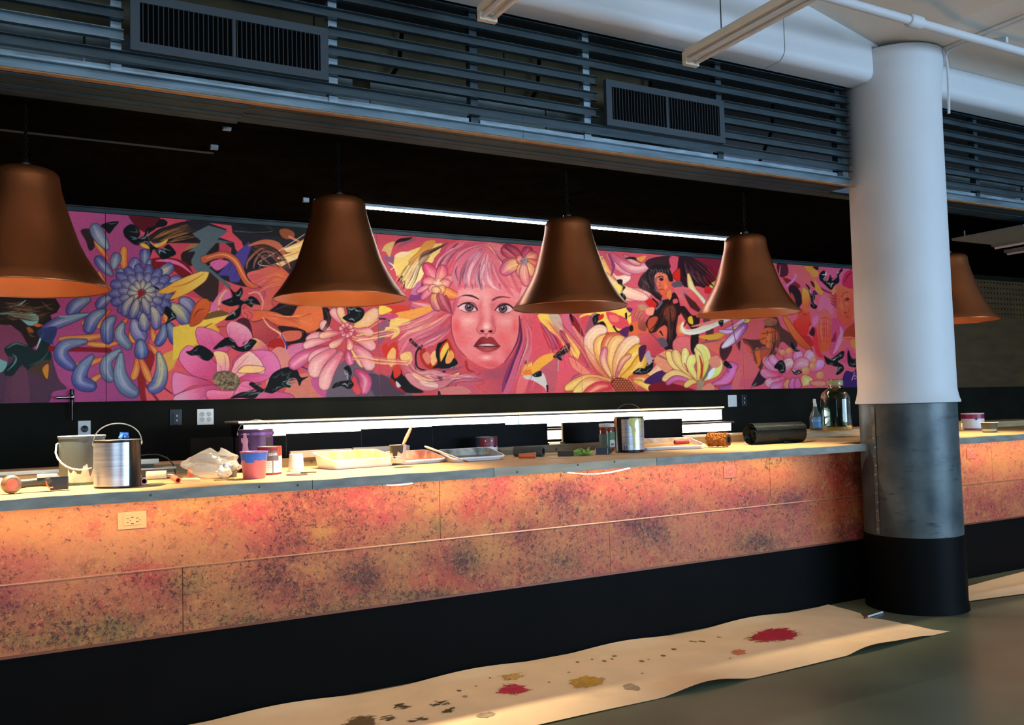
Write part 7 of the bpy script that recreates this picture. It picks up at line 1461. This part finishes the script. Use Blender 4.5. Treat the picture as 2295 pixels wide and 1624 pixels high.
# lower nude
P([(560,1010),(640,990),(700,820),(780,815),(820,900),(900,960),(960,1060),(900,1080),(820,1030),(760,1150),(680,1180),(640,1280),(580,1240),(520,1160),(460,1010)], (74,44,42)); P([(630,1010),(640,930),(720,905),(780,940),(780,1010),(720,1050),(660,1050)], (184,92,50), op=.9, soft=3); K([(650,960),(760,940)], 1.4, (80,34,26), 1.4); K([(640,1010),(710,990),(770,1000)], 1.4, (80,34,26), 1.4); K([(700,930),(690,1040)], 1.4, (90,40,30), 1.4); P([(690,980),(740,960),(750,1000),(700,1020)], (206,112,70), op=.8)
P([(660,840),(720,820),(780,840),(770,880),(690,890)], (130,84,70)); P([(830,820),(870,820),(960,940),(1080,1080),(1070,1110),(980,1060),(900,960)], (190,96,50), (150,66,40), ((850,830),(1070,1100)), line=(60,30,30)); P([(590,1100),(630,1090),(640,1200),(610,1240)], (190,92,44)); P([(460,1010),(540,1040),(600,1160),(600,1230),(520,1150)], (110,56,52)); P([(480,1040),(550,1080),(580,1190),(530,1140)], (180,84,76)); P([(640,1080),(720,1080),(700,1160),(640,1180)], (150,70,50)); K([(560,1120),(640,1090),(740,1090)], 3, (110,70,76), 2, 5); P([(690,1040),(740,1040),(740,1080),(695,1080)], (200,100,72))
P([(470,1010),(520,1100),(640,1290),(600,1330),(470,1330)], (206,88,96)); P([(560,1410),(600,1330),(640,1270),(700,1330),(660,1390),(600,1415)], (44,30,40)); K([(555,1430),(600,1390)], 4, (110,90,100), 3)
# pink peony
for pts, w, c0, c1 in (([(850,1280),(760,1270),(700,1200),(660,1170)],90,(190,76,110),(206,120,150)),([(850,1260),(760,1200),(720,1140)],70,(190,90,140),(214,130,170)),([(830,1300),(720,1320),(640,1270)],80,(176,56,90),(206,110,140)),([(850,1340),(740,1390),(690,1350)],90,(190,90,140),(214,130,150)),([(870,1360),(780,1420),(720,1420)],90,(176,70,110),(206,110,150)),([(880,1350),(870,1400),(850,1430)],80,(220,140,80),(206,110,90)),([(920,1340),(920,1400),(930,1440)],84,(190,110,150),(160,80,140)),([(960,1340),(960,1400),(980,1430)],70,(196,100,140),(180,80,130)),([(1000,1320),(1040,1370),(1060,1400)],110,(232,140,90),(240,160,110)),([(1060,1380),(1120,1390),(1210,1390)],60,(216,100,90),(226,120,100)),([(900,1220),(880,1160),(900,1110)],96,(196,80,110),(190,90,110)),([(960,1230),(960,1160),(990,1110)],90,(190,90,140),(206,120,150)),([(1020,1240),(1060,1160),(1100,1120)],110,(196,96,130),(214,130,150)),([(1060,1280),(1140,1230),(1140,1180)],100,(186,90,140),(206,120,160)),([(860,1300),(870,1230),(930,1210)],110,(190,80,120),(226,150,150)),([(930,1280),(980,1220),(1060,1230)],110,(200,90,120),(220,130,140)),([(830,1140),(800,1100),(800,1080)],70,(176,76,110),(190,90,120))): T(pts, w, c0, c1, (110,30,60), hi=tuple(min(255, v+22) for v in c1), vein=(170,70,110))
for x, y, r in ((1030,1280,36),(1155,1320,34),(1090,1240,30),(885,1110,28),(830,1120,26),(1100,1190,26)): P([(x+r*math.cos(a*.785), y+r*math.sin(a*.785)) for a in range(8)], (226,138,90), (206,104,90), ((x-r,y-r),(x+r,y+r)), line=(160,80,70))
X([(755,1250),(790,1200),(830,1190),(855,1240),(850,1290),(810,1300),(790,1270)], n=4); X([(900,1260),(930,1290),(960,1270),(1000,1290),(970,1310),(930,1310)], n=4, hl=((210,214,214),(170,176,176))); X([(910,1030),(940,1080),(980,1110),(930,1110),(900,1060)], n=2)
X([(1190,1150),(1240,1180),(1290,1150),(1340,1110),(1365,1120),(1350,1170),(1310,1200),(1350,1230),(1360,1270),(1320,1310),(1290,1310),(1310,1260),(1250,1230),(1210,1220)], n=7, hl=((180,190,190),(120,130,130))); X([(1390,1150),(1400,1100),(1430,1170),(1480,1180),(1480,1240),(1440,1250),(1400,1230)], n=3, hl=((120,130,136),))
P([(1350,1340),(1380,1280),(1440,1290),(1480,1250),(1480,1430),(1340,1430)], (52,32,86)); K([(1430,1360),(1455,1290)], 2, (206,120,150), 1.5); K([(1452,1330),(1458,1318),(1468,1332)], 1, (190,180,190), 1); K([(1452,1350),(1466,1346)], 1.4, (160,150,170), 1.4)
SR([(620,1240),(700,1120),(720,980),(740,840)], [(760,1180),(800,1060),(800,940),(790,830)], 40, ((40,24,26),(140,76,50),(60,34,34),(176,96,56)), 1.6)
SR([(1130,820),(1120,930),(1140,1030),(1150,1120)], [(1250,800),(1250,920),(1240,1020),(1220,1130)], 30, ((160,50,44),(226,120,90),(130,36,44)), 1.5)
SR([(1290,560),(1300,660),(1330,780),(1380,880)], [(1430,560),(1440,660),(1440,760),(1430,860)], 30, ((150,56,48),(224,116,80),(170,64,60)), 1.5)
PT.to(*A_)
mural = thing('mural', 'long painted mural of a pink-haired woman among flowers, on joined panels above the back bar', 'mural', (0, WY, 0))
ZB_, ZT_ = 1.559, 2.905
def mural_mat():
    m = bpy.data.materials.new('mural_paint'); m.use_nodes = True; nt = m.node_tree; b = nt.nodes['Principled BSDF']
    a = nt.nodes.new('ShaderNodeVertexColor'); a.layer_name = 'paint'; nt.links.new(a.outputs['Color'], b.inputs['Base Color'])
    b.inputs['Roughness'].default_value = .55; b.inputs['Specular IOR Level'].default_value = .1
    n = nt.nodes.new('ShaderNodeTexNoise'); n.inputs['Scale'].default_value = 90; p = nt.nodes.new('ShaderNodeBump'); p.inputs['Strength'].default_value = .05; p.inputs['Distance'].default_value = .002
    nt.links.new(n.outputs[0], p.inputs['Height']); nt.links.new(p.outputs[0], b.inputs['Normal']); return m
m_mural = mural_mat()
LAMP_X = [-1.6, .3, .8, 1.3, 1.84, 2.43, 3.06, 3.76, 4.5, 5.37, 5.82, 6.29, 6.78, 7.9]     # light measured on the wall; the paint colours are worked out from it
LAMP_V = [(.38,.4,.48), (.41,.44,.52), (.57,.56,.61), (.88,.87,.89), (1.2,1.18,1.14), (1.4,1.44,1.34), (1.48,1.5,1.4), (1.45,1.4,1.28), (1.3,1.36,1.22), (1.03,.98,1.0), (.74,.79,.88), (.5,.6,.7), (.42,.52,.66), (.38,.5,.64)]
PT.c[:] = 255*(PT.c/255)**np.where(PT.c < 110, 1.10, 1.10-.10*np.clip((PT.c-110)/60, 0, 1))
rg = np.random.RandomState(4); nzb = rg.rand(PT.h, PT.w).astype(np.float32)
for k in range(3): nzb = (nzb+np.roll(nzb, 1, 1)+np.roll(nzb, 2, 1)+np.roll(nzb, 1, 0)*.6+np.roll(nzb, -1, 1))/4.6
nzb = (nzb-nzb.mean())/nzb.std()
PT.c[:] = np.clip(PT.c*(1+.018*nzb[..., None]), 0, 255)
def painted(X, Z):
    v = np.stack([X-CAM.x, np.full_like(X, WY-CAM.y), Z-CAM.z], -1)
    dz = v @ np.array(fw); px = CX+FPX*(v @ np.array(RT))/dz-PT.x0; py = CY-FPX*(v @ np.array(UP))/dz-PT.y0
    px = np.clip(px, 0, PT.w-1.001); py = np.clip(py, 0, PT.h-1.001)
    i, j = px.astype(int), py.astype(int); a = (px-i)[..., None]; c = (py-j)[..., None]; I = PT.c
    s = (I[j, i]*(1-a)+I[j, i+1]*a)*(1-c)+(I[j+1, i]*(1-a)+I[j+1, i+1]*a)*c
    s = np.clip(s/255, 0, 1); l = np.where(s <= .04045, s/12.92, ((s+.055)/1.055)**2.4)
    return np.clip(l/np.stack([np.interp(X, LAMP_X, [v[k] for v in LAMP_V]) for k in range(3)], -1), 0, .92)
for (xa, xb, nx, nz) in ((-1.56,.448,330,300),(.452,2.492,560,350),(2.496,4.473,450,350),(4.477,6.478,350,310),(6.482,8.49,300,280)):
    xs = np.linspace(xa, xb, nx+1) if xa > 0 else np.concatenate([np.linspace(xa, -.25, 61), np.linspace(-.25, xb, nx-60+1)[1:]])
    zs = np.linspace(ZB_, ZT_, nz+1); Xg, Zg = np.meshgrid(xs, zs); n = (nx+1)*(nz+1)
    co = np.zeros((n+8, 3), np.float32); co[:n, 0] = Xg.ravel(); co[:n, 2] = Zg.ravel()
    for k, (x, y, z) in enumerate(((xa,.0005,ZB_),(xb,.0005,ZB_),(xb,.014,ZB_),(xa,.014,ZB_),(xa,.0005,ZT_),(xb,.0005,ZT_),(xb,.014,ZT_),(xa,.014,ZT_))): co[n+k] = (x, y, z)
    I = np.arange(nx*nz); r = I//nx; c = I % nx; q = r*(nx+1)+c
    fs = np.stack([q, q+1, q+nx+2, q+nx+1], 1); bx = np.array([(0,3,2,1),(4,5,6,7),(1,2,6,5),(2,3,7,6),(3,0,4,7),(0,1,5,4)])+n
    fs = np.vstack([fs, bx]).astype(np.int32); me = bpy.data.meshes.new('mural_panel')
    me.vertices.add(len(co)); me.vertices.foreach_set('co', co.ravel()); me.loops.add(fs.size); me.loops.foreach_set('vertex_index', fs.ravel())
    me.polygons.add(len(fs)); me.polygons.foreach_set('loop_start', np.arange(0, fs.size, 4, dtype=np.int32)); me.update(calc_edges=True)
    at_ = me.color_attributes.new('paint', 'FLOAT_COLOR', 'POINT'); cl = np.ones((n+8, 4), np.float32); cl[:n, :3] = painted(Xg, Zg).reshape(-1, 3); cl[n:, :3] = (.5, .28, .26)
    at_.data.foreach_set('color', cl.ravel()); me.materials.append(m_mural)
    o = bpy.data.objects.new('mural_panel', me); COL.objects.link(o); o.parent = mural
